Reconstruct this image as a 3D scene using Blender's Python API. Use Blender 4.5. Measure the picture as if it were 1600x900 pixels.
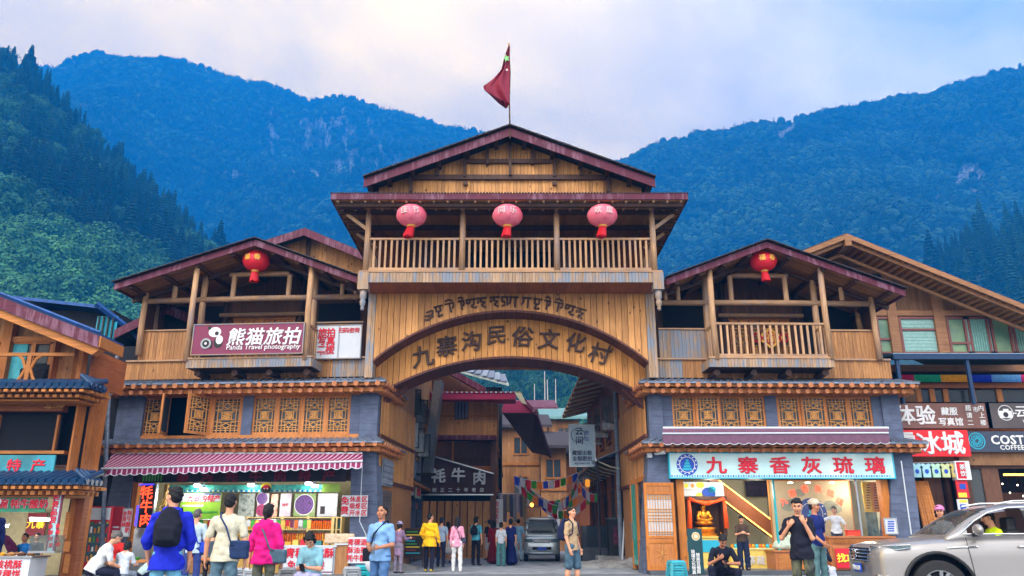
import bpy,math,random
import numpy as np
from mathutils import Vector,Matrix
R = math.radians
sc = bpy.context.scene
for o in list(bpy.data.objects): bpy.data.objects.remove(o)
# ------------------------------------------------------------------ camera
CAMH,FPX,PITCH = 1.28,1230.0,R(17.17)
cam = bpy.data.cameras.new('camera'); co = bpy.data.objects.new('camera',cam); sc.collection.objects.link(co)
cam.sensor_width = 36; cam.lens = FPX / 1600 * 36; cam.clip_start = .1; cam.clip_end = 20000
co.location = (0,0,CAMH); co.rotation_euler = (R(90) + PITCH,0,0); sc.camera = co
# ------------------------------------------------------------------ world
SUN_EL,SUN_AZ = R(42),R(205)      # azimuth from north (+Y) clockwise: behind the camera, a little to the left
W = bpy.data.worlds.new('World'); sc.world = W; W.use_nodes = True
wt = W.node_tree; wt.nodes.clear(); wn = wt.nodes.new; wl = wt.links.new
sky = wn('ShaderNodeTexSky'); sky.sky_type = 'NISHITA'; sky.sun_disc = False; sky.sun_elevation = SUN_EL; sky.sun_rotation = SUN_AZ
tc = wn('ShaderNodeTexCoord'); sep = wn('ShaderNodeSeparateXYZ'); wl(tc.outputs['Generated'],sep.inputs[0])
def wm(op,a,b=None,c=None):
 n = wn('ShaderNodeMath'); n.operation = op
 for i,v in enumerate((a,b,c)):
  if v is None: continue
  if isinstance(v,(int,float)): n.inputs[i].default_value = v
  else: wl(v,n.inputs[i])
 return n.outputs[0]
zz = wm('MAXIMUM',sep.outputs[2],.0)
den = wm('ADD',zz,.22)
cx_ = wm('DIVIDE',sep.outputs[0],den); cy_ = wm('DIVIDE',sep.outputs[1],den)
cmb = wn('ShaderNodeCombineXYZ'); wl(cx_,cmb.inputs[0]); wl(cy_,cmb.inputs[1])
n1 = wn('ShaderNodeTexNoise'); n1.inputs['Scale'].default_value = 1.9; n1.inputs['Detail'].default_value = 7; n1.inputs['Roughness'].default_value = .55
n1.inputs['Distortion'].default_value = .35
wl(cmb.outputs[0],n1.inputs['Vector'])
n2 = wn('ShaderNodeTexNoise'); n2.inputs['Scale'].default_value = 4.2; n2.inputs['Detail'].default_value = 6; wl(cmb.outputs[0],n2.inputs['Vector'])
mr = wn('ShaderNodeMapRange'); mr.inputs['From Min'].default_value = .42; mr.inputs['From Max'].default_value = .58; mr.clamp = True
wl(wm('ADD',wm('MULTIPLY',n1.outputs[0],.8),wm('MULTIPLY',n2.outputs[0],.2)),mr.inputs['Value'])
# evening glow lies on the clouds ahead and to the west (left); the rest of the sky is cooler and bluer
side = wn('ShaderNodeMapRange'); side.inputs['From Min'].default_value = -.62; side.inputs['From Max'].default_value = .02; side.clamp = True
side.interpolation_type = 'SMOOTHSTEP'; glow = wm('ADD',wm('MULTIPLY',sep.outputs[0],.78),wm('MULTIPLY',sep.outputs[1],-.63)); wl(wm('ADD',glow,wm('MULTIPLY',wm('SUBTRACT',n1.outputs[0],.5),.5)),side.inputs['Value'])
ccol = wn('ShaderNodeMixRGB'); wl(side.outputs[0],ccol.inputs[0])
ccol.inputs[1].default_value = (29.5,20.2,5.8,1); ccol.inputs[2].default_value = (21,19,15,1)
dcol = wn('ShaderNodeMixRGB'); wl(side.outputs[0],dcol.inputs[0])
dcol.inputs[1].default_value = (20.5,15,6,1); dcol.inputs[2].default_value = (8.5,10,13,1)
cm = wn('ShaderNodeMixRGB'); wl(mr.outputs[0],cm.inputs[0]); wl(dcol.outputs[0],cm.inputs[1]); wl(ccol.outputs[0],cm.inputs[2])
mx = wn('ShaderNodeMixRGB'); mx.inputs[0].default_value = .94; wl(sky.outputs[0],mx.inputs[1]); wl(cm.outputs[0],mx.inputs[2])
bg = wn('ShaderNodeBackground'); bg.inputs['Strength'].default_value = .13; wl(mx.outputs[0],bg.inputs[0])
wo = wn('ShaderNodeOutputWorld'); wl(bg.outputs[0],wo.inputs[0])
# ------------------------------------------------------------------ sun (veiled)
sl = bpy.data.lights.new('sun','SUN'); sl.energy = 1.5; sl.angle = R(22); sl.color = (1,.96,.92)
so = bpy.data.objects.new('sun',sl); sc.collection.objects.link(so)
sd = Vector((math.sin(SUN_AZ) * math.cos(SUN_EL),math.cos(SUN_AZ) * math.cos(SUN_EL),math.sin(SUN_EL)))
so.rotation_euler = sd.to_track_quat('Z','Y').to_euler(); so.location = (0,0,60)
sc.view_settings.view_transform = 'Standard'; sc.view_settings.look = 'None'; sc.view_settings.exposure = .6; sc.view_settings.gamma = 1
HAZE_DENSITY = .00074
HAZE_COLOR = (.008,.30,.88,1)
sc.cycles.max_bounces = 6; sc.cycles.volume_bounces = 2; sc.cycles.transparent_max_bounces = 12
# ------------------------------------------------------------------ helpers
rnd = random.Random(7)
LK = sc.collection.objects.link
CP,SP = math.cos(PITCH),math.sin(PITCH)
def ray(px,py): return Vector((px - 800,FPX * CP - (450 - py) * SP,FPX * SP + (450 - py) * CP))
class Frame:
 def __init__(s,o=(0,0,0),a=0.0): s.o = Vector(o); s.a = a; s.m = Matrix.Rotation(-a,3,'Z')
 def at(s,px,py,y):            # where the sight line through a point of the photo meets the plane local y
  c = s.m @ (Vector((0,0,CAMH)) - s.o); d = s.m @ ray(px,py); t = (y - c.y) / d.y
  return c + d * t
 def atx(s,px,py,x):
  c = s.m @ (Vector((0,0,CAMH)) - s.o); d = s.m @ ray(px,py); t = (x - c.x) / d.x
  return c + d * t
WF = Frame()
def at(px,py,Y): return WF.at(px,py,Y)
def ground(px,Y,z=0):              # X on the ground at depth Y under picture column px
 d = Y * CP + (z - CAMH) * SP
 return Vector(((px - 800) / FPX * d,Y,z))
def prop(o,**k):
 for a,b in k.items():
  if b is not None: o[a] = b
 return o
def thing(name,label,cat,loc=(0,0,0),rz=0.0,group=None,kind=None):
 o = bpy.data.objects.new(name,None); LK(o); o.location = loc; o.rotation_euler = (0,0,rz); o.empty_display_size = .3
 return prop(o,label=label,category=cat,group=group,kind=kind)
def tag(o,label,cat,group=None): return prop(o,label=label,category=cat,group=group)
def copytree(o,parent=None):
 c = o.copy(); LK(c); c.parent = parent
 for ch in o.children: copytree(ch,c)
 return c
def inst(o,loc=None,rot=None,parent=None,scale=None):
 c = o.copy(); LK(c); c.parent = parent if parent is not None else o.parent
 if loc is not None: c.location = loc
 if rot is not None: c.rotation_euler = rot
 if scale is not None: c.scale = scale
 for ch in o.children: inst(ch,parent=c)
 return c
class MB:
 def __init__(s): s.v = []; s.f = []; s.mi = []; s.cur = 0
 def face(s,*ids): s.f.append(ids); s.mi.append(s.cur)
 def add(s,vs,fs):
  b = len(s.v); s.v += [tuple(v) for v in vs]
  for f in fs: s.f.append(tuple(b + i for i in f)); s.mi.append(s.cur)
  return s
 def box(s,x0,x1,y0,y1,z0,z1):
  return s.add([(x0,y0,z0),(x1,y0,z0),(x1,y1,z0),(x0,y1,z0),(x0,y0,z1),(x1,y0,z1),(x1,y1,z1),(x0,y1,z1)],
                     [(3,2,1,0),(4,5,6,7),(0,1,5,4),(1,2,6,5),(2,3,7,6),(3,0,4,7)])
 def hexa(s,p):   # 8 points ordered like box
  return s.add(p,[(3,2,1,0),(4,5,6,7),(0,1,5,4),(1,2,6,5),(2,3,7,6),(3,0,4,7)])
 def bar(s,a,b,w,h,up=(0,0,1)):
  a = Vector(a); b = Vector(b); d = (b - a).normalized(); u = Vector(up)
  if abs(d.dot(u.normalized())) > .98: u = Vector((0,1,0))
  sx = d.cross(u).normalized() * w / 2; uz = sx.cross(d).normalized() * h / 2
  return s.add([a - sx - uz,a + sx - uz,a + sx + uz,a - sx + uz,b - sx - uz,b + sx - uz,b + sx + uz,b - sx + uz],
                     [(0,1,2,3),(7,6,5,4),(1,0,4,5),(2,1,5,6),(3,2,6,7),(0,3,7,4)])
 def cyl(s,a,b,r0,r1=None,n=10,caps=True):
  a = Vector(a); b = Vector(b); r1 = r0 if r1 is None else r1; d = (b - a).normalized()
  u = Vector((0,0,1)) if abs(d.z) < .9 else Vector((1,0,0)); x = d.cross(u).normalized(); y = d.cross(x)
  vs = []
  for k in range(n):
   t = 2 * math.pi * k / n; e = x * math.cos(t) + y * math.sin(t); vs += [a + e * r0,b + e * r1]
  fs = [(2 * k,2 * k + 1,(2 * k + 3) % (2 * n),(2 * k + 2) % (2 * n)) for k in range(n)]
  if caps: fs += [tuple(range(0,2 * n,2)),tuple(range(2 * n - 1,0,-2))]
  return s.add(vs,fs)
 def tube(s,pts,r,n=8,closed=False):
  pts = [Vector(p) for p in pts]; rs = r if isinstance(r,(list,tuple)) else [r] * len(pts); b = len(s.v); m = len(pts); px = None
  for i,p in enumerate(pts):
   q0 = pts[i - 1] if i else (pts[-1] if closed else p); q1 = pts[(i + 1) % m] if (i < m - 1 or closed) else p
   d = (q1 - q0).normalized()
   if px is None: px = d.cross(Vector((0,0,1)) if abs(d.z) < .9 else Vector((1,0,0))).normalized()
   px = (px - d * px.dot(d)).normalized(); y = d.cross(px)
   for k in range(n):
    t = 2 * math.pi * k / n; s.v.append(tuple(p + (px * math.cos(t) + y * math.sin(t)) * rs[i]))
  for i in range(m if closed else m - 1):
   j = (i + 1) % m
   for k in range(n): s.face(b + i * n + k,b + i * n + (k + 1) % n,b + j * n + (k + 1) % n,b + j * n + k)
  if not closed: s.face(*[b + k for k in range(n)][::-1]); s.face(*[b + (m - 1) * n + k for k in range(n)])
  return s
 def prism(s,poly,ext):          # closed polygon (3-D points) pushed along ext
  n = len(poly); e = Vector(ext); vs = [Vector(p) for p in poly]; vs += [p + e for p in vs[:n]]
  return s.add(vs,[tuple(range(n)),tuple(range(2 * n - 1,n - 1,-1))] + [(i,i + n,(i + 1) % n + n,(i + 1) % n) for i in range(n)])
 def lathe(s,prof,c=(0,0,0),n=20,axis='z',sx=1,sy=1,caps=True):
  b = len(s.v)
  for r,h in prof:
   for k in range(n):
    t = 2 * math.pi * k / n; x,y = r * math.cos(t) * sx,r * math.sin(t) * sy
    p = (x,y,h) if axis == 'z' else ((x,h,y) if axis == 'y' else (h,x,y))
    s.v.append((p[0] + c[0],p[1] + c[1],p[2] + c[2]))
  for i in range(len(prof) - 1):
   for k in range(n): s.face(b + i * n + k,b + i * n + (k + 1) % n,b + (i + 1) * n + (k + 1) % n,b + (i + 1) * n + k)
  if caps: s.face(*[b + k for k in range(n)][::-1]); s.face(*[b + (len(prof) - 1) * n + k for k in range(n)])
  return s
 def grid(s,fn,nu,nv):          # surface fn(u, v), u, v in 0..1
  b = len(s.v)
  for j in range(nv + 1):
   for i in range(nu + 1): s.v.append(tuple(fn(i / nu,j / nv)))
  for j in range(nv):
   for i in range(nu): a = b + j * (nu + 1) + i; s.face(a,a + 1,a + nu + 2,a + nu + 1)
  return s
 def boards(s,x0,x1,y,z0,z1,w=.12,t=.03,top=None,bot=None):   # upright boards with gaps; y = front face
  n = max(1,round((x1 - x0) / w)); w = (x1 - x0) / n
  for i in range(n):
   a = x0 + i * w + .004; b = x0 + (i + 1) * w - .004; d = rnd.uniform(0,.008)
   za,zb = (bot(a),bot(b)) if bot else (z0,z0); zc,zd = (top(a),top(b)) if top else (z1,z1)
   if zc <= za + .01 and zd <= zb + .01: continue
   zc = max(zc,za + .005); zd = max(zd,zb + .005)
   s.hexa([(a,y - d,za),(b,y - d,zb),(b,y + t,zb),(a,y + t,za),(a,y - d,zc),(b,y - d,zd),(b,y + t,zd),(a,y + t,zc)])
  return s
 def build(s,name,mat,parent=None,smooth=False,label=None,kind=None,loc=None,rot=None,cat=None,group=None):
  me = bpy.data.meshes.new(name); me.from_pydata(s.v,[],s.f); mats = mat if isinstance(mat,(list,tuple)) else [mat]
  for m in mats: me.materials.append(m)
  if len(mats) > 1: me.polygons.foreach_set('material_index',s.mi)
  if smooth: me.polygons.foreach_set('use_smooth',[True] * len(me.polygons))
  me.update(); o = bpy.data.objects.new(name,me); LK(o); o.parent = parent
  if loc is not None: o.location = loc
  if rot is not None: o.rotation_euler = rot
  return prop(o,label=label,kind=kind,category=cat,group=group)
def box(name,mat,x0,x1,y0,y1,z0,z1,parent=None,**k): return MB().box(x0,x1,y0,y1,z0,z1).build(name,mat,parent,**k)
# ------------------------------------------------------------------ materials
def srgb(*c):
 return tuple((v / 255 / 12.92 if v / 255 <= .04045 else ((v / 255 + .055) / 1.055) ** 2.4) for v in c) + (1,)
MATS = {}
class NT:
 def __init__(s,name):
  s.m = bpy.data.materials.new(name); s.m.use_nodes = True; s.t = s.m.node_tree; s.b = s.t.nodes['Principled BSDF']
 def n(s,k,**a):
  x = s.t.nodes.new(k)
  for q,v in a.items():
   if q.startswith('_'): setattr(x,q[1:],v)
   else: x.inputs[q.replace('__',' ')].default_value = v
  return x
 def l(s,a,b): s.t.links.new(a,b)
 def math(s,op,a,b=None,clamp=False):
  n = s.t.nodes.new('ShaderNodeMath'); n.operation = op; n.use_clamp = clamp
  for i,v in enumerate((a,b)):
   if v is None: continue
   if isinstance(v,(int,float)): n.inputs[i].default_value = v
   else: s.l(v,n.inputs[i])
  return n.outputs[0]
 def mix(s,f,a,b,mode='MIX'):
  n = s.t.nodes.new('ShaderNodeMixRGB'); n.blend_type = mode
  for i,v in enumerate((f,a,b)):
   if isinstance(v,(int,float)): n.inputs[i].default_value = v
   elif isinstance(v,tuple): n.inputs[i].default_value = v
   else: s.l(v,n.inputs[i])
  return n.outputs[0]
 def pos(s,scale=(1,1,1),obj=False):
  g = s.n('ShaderNodeTexCoord').outputs['Object'] if obj else s.n('ShaderNodeNewGeometry').outputs['Position']
  m = s.n('ShaderNodeVectorMath',_operation='MULTIPLY'); s.l(g,m.inputs[0]); m.inputs[1].default_value = scale; return m.outputs[0]
 def noise(s,vec,scale=1,detail=4,rough=.6):
  n = s.n('ShaderNodeTexNoise',Scale=scale,Detail=detail,Roughness=rough); s.l(vec,n.inputs['Vector']); return n.outputs[0]
 def ramp(s,v,lo,hi):
  n = s.n('ShaderNodeMapRange',**{'From__Min': lo,'From__Max': hi}); n.clamp = True; s.l(v,n.inputs['Value']); return n.outputs[0]
 def bump(s,h,d=.02,st=.5):
  n = s.n('ShaderNodeBump',Strength=st,Distance=d); s.l(h,n.inputs['Height']); s.l(n.outputs[0],s.b.inputs['Normal'])
def shade(c,k): return tuple(min(1,v * k) for v in c[:3]) + (1,)
def wood(name,c1,c2,grain='z',knots=0,weather=0,wcol=None,rough=.6,tone=.35,fine=60,wlo=.5,whi=.62):
 t = NT(name); sx = {'z': (fine,fine,2.2),'x': (2.2,fine,fine),'y': (fine,2.2,fine)}[grain]
 g = t.noise(t.pos(sx),1,5,.65)
 big = t.noise(t.pos((1.1,1.1,.8)),1,5,.6)
 c = t.mix(t.ramp(g,.35,.68),c2,c1)
 isl = t.n('ShaderNodeNewGeometry').outputs['Random Per Island']; oi = t.n('ShaderNodeObjectInfo').outputs['Random']
 rv = t.math('FRACT',t.math('ADD',isl,oi)); k = t.math('ADD',t.math('MULTIPLY',rv,tone),1 - tone * .55)
 c = t.mix(1.0,c,t.mix(1.0,(1,1,1,1),k,'MULTIPLY'),'MULTIPLY')
 c = t.mix(t.math('MULTIPLY',t.ramp(big,.42,.66),.4),c,shade(c2,.75))
 rs = t.noise(t.pos({'z': (11,11,.35),'x': (.35,11,11),'y': (11,.35,11)}[grain]),1,4,.6); c = t.mix(t.math('MULTIPLY',t.ramp(rs,.5,.68),.34),c,shade(c2,.5))
 if knots:
  v = t.n('ShaderNodeTexVoronoi',Scale=1.0); t.l(t.pos((3.1,3.1,2.1)),v.inputs['Vector'])
  t_ = t.ramp(v.outputs['Distance'],.15,.09); c = t.mix(t.math('MULTIPLY',t_,knots),c,shade(c2,.22))
 if weather:
  st = t.noise(t.pos((7,7,.9)),1,5,.7); mm = t.math('ADD',t.math('MULTIPLY',st,.6),t.math('MULTIPLY',big,.4))
  c = t.mix(t.math('MULTIPLY',t.ramp(mm,wlo,whi),weather),c,wcol or srgb(110,128,150))
 t.l(c,t.b.inputs['Base Color']); t.b.inputs['Roughness'].default_value = rough; t.b.inputs['Specular IOR Level'].default_value = .3
 t.bump(g,.006,.5); return t.m
def plain(name,c,rough=.6,metal=0,var=.18,scale=9,emit=0,ecol=None,bump=0,obj=False,spec=.4,coat=0,course=0):
 t = NT(name); n = t.noise(t.pos((scale,) * 3,obj),1,5,.6)
 col = t.mix(t.ramp(n,.3,.7),shade(c,1 - var),shade(c,1 + var * .6)); t.l(col,t.b.inputs['Base Color'])
 t.b.inputs['Roughness'].default_value = rough; t.b.inputs['Metallic'].default_value = metal; t.b.inputs['Specular IOR Level'].default_value = spec
 if coat: t.b.inputs['Coat Weight'].default_value = coat; t.b.inputs['Coat Roughness'].default_value = .06
 if emit: t.b.inputs['Emission Color'].default_value = ecol or c; t.b.inputs['Emission Strength'].default_value = emit
 if course:   # faint level courses of the render coat, with grime
  st = t.noise(t.pos((1.2,1.2,13)),1,4,.6); gr = t.noise(t.pos((1.4,1.4,.5)),1,5,.7); col = t.mix(t.math('MULTIPLY',t.ramp(st,.52,.62),.6),col,shade(c,.55)); col = t.mix(t.math('MULTIPLY',t.ramp(gr,.5,.7),.4),col,shade(c,.6)); t.l(col,t.b.inputs['Base Color']); n = t.math('ADD',n,st)
 if bump: t.bump(n,.01,bump)
 return t.m
def C(r,g,b): return srgb(r,g,b)
m_plank = wood('honey plank wood',C(226,168,104),C(172,116,66),knots=.85,tone=.5)
m_lowplank = wood('amber plank wood',C(232,168,92),C(184,120,58),knots=.85,tone=.42)
m_board = wood('brown board wood',C(204,148,92),C(142,96,58),knots=.6,tone=.45)
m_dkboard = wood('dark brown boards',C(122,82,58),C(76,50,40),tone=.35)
m_log = wood('weathered log',C(212,170,128),C(150,114,86),weather=.5,wcol=C(128,128,140),tone=.25)
m_logx = wood('weathered crosswise log',C(204,162,122),C(140,106,80),grain='x',weather=.5,wcol=C(122,122,134),tone=.25)
m_dklog = wood('dark timber',C(96,66,52),C(56,38,34),tone=.25)
m_grey = wood('blue grey weathered boards',C(186,156,126),C(136,110,90),weather=.8,wcol=C(112,130,152),tone=.4,wlo=.47,whi=.56)
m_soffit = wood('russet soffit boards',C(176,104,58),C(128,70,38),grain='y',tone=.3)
m_barge = wood('plum painted bargeboard',C(104,32,58),C(72,24,46),grain='x',tone=.12,weather=.5,wcol=C(150,112,136),wlo=.5,whi=.6)
m_arch = wood('brown arch edging',C(112,66,56),C(78,44,42),grain='y',tone=.4)
m_orange = wood('orange varnished beam',C(208,136,66),C(150,90,42),grain='x',tone=.3)
m_orangez = wood('orange varnished post',C(220,140,58),C(170,98,38),grain='z',tone=.25,knots=.5)
m_logend = plain('log end grain',C(178,112,70),.7,var=.35,scale=30)
m_lattice = wood('lattice wood',C(226,168,96),C(186,126,64),tone=.3)
m_frame = wood('window frame wood',C(214,142,78),C(166,102,52),tone=.25)
m_plaster = plain('slate blue grey plaster',C(88,98,124),.9,var=.25,scale=3.5,bump=.8,course=1)
m_plaster2 = plain('pale grey plaster',C(128,138,156),.9,var=.25,scale=3.0,bump=.6,course=1)
m_tin = plain('grey tin sheet',C(112,124,146),.45,metal=.3,var=.55,scale=6)
m_blue = plain('blue tin sheet',C(24,72,138),.42,metal=.2,var=.35,scale=5)
m_btile = plain('blue glazed tile',C(24,60,98),.35,var=.3,scale=9)
m_dkroof = plain('dark roof sheet',C(52,44,52),.7,var=.35,scale=4)
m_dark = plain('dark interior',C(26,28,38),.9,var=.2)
m_black = plain('black',C(18,18,20),.5,var=.2)
m_white = plain('white paint',C(192,202,214),.5,var=.08)
m_steel = plain('steel',C(150,156,164),.3,metal=.8,var=.15)
m_magenta = plain('magenta eave sheet',C(140,34,74),.5,var=.25,scale=5)
m_glyph = wood('dark carved lettering',C(84,58,48),C(54,38,36),tone=.1)
m_redp = plain('red paint',C(196,22,44),.5,var=.1)
m_teal = plain('teal plastic',C(20,158,172),.35,var=.12)
m_greyp = plain('grey plastic',C(150,156,164),.4,var=.1)
m_cream = plain('cream painted wall',C(206,204,178),.7,var=.06)
def glass(name='window glass',tint=(.5,.62,.66,1),rough=.04,alpha=.4):
 t = NT(name); t.b.inputs['Base Color'].default_value = shade(tint,.25); t.b.inputs['Roughness'].default_value = rough
 t.b.inputs['Specular IOR Level'].default_value = .5 if alpha < .7 else .22; t.b.inputs['Alpha'].default_value = alpha; return t.m
m_glass = glass(); m_dkglass = glass('dark window glass',(.2,.25,.3,1),.05,.85)
def emit(name,c,s):
 t = NT(name); t.b.inputs['Base Color'].default_value = c; t.b.inputs['Emission Color'].default_value = c; t.b.inputs['Emission Strength'].default_value = s; return t.m
m_lamp = emit('lamp glow',C(255,236,200),9); m_lampc = emit('cool lamp glow',C(236,246,255),9); m_led = emit('red neon',C(255,62,28),2.6)
# ------------------------------------------------------------------ lettering
def text(s,size,mat,parent,loc,rot=(R(90),0,0),bold=0.0,ext=.008,sx=1,gap=1.0,line=1.0,name='lettering',shear=0,align='CENTER'):
 c = bpy.data.curves.new(name,'FONT'); c.body = s; c.size = size; c.align_x = align; c.align_y = 'CENTER'; c.extrude = ext; c.offset = 0; c.bevel_depth = bold * size * .8; c.bevel_resolution = 0
 c.space_character = gap; c.space_line = line; c.resolution_u = 2; c.shear = shear; c.materials.append(mat)
 o = bpy.data.objects.new(name,c); LK(o); o.parent = parent; o.location = loc; o.rotation_euler = rot; o.scale = (sx,1,1); return o
# ================================================================== soft bodies: smooth union of round primitives, skinned with surface nets
class Blob:
 def __init__(s,vox=.012,k=.03,warp=None): s.vox = vox; s.k = k; s.p = []; s.warp = warp
 def cap(s,a,b,ra,rb=None,k=None,e=(1,1,1)): s.p.append(('c',np.array(a,float),np.array(b,float),ra,ra if rb is None else rb,k,None)); return s
 def ell(s,c,r,rot=None,k=None,neg=False): s.p.append(('n' if neg else 'e',np.array(c,float),np.array(r,float),rot,None,k,None)); return s
 def cut(s,p,n): s.p.append(('x',np.array(p,float),np.array(n,float),0,0,None,None)); return s
 def box(s,c,h,r=.02,rot=None,k=None): s.p.append(('b',np.array(c,float),np.array(h,float),r,rot,k,None)); return s
 def skin(s):
  lo,hi = np.full(3,1e9),np.full(3,-1e9); bbs = []
  for p in s.p:
   if p[0] == 'x': bbs.append((0,0)); continue
   if p[0] == 'c': m = max(p[3],p[4]); a,b = np.minimum(p[1],p[2]) - m,np.maximum(p[1],p[2]) + m
   elif p[0] in 'en': m = p[2].max() if p[3] is not None else p[2]; a,b = p[1] - m,p[1] + m
   else: m = np.linalg.norm(p[2]) + p[3] if p[4] is not None else p[2] + p[3]; a,b = p[1] - m,p[1] + m
   bbs.append((a,b))
   if p[0] != 'n': lo = np.minimum(lo,a); hi = np.maximum(hi,b)
  v = s.vox; lo = lo - 3 * v; hi = hi + 3 * v; n = np.ceil((hi - lo) / v).astype(int) + 1
  F = np.full(n,.5,np.float32); ax = [lo[i] + np.arange(n[i]) * v for i in range(3)]
  for p,(a,b) in zip(s.p,bbs):
   if p[0] == 'x':
    X,Y,Z = np.meshgrid(*ax,indexing='ij',sparse=True); F = np.maximum(F,((X - p[1][0]) * p[2][0] + (Y - p[1][1]) * p[2][1] + (Z - p[1][2]) * p[2][2]).astype(np.float32)); continue
   k = s.k if p[5] is None else p[5]; mg = k + 2 * v
   i0 = np.maximum(((a - mg - lo) / v).astype(int),0); i1 = np.minimum(((b + mg - lo) / v).astype(int) + 2,n)
   if (i1 <= i0).any(): continue
   X,Y,Z = np.meshgrid(*[ax[i][i0[i]:i1[i]] for i in range(3)],indexing='ij',sparse=True)
   if p[0] == 'c':
    d = p[2] - p[1]; L = max(d.dot(d),1e-9); x,y,z = X - p[1][0],Y - p[1][1],Z - p[1][2]
    t = np.clip((x * d[0] + y * d[1] + z * d[2]) / L,0,1); D = np.sqrt((x - t * d[0]) ** 2 + (y - t * d[1]) ** 2 + (z - t * d[2]) ** 2) - (p[3] + (p[4] - p[3]) * t)
   else:
    rot = p[3] if p[0] in 'en' else p[4]
    x,y,z = X - p[1][0],Y - p[1][1],Z - p[1][2]
    if rot is not None: M = np.array(rot); x,y,z = [M[0][j] * x + M[1][j] * y + M[2][j] * z for j in range(3)]
    if p[0] in 'en':
     r = p[2]; q = np.sqrt((x / r[0]) ** 2 + (y / r[1]) ** 2 + (z / r[2]) ** 2); g = np.sqrt((x / r[0] ** 2) ** 2 + (y / r[1] ** 2) ** 2 + (z / r[2] ** 2) ** 2) + 1e-6; D = q * (q - 1) / g
    else:
     h = p[2]; qx,qy,qz = np.abs(x) - h[0],np.abs(y) - h[1],np.abs(z) - h[2]
     D = np.sqrt(np.maximum(qx,0) ** 2 + np.maximum(qy,0) ** 2 + np.maximum(qz,0) ** 2) + np.minimum(np.maximum(qx,np.maximum(qy,qz)),0) - p[3]
   S = F[i0[0]:i1[0],i0[1]:i1[1],i0[2]:i1[2]]
   if p[0] == 'n': D = -D; h = np.maximum(k - np.abs(S - D),0) / k; S[...] = np.maximum(S,D) + h * h * k * .25
   else: h = np.maximum(k - np.abs(S - D),0) / k; S[...] = np.minimum(S,D) - h * h * k * .25
  if s.warp:
   X,Y,Z = np.meshgrid(*ax,indexing='ij',sparse=True); F += s.warp(X,Y,Z).astype(np.float32)
  I = F < 0; c = [I[a:n[0] - 1 + a,b:n[1] - 1 + b,d:n[2] - 1 + d] for a in (0,1) for b in (0,1) for d in (0,1)]
  sm = sum(x.astype(np.int8) for x in c); cells = np.argwhere((sm > 0) & (sm < 8))
  if not len(cells): return np.zeros((0,3)),np.zeros((0,4),int)
  acc = np.zeros((len(cells),3)); cnt = np.zeros(len(cells)); K = [(a,b,d) for a in (0,1) for b in (0,1) for d in (0,1)]
  f = {q: F[cells[:,0] + q[0],cells[:,1] + q[1],cells[:,2] + q[2]] for q in K}
  for q in K:
   for a in range(3):
    if q[a]: continue
    r = tuple(q[j] + (j == a) for j in range(3)); fa,fb = f[q],f[r]; m = (fa < 0) != (fb < 0); t = np.where(m,fa / np.where(m,fa - fb,1),0)
    pt = np.array(q,float)[None,:].repeat(len(cells),0); pt[:,a] += t; acc += pt * m[:,None]; cnt += m
  V = lo + (cells + acc / cnt[:,None]) * v
  idx = np.full(n,-1,np.int64); idx[cells[:,0],cells[:,1],cells[:,2]] = np.arange(len(cells)); Q = []
  for a in range(3):
   b,d = (a + 1) % 3,(a + 2) % 3; sl = [slice(None)] * 3; sl[a] = slice(0,-1); s2 = [slice(None)] * 3; s2[a] = slice(1,None)
   e = np.argwhere(I[tuple(sl)] != I[tuple(s2)]); e = e[(e[:,b] > 0) & (e[:,d] > 0)]
   def g(db,dd): q = e.copy(); q[:,b] -= db; q[:,d] -= dd; return idx[q[:,0],q[:,1],q[:,2]]
   quad = np.stack([g(0,0),g(1,0),g(1,1),g(0,1)],1); fl = ~I[e[:,0],e[:,1],e[:,2]]; quad[fl] = quad[fl][:,::-1]; Q.append(quad)
  Q = np.concatenate(Q); Q = Q[(Q >= 0).all(1)]; return V,Q
 def build(s,name,mats,parent=None,paint=None,label=None,loc=None,rot=None):
  V,Q = s.skin(); me = bpy.data.meshes.new(name); nv,nq = len(V),len(Q)
  me.vertices.add(nv); me.vertices.foreach_set('co',V.ravel()); me.loops.add(nq * 4); me.loops.foreach_set('vertex_index',Q.ravel())
  me.polygons.add(nq); me.polygons.foreach_set('loop_start',np.arange(nq) * 4)
  ms = mats if isinstance(mats,(list,tuple)) else [mats]
  for m in ms: me.materials.append(m)
  me.polygons.foreach_set('use_smooth',np.ones(nq,bool))
  if paint is not None: me.polygons.foreach_set('material_index',paint(V[Q].mean(1)).astype(np.int32))
  me.update(); me.validate(); o = bpy.data.objects.new(name,me); LK(o); o.parent = parent
  if loc is not None: o.location = loc
  if rot is not None: o.rotation_euler = rot
  return prop(o,label=label)
def folds(amp,f=38,seed=0.0):
 def w(X,Y,Z):
  m = .55 + .45 * np.sin(Z * 7 + X * 9 + seed)
  return amp * .75 * m * (np.sin(X * f * .5 + Z * f * 1.1 + 2 * np.sin(Y * 9 + seed) + seed) + .6 * np.sin(Z * f * 1.7 - X * f * .9 + 2.5 * np.sin(X * 13 + seed) + seed * 3) * np.sin(Y * f * .5 + seed))
 return w
CM = {}
def cloth(rgb,rough=.85):
 k = tuple(rgb)
 if k not in CM: CM[k] = plain('cloth %d %d %d' % k,C(*rgb),rough,var=.28,scale=13,bump=.6,spec=.2)
 return CM[k]
m_skin = plain('skin',C(206,148,118),.55,var=.06,scale=12,spec=.35); m_skin2 = plain('tanned skin',C(178,120,92),.55,var=.06,scale=12,spec=.35)
m_hair = plain('black hair',C(14,13,18),.75,var=.3,scale=60,bump=.5); m_hairg = plain('greying hair',C(84,80,80),.5,var=.35,scale=60,bump=.5)
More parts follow.
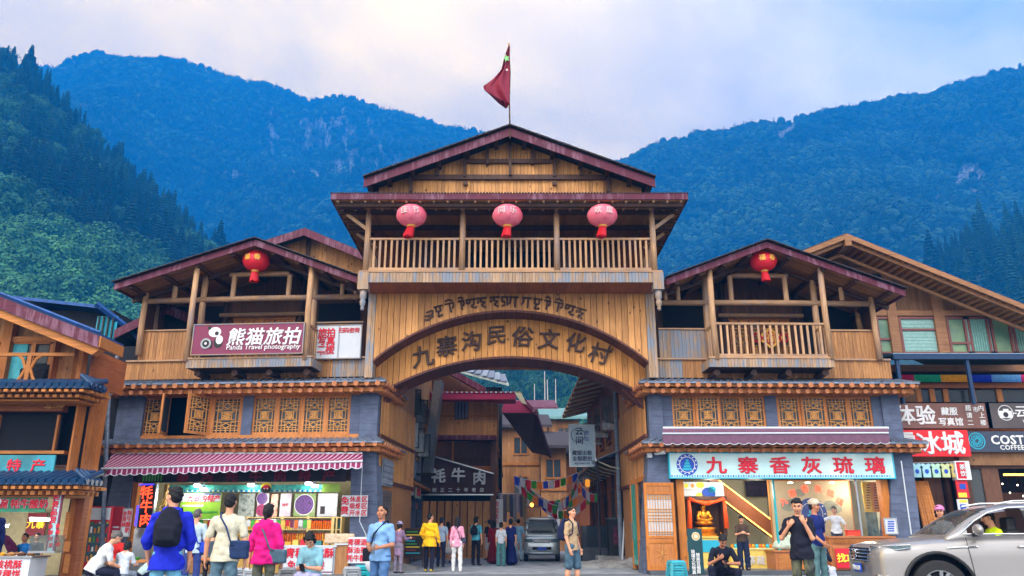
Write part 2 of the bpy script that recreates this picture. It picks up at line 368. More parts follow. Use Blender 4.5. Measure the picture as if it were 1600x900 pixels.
m_lip = plain('lips',C(166,84,80),.5); m_eye = plain('eyes and brows',C(30,24,24),.4); m_shoe = plain('dark shoe',C(36,36,42),.6); m_shoew = plain('white trainer',C(214,214,214),.6)
def V3(*a): return np.array(a,float)
def unit(v): v = np.array(v,float); return v / (np.linalg.norm(v) + 1e-9)
def rotx(a): c,s = math.cos(a),math.sin(a); return np.array([[1,0,0],[0,c,-s],[0,s,c]])
def rotz(a): c,s = math.cos(a),math.sin(a); return np.array([[c,-s,0],[s,c,0],[0,0,1]])
def roty(a): c,s = math.cos(a),math.sin(a); return np.array([[c,0,s],[0,1,0],[-s,0,c]])
def hand(B,w,d,n,q,curl=.5,side=1,pre=0):
 """palm, four unequal bent fingers and a thumb leaving the side of the palm.  w wrist, d along the forearm, n the way the palm faces"""
 d = unit(d); n = unit(np.array(n,float) - d * np.dot(n,d)); s = np.cross(d,n) * side
 B.ell(w + d * .045 * q,V3(.040,.020,.050) * q * .98,rot=np.stack([s,n,d],0).T.tolist() if 0 else np.stack([s,n,d],1).tolist(),k=.012)
 for i,L in enumerate((.92,1.0,.94,.76)):
  b = w + d * .082 * q + s * (i - 1.5) * -.0195 * q; a1 = curl * .5; a2 = curl * 1.25
  p1 = b + (d * math.cos(a1) + n * math.sin(a1)) * .040 * L * q; p2 = p1 + (d * math.cos(a2) + n * math.sin(a2)) * .036 * L * q
  B.cap(b,p1,.0100 * q,.0092 * q,k=.005); B.cap(p1,p2,.0092 * q,.0078 * q,k=.004)
 t = w + d * .022 * q + s * .030 * q; t1 = t + unit(d * .7 + s * .75 + n * .25) * .036 * q; t2 = t1 + unit(d * 1.0 + s * .15 + n * .45) * .030 * q
 B.cap(t,t1,.0125 * q,.011 * q,k=.008); B.cap(t1,t2,.011 * q,.009 * q,k=.004)
STY = dict(h=1.7,lean=0,twist=0,pelvis=None,head=(0,0),armL=None,armR=None,legL=None,legR=None,vox=.011,top=(180,180,180),sleeve='short',bot=(50,60,90),botkind='trousers',
           hair='short',shoe='dark',skin=0,girth=1.0,hem=0,hat=None,female=False,grey=False,curl=.5,loose=0,collar=None,pmat=None,scarf=None,mask=False)
def person(label,loc,rz,group=None,**kw):
 """a figure facing local +y, feet on z = 0.  arms: (elbow direction, hand direction); legs: (knee direction, ankle direction)"""
 P = dict(STY); P.update(kw); q = P['h'] / 1.7; g = P['girth']; vx = P['vox']; fem = P['female']
 root = thing('person',label,'person',loc,rz,group)
 lL = P['legL'] or ((-.06,.02,-1),(0,-.03,-1)); lR = P['legR'] or ((.06,.02,-1),(0,-.03,-1)); TH,SH = .43 * q,.41 * q
 foot_drop = max(-(unit(l[0])[2] * TH + unit(l[1])[2] * SH) for l in (lL,lR)) if P['pelvis'] is None else None
 pz = (foot_drop + .085 * q + .02 * q) if P['pelvis'] is None else P['pelvis']
 pel = V3(0,0,pz); Rt = rotz(R(P['twist'])) @ rotx(-R(P['lean'])); up = Rt @ V3(0,0,1); fw = Rt @ V3(0,1,0); rt = Rt @ V3(1,0,0)
 neck = pel + up * .53 * q; sw = (.152 if fem else .175) * q * (.5 + .5 * g); chest = pel + up * .36 * q + fw * .01; waist = pel + up * .16 * q
 Rh = Rt @ rotz(R(P['head'][0])) @ rotx(-R(P['head'][1])) if not P.get('headfree') else rotz(R(P['head'][0])) @ rotx(-R(P['head'][1]))
 hu,hf,hr = Rh @ V3(0,0,1),Rh @ V3(0,1,0),Rh @ V3(1,0,0); hc = neck + up * .055 * q + hu * .125 * q + hf * .012 * q; RL = Rh.tolist()
 aL = P['armL'] or ((-.18,-.02,-1),(-.02,.18,-1)); aR = P['armR'] or ((.18,-.02,-1),(.02,.18,-1)); UA,FA = .285 * q,.25 * q
 skin = m_skin2 if P['skin'] else m_skin
 B = Blob(min(vx,.0095),.022)
 def H(x,y,z): return hc + (hr * x + hf * y + hu * z) * q
 B.ell(H(0,-.008,.022),V3(.075,.093,.092) * q,RL); B.ell(H(0,.022,-.045),V3(.056,.062,.068) * q,RL); B.ell(H(0,.045,-.09),V3(.030,.032,.022) * q,RL)
 B.cap(H(0,.082,.008),H(0,.102,-.024),.009 * q,.0145 * q,k=.012); B.ell(H(0,.082,.03),V3(.05,.014,.012) * q,RL,k=.015)
 for s in (-1,1):
  B.ell(H(s * .076,-.004,-.008),V3(.011,.020,.032) * q,RL,k=.008); B.ell(H(s * .042,.062,-.03),V3(.024,.022,.022) * q,RL); B.ell(H(s * .031,.098,.010),V3(.015,.012,.010) * q,RL,neg=True,k=.008)
 B.ell(H(0,.084,-.058),V3(.025,.010,.009) * q,RL,k=.008)
 B.cap(neck - up * .02,hc - hu * .06 * q - hf * .012,.053 * q,.050 * q); B.cap(neck - up * .06 * q - rt * sw * .75,neck - up * .06 * q + rt * sw * .75,.038 * q,k=.05)
 B.cap(pel + up * .05 * q,neck - up * .06 * q,.085 * q,.08 * q,k=.04)
 J = {}
 for s,a,nm in ((-1,aL,'L'),(1,aR,'R')):
  sh = neck - up * .068 * q + rt * s * sw; e = sh + (Rt @ unit(a[0]) if not P.get('armfree') else unit(a[0])) * UA; w = e + (Rt @ unit(a[1]) if not P.get('armfree') else unit(a[1])) * FA
  J['s' + nm],J['e' + nm],J['w' + nm] = sh,e,w
  B.cap(sh,e,.046 * q,.038 * q); B.cap(e,w,.038 * q,.026 * q); d = unit(w - e)
  pn = np.array(a[2],float) if len(a) > 2 else (fw * .2 - rt * s); hand(B,w,d if len(a) < 4 else unit(a[3]),pn,q,P['curl'],-s if 0 else s)
 for s,l,nm in ((-1,lL,'L'),(1,lR,'R')):
  hp = pel + rotz(R(P['twist'])) @ V3(s * .088 * q,0,-.01); kn = hp + (rotz(R(P['twist'])) @ unit(l[0])) * TH; an = kn + (rotz(R(P['twist'])) @ unit(l[1])) * SH
  J['h' + nm],J['k' + nm],J['a' + nm] = hp,kn,an; B.cap(hp,kn,.075 * q,.052 * q); B.cap(kn,kn + (an - kn) * .35,.050 * q,.056 * q); B.cap(kn + (an - kn) * .3,an,.056 * q,.034 * q)
  ff = unit((rotz(R(P['twist'])) @ V3(s * .12,1,0)) if len(l) < 3 else l[2]); J['f' + nm] = ff; B.cap(an,an + ff * .11 * q + V3(0,0,-.055 * q),.032 * q,.026 * q)
 HI = np.stack([hr,hf,hu])
 def paint(c):
  l = (c - hc) @ HI.T / q; m = np.zeros(len(c)); ax_ = np.abs(l[:,0]); fr = l[:,1] > .055
  m[(np.hypot((ax_ - .031) / .0145,(l[:,2] - .010) / .0075) < 1) & fr] = 1; m[(np.hypot((ax_ - .032) / .021,(l[:,2] - .033) / .0065) < 1) & fr] = 1
  m[(np.hypot(l[:,0] / .024,(l[:,2] + .060) / .009) < 1) & fr] = 2; return m
 B.build('body',[skin,m_eye,m_lip],root,paint)
 # hair
 if P['hair']:
  hm_ = m_hairg if P['grey'] else m_hair; Hh = Blob(min(vx,.011),.02,folds(.008,75,1)); st = P['hair']
  Hh.ell(H(0,-.022,.045),V3(.084,.092,.083) * q,RL); Hh.ell(H(0,-.045,.0),V3(.080,.068,.085) * q,RL)
  if st in ('short','crop'):
   if st == 'short': Hh.ell(H(.01,.05,.092),V3(.062,.045,.028) * q,RL)
  else: Hh.ell(H(0,-.04,-.02),V3(.084,.065,.10) * q,RL); Hh.ell(H(0,.035,.085),V3(.068,.05,.034) * q,RL)
  if st == 'long':
   for s in (-1,1): Hh.cap(H(s * .058,-.04,-.02),H(s * .06,-.045,-.2),.040 * q,.03 * q)
   Hh.cap(H(0,-.07,-.02),H(0,-.085,-.25),.05 * q,.035 * q)
  if st == 'bob':
   for s in (-1,1): Hh.cap(H(s * .07,.0,.02),H(s * .072,.0,-.085),.032 * q,.028 * q)
   Hh.cap(H(0,-.06,0),H(0,-.06,-.10),.06 * q,.05 * q)
  if st == 'pony': Hh.ell(H(0,-.115,.0),V3(.034,.034,.034) * q,RL); Hh.cap(H(0,-.125,-.01),H(0,-.12,-.16),.032 * q,.02 * q)
  if st == 'bun': Hh.ell(H(0,-.08,.09),V3(.04,.04,.04) * q,RL)
  Hh.ell(H(0,.115,-.035),V3(.07,.062,.085) * q,RL,neg=True,k=.01); Hh.build('hair',hm_,root)
 # clothes
 tm = P['tmat'] if P.get('tmat') else cloth(P['top']); L_ = P['loose']; T = Blob(vx,.045,folds(.007 + .006 * (L_ > 0),34,loc[0] * 3))
 bl_ = P['hem'] * q
 bw = (.125 if fem else .135) * q * g
 def tor(c,rx,ry,rz): T.ell(c,V3(rx,ry,rz),Rt.tolist(),k=.07)
 tor(chest + up * .03 * q,bw * 1.22 + L_ * .5,.112 * q * g + L_ * .5,.165 * q); tor(waist,bw * 1.08 + L_,.112 * q * g + L_,.15 * q); tor(pel - up * (bl_ + .03) * q,max(bw * 1.2,.178 * q * g) + L_,.130 * q * g + L_,.30 * q)
 T.cut(pel - up * (bl_ + .04 * q),-up)
 for s in (-1,1): T.cap(neck - up * .035 * q + rt * s * .05 * q,neck - up * .075 * q + rt * s * sw * .9,.040 * q,.050 * q,k=.04)
 for nm in 'LR':
  s_,e,w = J['s' + nm],J['e' + nm],J['w' + nm]
  if P['sleeve'] == 'short': T.cap(s_,s_ + (e - s_) * .74,.056 * q + L_ * .4,.058 * q + L_ * .5,k=.025)
  elif P['sleeve'] == 'long': T.cap(s_,e,.057 * q + L_ * .4,.050 * q + L_ * .3,k=.025); T.cap(e,e + (w - e) * .93,.052 * q + L_ * .3,.040 * q + L_ * .2,k=.02)
  elif P['sleeve'] == 'rolled': T.cap(s_,e,.057 * q + L_ * .4,.056 * q + L_ * .3,k=.03); T.cap(e,e + (w - e) * .3,.056 * q + L_ * .3,.05 * q + L_ * .2,k=.02)
 if P.get('hood'): T.cap(neck - fw * .06 * q - rt * .07 * q - up * .0,neck - fw * .06 * q + rt * .07 * q,.05 * q,k=.03); T.ell(neck - fw * .10 * q - up * .05 * q,V3(.10,.05,.09) * q,Rt.tolist())
 T.build('top',tm,root)
 if P['collar']:
  Cc = Blob(vx,.01); Cc.cap(neck - rt * .045 * q + fw * .02,neck + rt * .045 * q + fw * .02,.035 * q,k=.01); Cc.ell(neck + up * .0 - fw * .01,V3(.066,.066,.03) * q,Rt.tolist()); Cc.build('collar',cloth(P['collar']),root)
 bm_ = P['pmat'] or cloth(P['bot']); k_ = P['botkind']
 Bt = Blob(vx,.04,folds(.009,30,loc[0]))
 hipc = pel + V3(0,0,-.0)
 if k_ in ('trousers','wide','shorts'):
  Bt.ell(hipc + up * .0,V3(bw * 1.12,.115 * q * g,.12 * q),Rt.tolist()); f = {'trousers': 1.0,'wide': 1.3,'shorts': 1.15}[k_] * (1 + (g - 1) * .5)
  for nm in 'LR':
   h_,kn,an = J['h' + nm],J['k' + nm],J['a' + nm]
   if k_ == 'shorts': Bt.cap(h_,h_ + (kn - h_) * .93,.095 * q * f,.083 * q * f,k=.02)
   else: Bt.cap(h_,kn,.094 * q * (f * .5 + .5),.068 * q * f,k=.02); Bt.cap(kn,kn + (an - kn) * .4,.070 * q * f,.070 * q * f,k=.02); Bt.cap(kn + (an - kn) * .35,an + (an - kn) * .06,.071 * q * f,.056 * q * f * (1.15 if k_ == 'wide' else 1),k=.02)
 else:
  ln = {'skirt': .62,'dress': .80,'kneeskirt': .45}[k_] * q; Bt.ell(hipc,V3(bw * 1.1,.115 * q,.12 * q),Rt.tolist())
  cxy = (J['aL'] + J['aR']) / 2;
  for i in range(7):
   a = i * 2 * math.pi / 7; wd = (.15 if k_ != 'dress' else .2) * q; e_ = V3(cxy[0] * .7 + math.cos(a) * wd,cxy[1] * .7 + math.sin(a) * wd,pel[2] - ln); Bt.cap(hipc + V3(math.cos(a) * .05,math.sin(a) * .04,-.02),e_,.08 * q,.085 * q,k=.06)
  Bt.cap(hipc,V3(cxy[0] * .7,cxy[1] * .7,pel[2] - ln),.12 * q,.16 * q)
 Bt.build('skirt' if k_ in ('skirt','dress','kneeskirt') else k_ if k_ == 'shorts' else 'trousers',bm_,root)
 for nm in 'LR':
  an,ff = J['a' + nm],J['f' + nm]; S_ = Blob(min(vx,.012),.02)
  S_.cap(an + V3(0,0,-.045 * q) - ff * .04 * q,an + ff * .15 * q + V3(0,0,-.065 * q),.040 * q,.032 * q); S_.cap(an,an + V3(0,0,-.04),.042 * q); S_.build('shoe',m_shoew if P['shoe'] == 'white' else m_shoe if P['shoe'] == 'dark' else cloth(P['shoe']),root)
 if P['hat']:
  hk,hcol = P['hat']; Ht = Blob(min(vx,.01),.01)
  if hk == 'cap': Ht.ell(H(0,-.012,.052),V3(.094,.112,.092) * q,RL); Ht.ell(H(0,.12,.062),V3(.062,.062,.008) * q,(Rh @ rotx(R(-12))).tolist()); Ht.ell(H(0,.0,-.06),V3(.13,.22,.095) * q,RL,neg=True)
  elif hk == 'bucket': Ht.ell(H(0,-.01,.06),V3(.09,.1,.075) * q,RL); Ht.ell(H(0,-.005,.035),V3(.145,.155,.016) * q,RL)
  elif hk == 'cone':
   Ht.ell(H(0,0,.06),V3(.19,.19,.022) * q,RL); Ht.cap(H(0,0,.06),H(0,0,.15),.11 * q,.03 * q)
  Ht.build('hat',cloth(hcol),root)
 J.update(neck=neck,chest=chest,pel=pel,hc=hc,rt=rt,fw=fw,up=up,q=q,root=root,H=H,bw=bw,L_=L_,g=g)
 return J
def W_(J,p):    # figure-space point to the world
 r = J['root']; a = r.rotation_euler[2]; return Vector((r.location[0] + p[0] * math.cos(a) - p[1] * math.sin(a),r.location[1] + p[0] * math.sin(a) + p[1] * math.cos(a),r.location[2] + p[2]))
def bagthing(J,name,label,cat,at_):
 w = W_(J,at_); t = thing(name,label,cat,w,J['root'].rotation_euler[2]); return t,at_
def strap(t,o,pts,r,mat,nm='strap'): MB().tube([tuple(np.array(p) - o) for p in pts],r,6).build(nm,mat,t,smooth=True)
def backpack(J,label,col,s=1.0):
 q = J['q']; c = J['chest'] - J['fw'] * (.115 * q * J['g'] + J['L_'] + .10 * s) + J['up'] * -.03; t,o = bagthing(J,'backpack',label,'backpack',c); m = cloth(col)
 Rt = np.stack([J['rt'],J['fw'],J['up']],1).tolist(); b = Blob(.012,.03,folds(.003,40)); b.ell(J['up'] * .02,V3(.155,.10,.25) * s,Rt); b.box(-J['up'] * .07 * s,V3(.10,.04,.10) * s,.06,Rt,k=.06); b.box(-J['fw'] * .085 * s - J['up'] * .08 * s,V3(.08,.02,.06) * s,.035,Rt); b.build('bag',m,t)
 for k in (-1,1):
  sh = J['neck'] - J['up'] * .0 + J['rt'] * k * .10 * q; strap(t,o,[c + J['up'] * .2 * s + J['fw'] * .05 + J['rt'] * k * .07,sh + J['up'] * .035,sh + J['fw'] * (.10 + J['L_']) - J['up'] * .06,J['chest'] + J['rt'] * k * .14 * q + J['fw'] * (.1 + J['L_']) - J['up'] * .1,J['chest'] + J['rt'] * k * .165 * q - J['up'] * .16,c - J['up'] * .2 * s + J['rt'] * k * .09 + J['fw'] * .03],.016,m)
 MB().tube([tuple(np.array(p)) for p in (J['rt'] * .04 + J['up'] * .22 * s,J['up'] * .27 * s,-J['rt'] * .04 + J['up'] * .22 * s)],.01,6).build('handle',m,t); return t
def crossbag(J,label,col,side=1,low=0,size=(.13,.05,.10),back=0.0):
 q = J['q']; r = J['bw'] + J['L_']; c = J['pel'] + J['rt'] * side * (r * 1.1 + .04) - J['fw'] * back * .12 + J['up'] * (.02 - low); t,o = bagthing(J,'shoulder_bag',label,'bag',c); m = cloth(col)
 Rt = np.stack([J['rt'],J['fw'],J['up']],1).tolist(); b = Blob(.01,.02,folds(.003,40)); b.box((0,0,0),np.array(size) * .8,.03,Rt); b.build('bag',m,t)
 d = .125 * q * J['g'] + J['L_'] + .015
 f = [c + J['up'] * size[2] * .7,J['chest'] + J['rt'] * side * .05 + J['fw'] * d,J['neck'] - J['rt'] * side * .10 * q + J['fw'] * .05 + J['up'] * .02,J['neck'] - J['rt'] * side * .11 * q + J['up'] * .035,J['neck'] - J['rt'] * side * .09 * q - J['fw'] * .09 - J['up'] * .03,J['chest'] + J['rt'] * side * .02 - J['fw'] * d,J['pel'] + J['up'] * .12 + J['rt'] * side * r * .75 - J['fw'] * d * .85,c + J['up'] * size[2] * .7 - J['fw'] * .03]
 strap(t,o,f,.014,m); return t
# ================================================================== landscape
from mathutils import noise as mn
def proj(p):
 x,y,z = p[0],p[1],p[2] - CAMH; d = y * CP + z * SP
 return (800 + FPX * x / d,450 - FPX * (z * CP - y * SP) / d,d)
def interp(pts,x):
 if x <= pts[0][0]: return pts[0][1]
 for (a,b),(c,d) in zip(pts,pts[1:]):
  if x <= c: return b + (d - b) * (x - a) / (c - a)
 return pts[-1][1]
def foliage(name,c,c2=None,tr=.25):
 t = NT(name); n = t.noise(t.pos((.9,.9,.9),True),1,3); oi = t.n('ShaderNodeObjectInfo').outputs['Random']
 isl = t.n('ShaderNodeNewGeometry').outputs['Random Per Island']
 col = t.mix(t.ramp(n,.35,.65),shade(c,.6),c); col = t.mix(t.math('MULTIPLY',oi,.75),col,c2 or shade(c,1.7))
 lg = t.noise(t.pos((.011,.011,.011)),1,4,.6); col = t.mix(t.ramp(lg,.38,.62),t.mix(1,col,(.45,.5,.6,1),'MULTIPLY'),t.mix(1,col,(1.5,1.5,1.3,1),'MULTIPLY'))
 k = t.math('ADD',t.math('MULTIPLY',isl,.7),.65)
 col = t.mix(1,col,t.mix(1,(1,1,1,1),k,'MULTIPLY'),'MULTIPLY')
 t.l(col,t.b.inputs['Base Color']); t.b.inputs['Roughness'].default_value = .8; t.b.inputs['Specular IOR Level'].default_value = .15
 return t.m
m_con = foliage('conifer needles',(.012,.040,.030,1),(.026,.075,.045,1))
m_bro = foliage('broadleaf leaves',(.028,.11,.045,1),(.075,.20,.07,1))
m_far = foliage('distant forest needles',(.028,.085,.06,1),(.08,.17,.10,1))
m_bark = plain('bark',C(78,62,54),.9,var=.3)
m_dead = plain('bleached dead wood',C(176,172,168),.8,var=.2)
def terrain_mat(name,c,rock=(.50,.50,.50,1)):
 t = NT(name); n = t.noise(t.pos((.06,) * 3),1,8,.7); n2 = t.noise(t.pos((.25,.25,.07)),1,6,.7)
 a = t.n('ShaderNodeVertexColor'); a.layer_name = 'rock'
 col = t.mix(t.ramp(n,.35,.65),shade(c,.55),shade(c,1.3))
 m_ = t.math('MULTIPLY',a.outputs[0],t.ramp(n2,.42,.56))
 t.l(t.mix(m_,col,t.mix(t.ramp(n2,.5,.7),shade(rock,.6),rock)),t.b.inputs['Base Color']); t.b.inputs['Roughness'].default_value = .9
 t.bump(n2,2.0,.5); return t.m
def hill(name,ridge,Yr,Yb,mat,nu,nv,amp,freq,rocks=(),px0=-500,px1=2000,zb=-2,conv=.7,jag=6):
 def S(u,v):
  px = px0 + (px1 - px0) * u; r = at(px,interp(ridge,px),Yr); r.z = max(r.z,3)
  b = Vector((r.x * (Yb / Yr) * 1.0,Yb,zb)); p = b.lerp(r,v); p.z = zb + (r.z - zb) * (v ** .88)
  w = min(1,v * 4) * (1 if v < .9 else (1 - v) * 6 + .4)
  q = Vector((p.x * freq,p.y * freq * .6,p.z * freq)); f = mn.fractal(q,1.0,2.1,5)
  q2 = Vector((p.x * freq * .8,3.3,p.z * freq * .12)); g = mn.fractal(q2,1.0,2.0,4)   # gullies running down the slope
  p.y += (f * .6 + g * 1.1) * amp * w; p.z += mn.fractal(Vector((p.x * .035,7.7,0)),1,2,4) * jag * min(1,v * 2)
  return p
 mb = MB(); mb.grid(S,nu,nv)
 # far side of the ridge falls away behind
 b = len(mb.v)
 for i in range(nu + 1):
  p = mb.v[nv * (nu + 1) + i]; mb.v.append((p[0] * 1.15,p[1] * 1.25,-5))
 for i in range(nu): mb.face(nv * (nu + 1) + i,nv * (nu + 1) + i + 1,b + i + 1,b + i)
 o = mb.build(name,mat,kind='structure',smooth=True)
 rk = lambda p: rockmask(p,rocks)
 at_ = o.data.color_attributes.new('rock','FLOAT_COLOR','POINT'); arr = np.zeros((len(mb.v),4),np.float32); arr[:,3] = 1
 if rocks:
  arr[:,0] = [rk(v) for v in mb.v]; arr[:,1] = arr[:,0]; arr[:,2] = arr[:,0]
 at_.data.foreach_set('color',arr.ravel())
 return S,rk
def rockmask(p,rocks):
 if not rocks or p[1] <= 1: return 0
 x,y,_ = proj(p); m = 0
 for cx,cy,rx,ry,s in rocks:
  q = ((x - cx) / rx) ** 2 + ((y - cy) / ry) ** 2
  if q < 1.6: m = max(m,s * max(0,1 - q / 1.6) ** .5 * (1 + 1.6 * mn.noise(Vector((x * .11,y * .055,1)))))
 return min(1,max(0,(m - .22) * 2.4))
m_t1 = terrain_mat('forest floor of the far mountain',(.018,.045,.035,1)); m_t2 = terrain_mat('forest floor of the near hill',(.02,.05,.03,1))
rl = [(-500,30),(-200,70),(0,98),(60,103),(150,96),(215,112),(300,122),(330,126),(390,131),(430,135),(470,148),(500,143),(535,146),(580,168),(640,186),(700,200),(770,212),(840,250),(930,330),(1050,420),(1300,560)]
rr = [(600,560),(760,420),(860,330),(930,272),(975,252),(1030,226),(1080,216),(1130,205),(1200,190),(1300,175),(1400,158),(1440,156),(1500,134),(1560,118),(1600,112),(1800,80),(2100,60)]
rn = [(-600,-80),(-150,50),(0,98),(40,112),(80,160),(120,205),(160,245),(195,275),(210,305),(240,325),(270,358),(300,375),(340,408),(370,445),(420,500),(600,560)]
rc = [(300,560),(480,505),(640,495),(800,492),(960,500),(1100,515),(1200,560)]
rq = [(1200,600),(1380,500),(1470,412),(1520,385),(1600,360),(1700,335),(2000,290)]
ground_mb = MB().add([(-9000,-3000,-.004),(9000,-3000,-.004),(9000,9000,-.004),(-9000,9000,-.004)],[(0,1,2,3)])
m_land = plain('valley ground',(.05,.07,.05,1),.9,var=.3,scale=.05)
ground_mb.build('ground',m_land,kind='structure')
S1,k1 = hill('mountain',rl,1650,700,m_t1,190,90,115,.0042,[(530,215,80,45,.42),(430,210,26,40,.42),(365,272,18,6,.9),(480,272,30,8,.7),(540,262,30,10,.7),(600,240,50,40,.4),(545,150,30,16,.35),(215,150,20,20,.25)],-500,1300)
S2,k2 = hill('mountain',rr,1250,520,m_t1,170,90,85,.0055,[(1228,205,20,20,.6),(1520,282,26,20,1),(1400,354,14,8,1.2),(1480,310,40,22,.4),(1240,293,9,6,.8),(1155,322,6,5,.7)],600,2100)
S3,k3 = hill('near_hill',rn,430,170,m_t2,90,50,14,.02,(),-600,600,jag=3)
S4,k4 = hill('green_hillside',rc,400,190,m_t2,60,30,9,.02,(),300,1200,jag=2)
S5,k5 = hill('near_hill',rq,460,220,m_t2,60,30,12,.02,(),1200,2000,jag=2)
def conifer_mesh(seed,layers,nb,wid=.19,base=.08):
 r = random.Random(seed); mb = MB()
 for i in range(layers):
  z = base + (1 - base) * (i + .2) / layers; rad = wid * (1 - z) ** .8 * r.uniform(.8,1.15) + .012
  for k in range(nb):
   if r.random() < .12: continue
   a = 2 * math.pi * (k + r.random() * .7) / nb + i; q = rad * r.uniform(.65,1.2); dr = q * r.uniform(.25,.6)
   ca,sa = math.cos(a),math.sin(a); w = q * .38
   mb.add([(0,0,z + .02),(ca * q * .6 - sa * w,sa * q * .6 + ca * w,z - dr * .5),(ca * q,sa * q,z - dr),(ca * q * .6 + sa * w,sa * q * .6 - ca * w,z - dr * .5),
     (ca * q * .55,sa * q * .55,z + .012 - dr * .2),(ca * q * .6,sa * q * .6,z - dr - .03)],[(0,3,4),(0,4,1),(4,3,2),(4,2,1),(0,4,5),(4,2,5)])
 mb.add([(.008,0,.9),(-.006,.006,.9),(-.006,-.006,.9),(0,0,1.02)],[(0,1,3),(1,2,3),(2,0,3)])
 return mb
def broad_mesh(seed,n,lobes=9):
 r = random.Random(seed); mb = MB(); L = []
 for i in range(lobes):
  a = r.random() * 6.28; d = r.uniform(.06,.26); L.append((Vector((math.cos(a) * d,math.sin(a) * d,r.uniform(.35,.82))),r.uniform(.13,.22)))
 for i in range(n):
  c,q = L[i % lobes]; v = Vector((r.gauss(0,1),r.gauss(0,1),r.gauss(0,1) + .25)).normalized(); p = c + v * q * r.uniform(.7,1.1)
  t = v.cross(Vector((r.gauss(0,1),r.gauss(0,1),r.gauss(0,1)))).normalized(); u = (v.cross(t) + v * r.uniform(-.6,.6)).normalized(); s = r.uniform(.022,.05)
  mb.add([p - t * s,p - u * s * .8,p + t * s,p + u * s * .8],[(0,1,2,3)])
 return mb
def make_tree(name,label,cat,crown_mb,mat,loc,h,grp=None,trunk=.62):
 t = thing(name,label,cat,loc,rnd.random() * 6.28,grp); crown_mb.build('crown',mat,t)
 MB().tube([(0,0,-.1),(.004,0,trunk * .5),(0,.004,trunk)],[.018,.013,.005],6).build('trunk',m_bark,t)
 t.scale = (h,h,h); return t
con_protos = [None,None,None]; bro_protos = [None,None]
cm_ = [conifer_mesh(3,17,9),conifer_mesh(8,14,10,.2),conifer_mesh(12,19,8,.145)]
bm_ = [broad_mesh(4,700),broad_mesh(9,800,12)]
far_con = conifer_mesh(5,7,6,.24)
HOLD = {}
def gn_forest(name,pts,proto,label):
 me = bpy.data.meshes.new(name); me.from_pydata([p[0] for p in pts],[],[])
 for nm,idx in (('tsize',1),('trot',2)):
  a = me.attributes.new(nm,'FLOAT','POINT'); a.data.foreach_set('value',[p[idx] for p in pts])
 o = bpy.data.objects.new(name,me); LK(o); o['kind'] = 'stuff'; o['label'] = label
 g = bpy.data.node_groups.new(name,'GeometryNodeTree')
 g.interface.new_socket('Geometry',in_out='INPUT',socket_type='NodeSocketGeometry'); g.interface.new_socket('Geometry',in_out='OUTPUT',socket_type='NodeSocketGeometry')
 N = g.nodes.new; L = g.links.new; gi = N('NodeGroupInput'); go = N('NodeGroupOutput')
 ip = N('GeometryNodeInstanceOnPoints'); oi = N('GeometryNodeObjectInfo'); oi.inputs['Object'].default_value = proto; oi.inputs['As Instance'].default_value = True
 L(gi.outputs[0],ip.inputs['Points']); L(oi.outputs['Geometry'],ip.inputs['Instance'])
 s = N('GeometryNodeInputNamedAttribute'); s.data_type = 'FLOAT'; s.inputs['Name'].default_value = 'tsize'
 r = N('GeometryNodeInputNamedAttribute'); r.data_type = 'FLOAT'; r.inputs['Name'].default_value = 'trot'
 cv = N('ShaderNodeCombineXYZ'); L(r.outputs['Attribute'],cv.inputs[2]); L(cv.outputs[0],ip.inputs['Rotation'])
 L(s.outputs['Attribute'],ip.inputs['Scale']); L(ip.outputs[0],go.inputs[0])
 md = o.modifiers.new('trees','NODES'); md.node_group = g; return o
# --- individual trees of the near slopes, the nearest and those on the skyline; the rest of the wood is one mass
def scatter(S,n,seed,hmin,hmax,cond=None,vlo=.02,vhi=1):
 r = random.Random(seed); out = []
 for i in range(n):
  u,v = r.random(),vlo + (vhi - vlo) * r.random(); p = S(u,v); x,y,d = proj(p)
  if cond and not cond(x,y,u,v,r,p): continue
  out.append([p - Vector((0,0,.5)),r.uniform(hmin,hmax),r.random() * 6.28,v,x,y]);
 return out
def roofline(x):   # picture row of the roofs in front: what is lower is hidden
 return interp([(0,470),(60,480),(180,520),(215,520),(230,450),(400,380),(560,380),(575,300),(1020,300),(1040,440),(1200,380),(1260,390),(1325,365),(1600,480)],x)
inview = lambda x,y,u,v,r,p: -60 < x < 1660 and (y < roofline(x) + 20)
wood3 = scatter(S3,5200,21,11,19,lambda x,y,u,v,r,p: -420 < x < 470 and y < roofline(x) + 60)
wood5 = scatter(S5,1500,22,14,24,lambda x,y,u,v,r,p: 1400 < x < 1950 and y < roofline(x) + 20)
wood4 = scatter(S4,5000,23,6,11,lambda x,y,u,v,r,p: 640 < x < 980 and 545 < y < 720)
con_pts,bro_pts = [],[]
for q in wood3:
 br = q[3] < .42 + .12 * mn.noise(Vector((q[0].x * .02,q[0].z * .03,0))) or mn.noise(Vector((q[0].x * .03,q[0].z * .04,5))) > .16
 (bro_pts if br else con_pts).append(q)
con_pts += wood5; bro_pts += wood4
for q in bro_pts: q[1] *= .8
for q in con_pts:
 if rnd.random() < .2: q[1] *= 1.35
 elif rnd.random() < .3: q[1] *= .7
key = lambda q: -q[1] / q[0].y - (.02 if q[3] > .94 else 0) + (9 if not -60 < q[4] < 1660 else 0)
con_pts.sort(key=key); bro_pts.sort(key=key)
def plant(pts,protos,meshes,mat,name,labels,cat,grp):
 made = []
 for i,q in enumerate(pts):
  k = i % len(meshes)
  if protos[k] is None: protos[k] = make_tree(name,labels[k],cat,meshes[k],mat,q[0],q[1],grp); t = protos[k]
  else:
   t = copytree(protos[k]); t.location = q[0]; t.rotation_euler = (0,0,q[2]); t['label'] = labels[k]
  t.scale = (q[1] * (1.1 if name[0] == 'b' else 1),) * 2 + (q[1],); made.append(t)
 return made
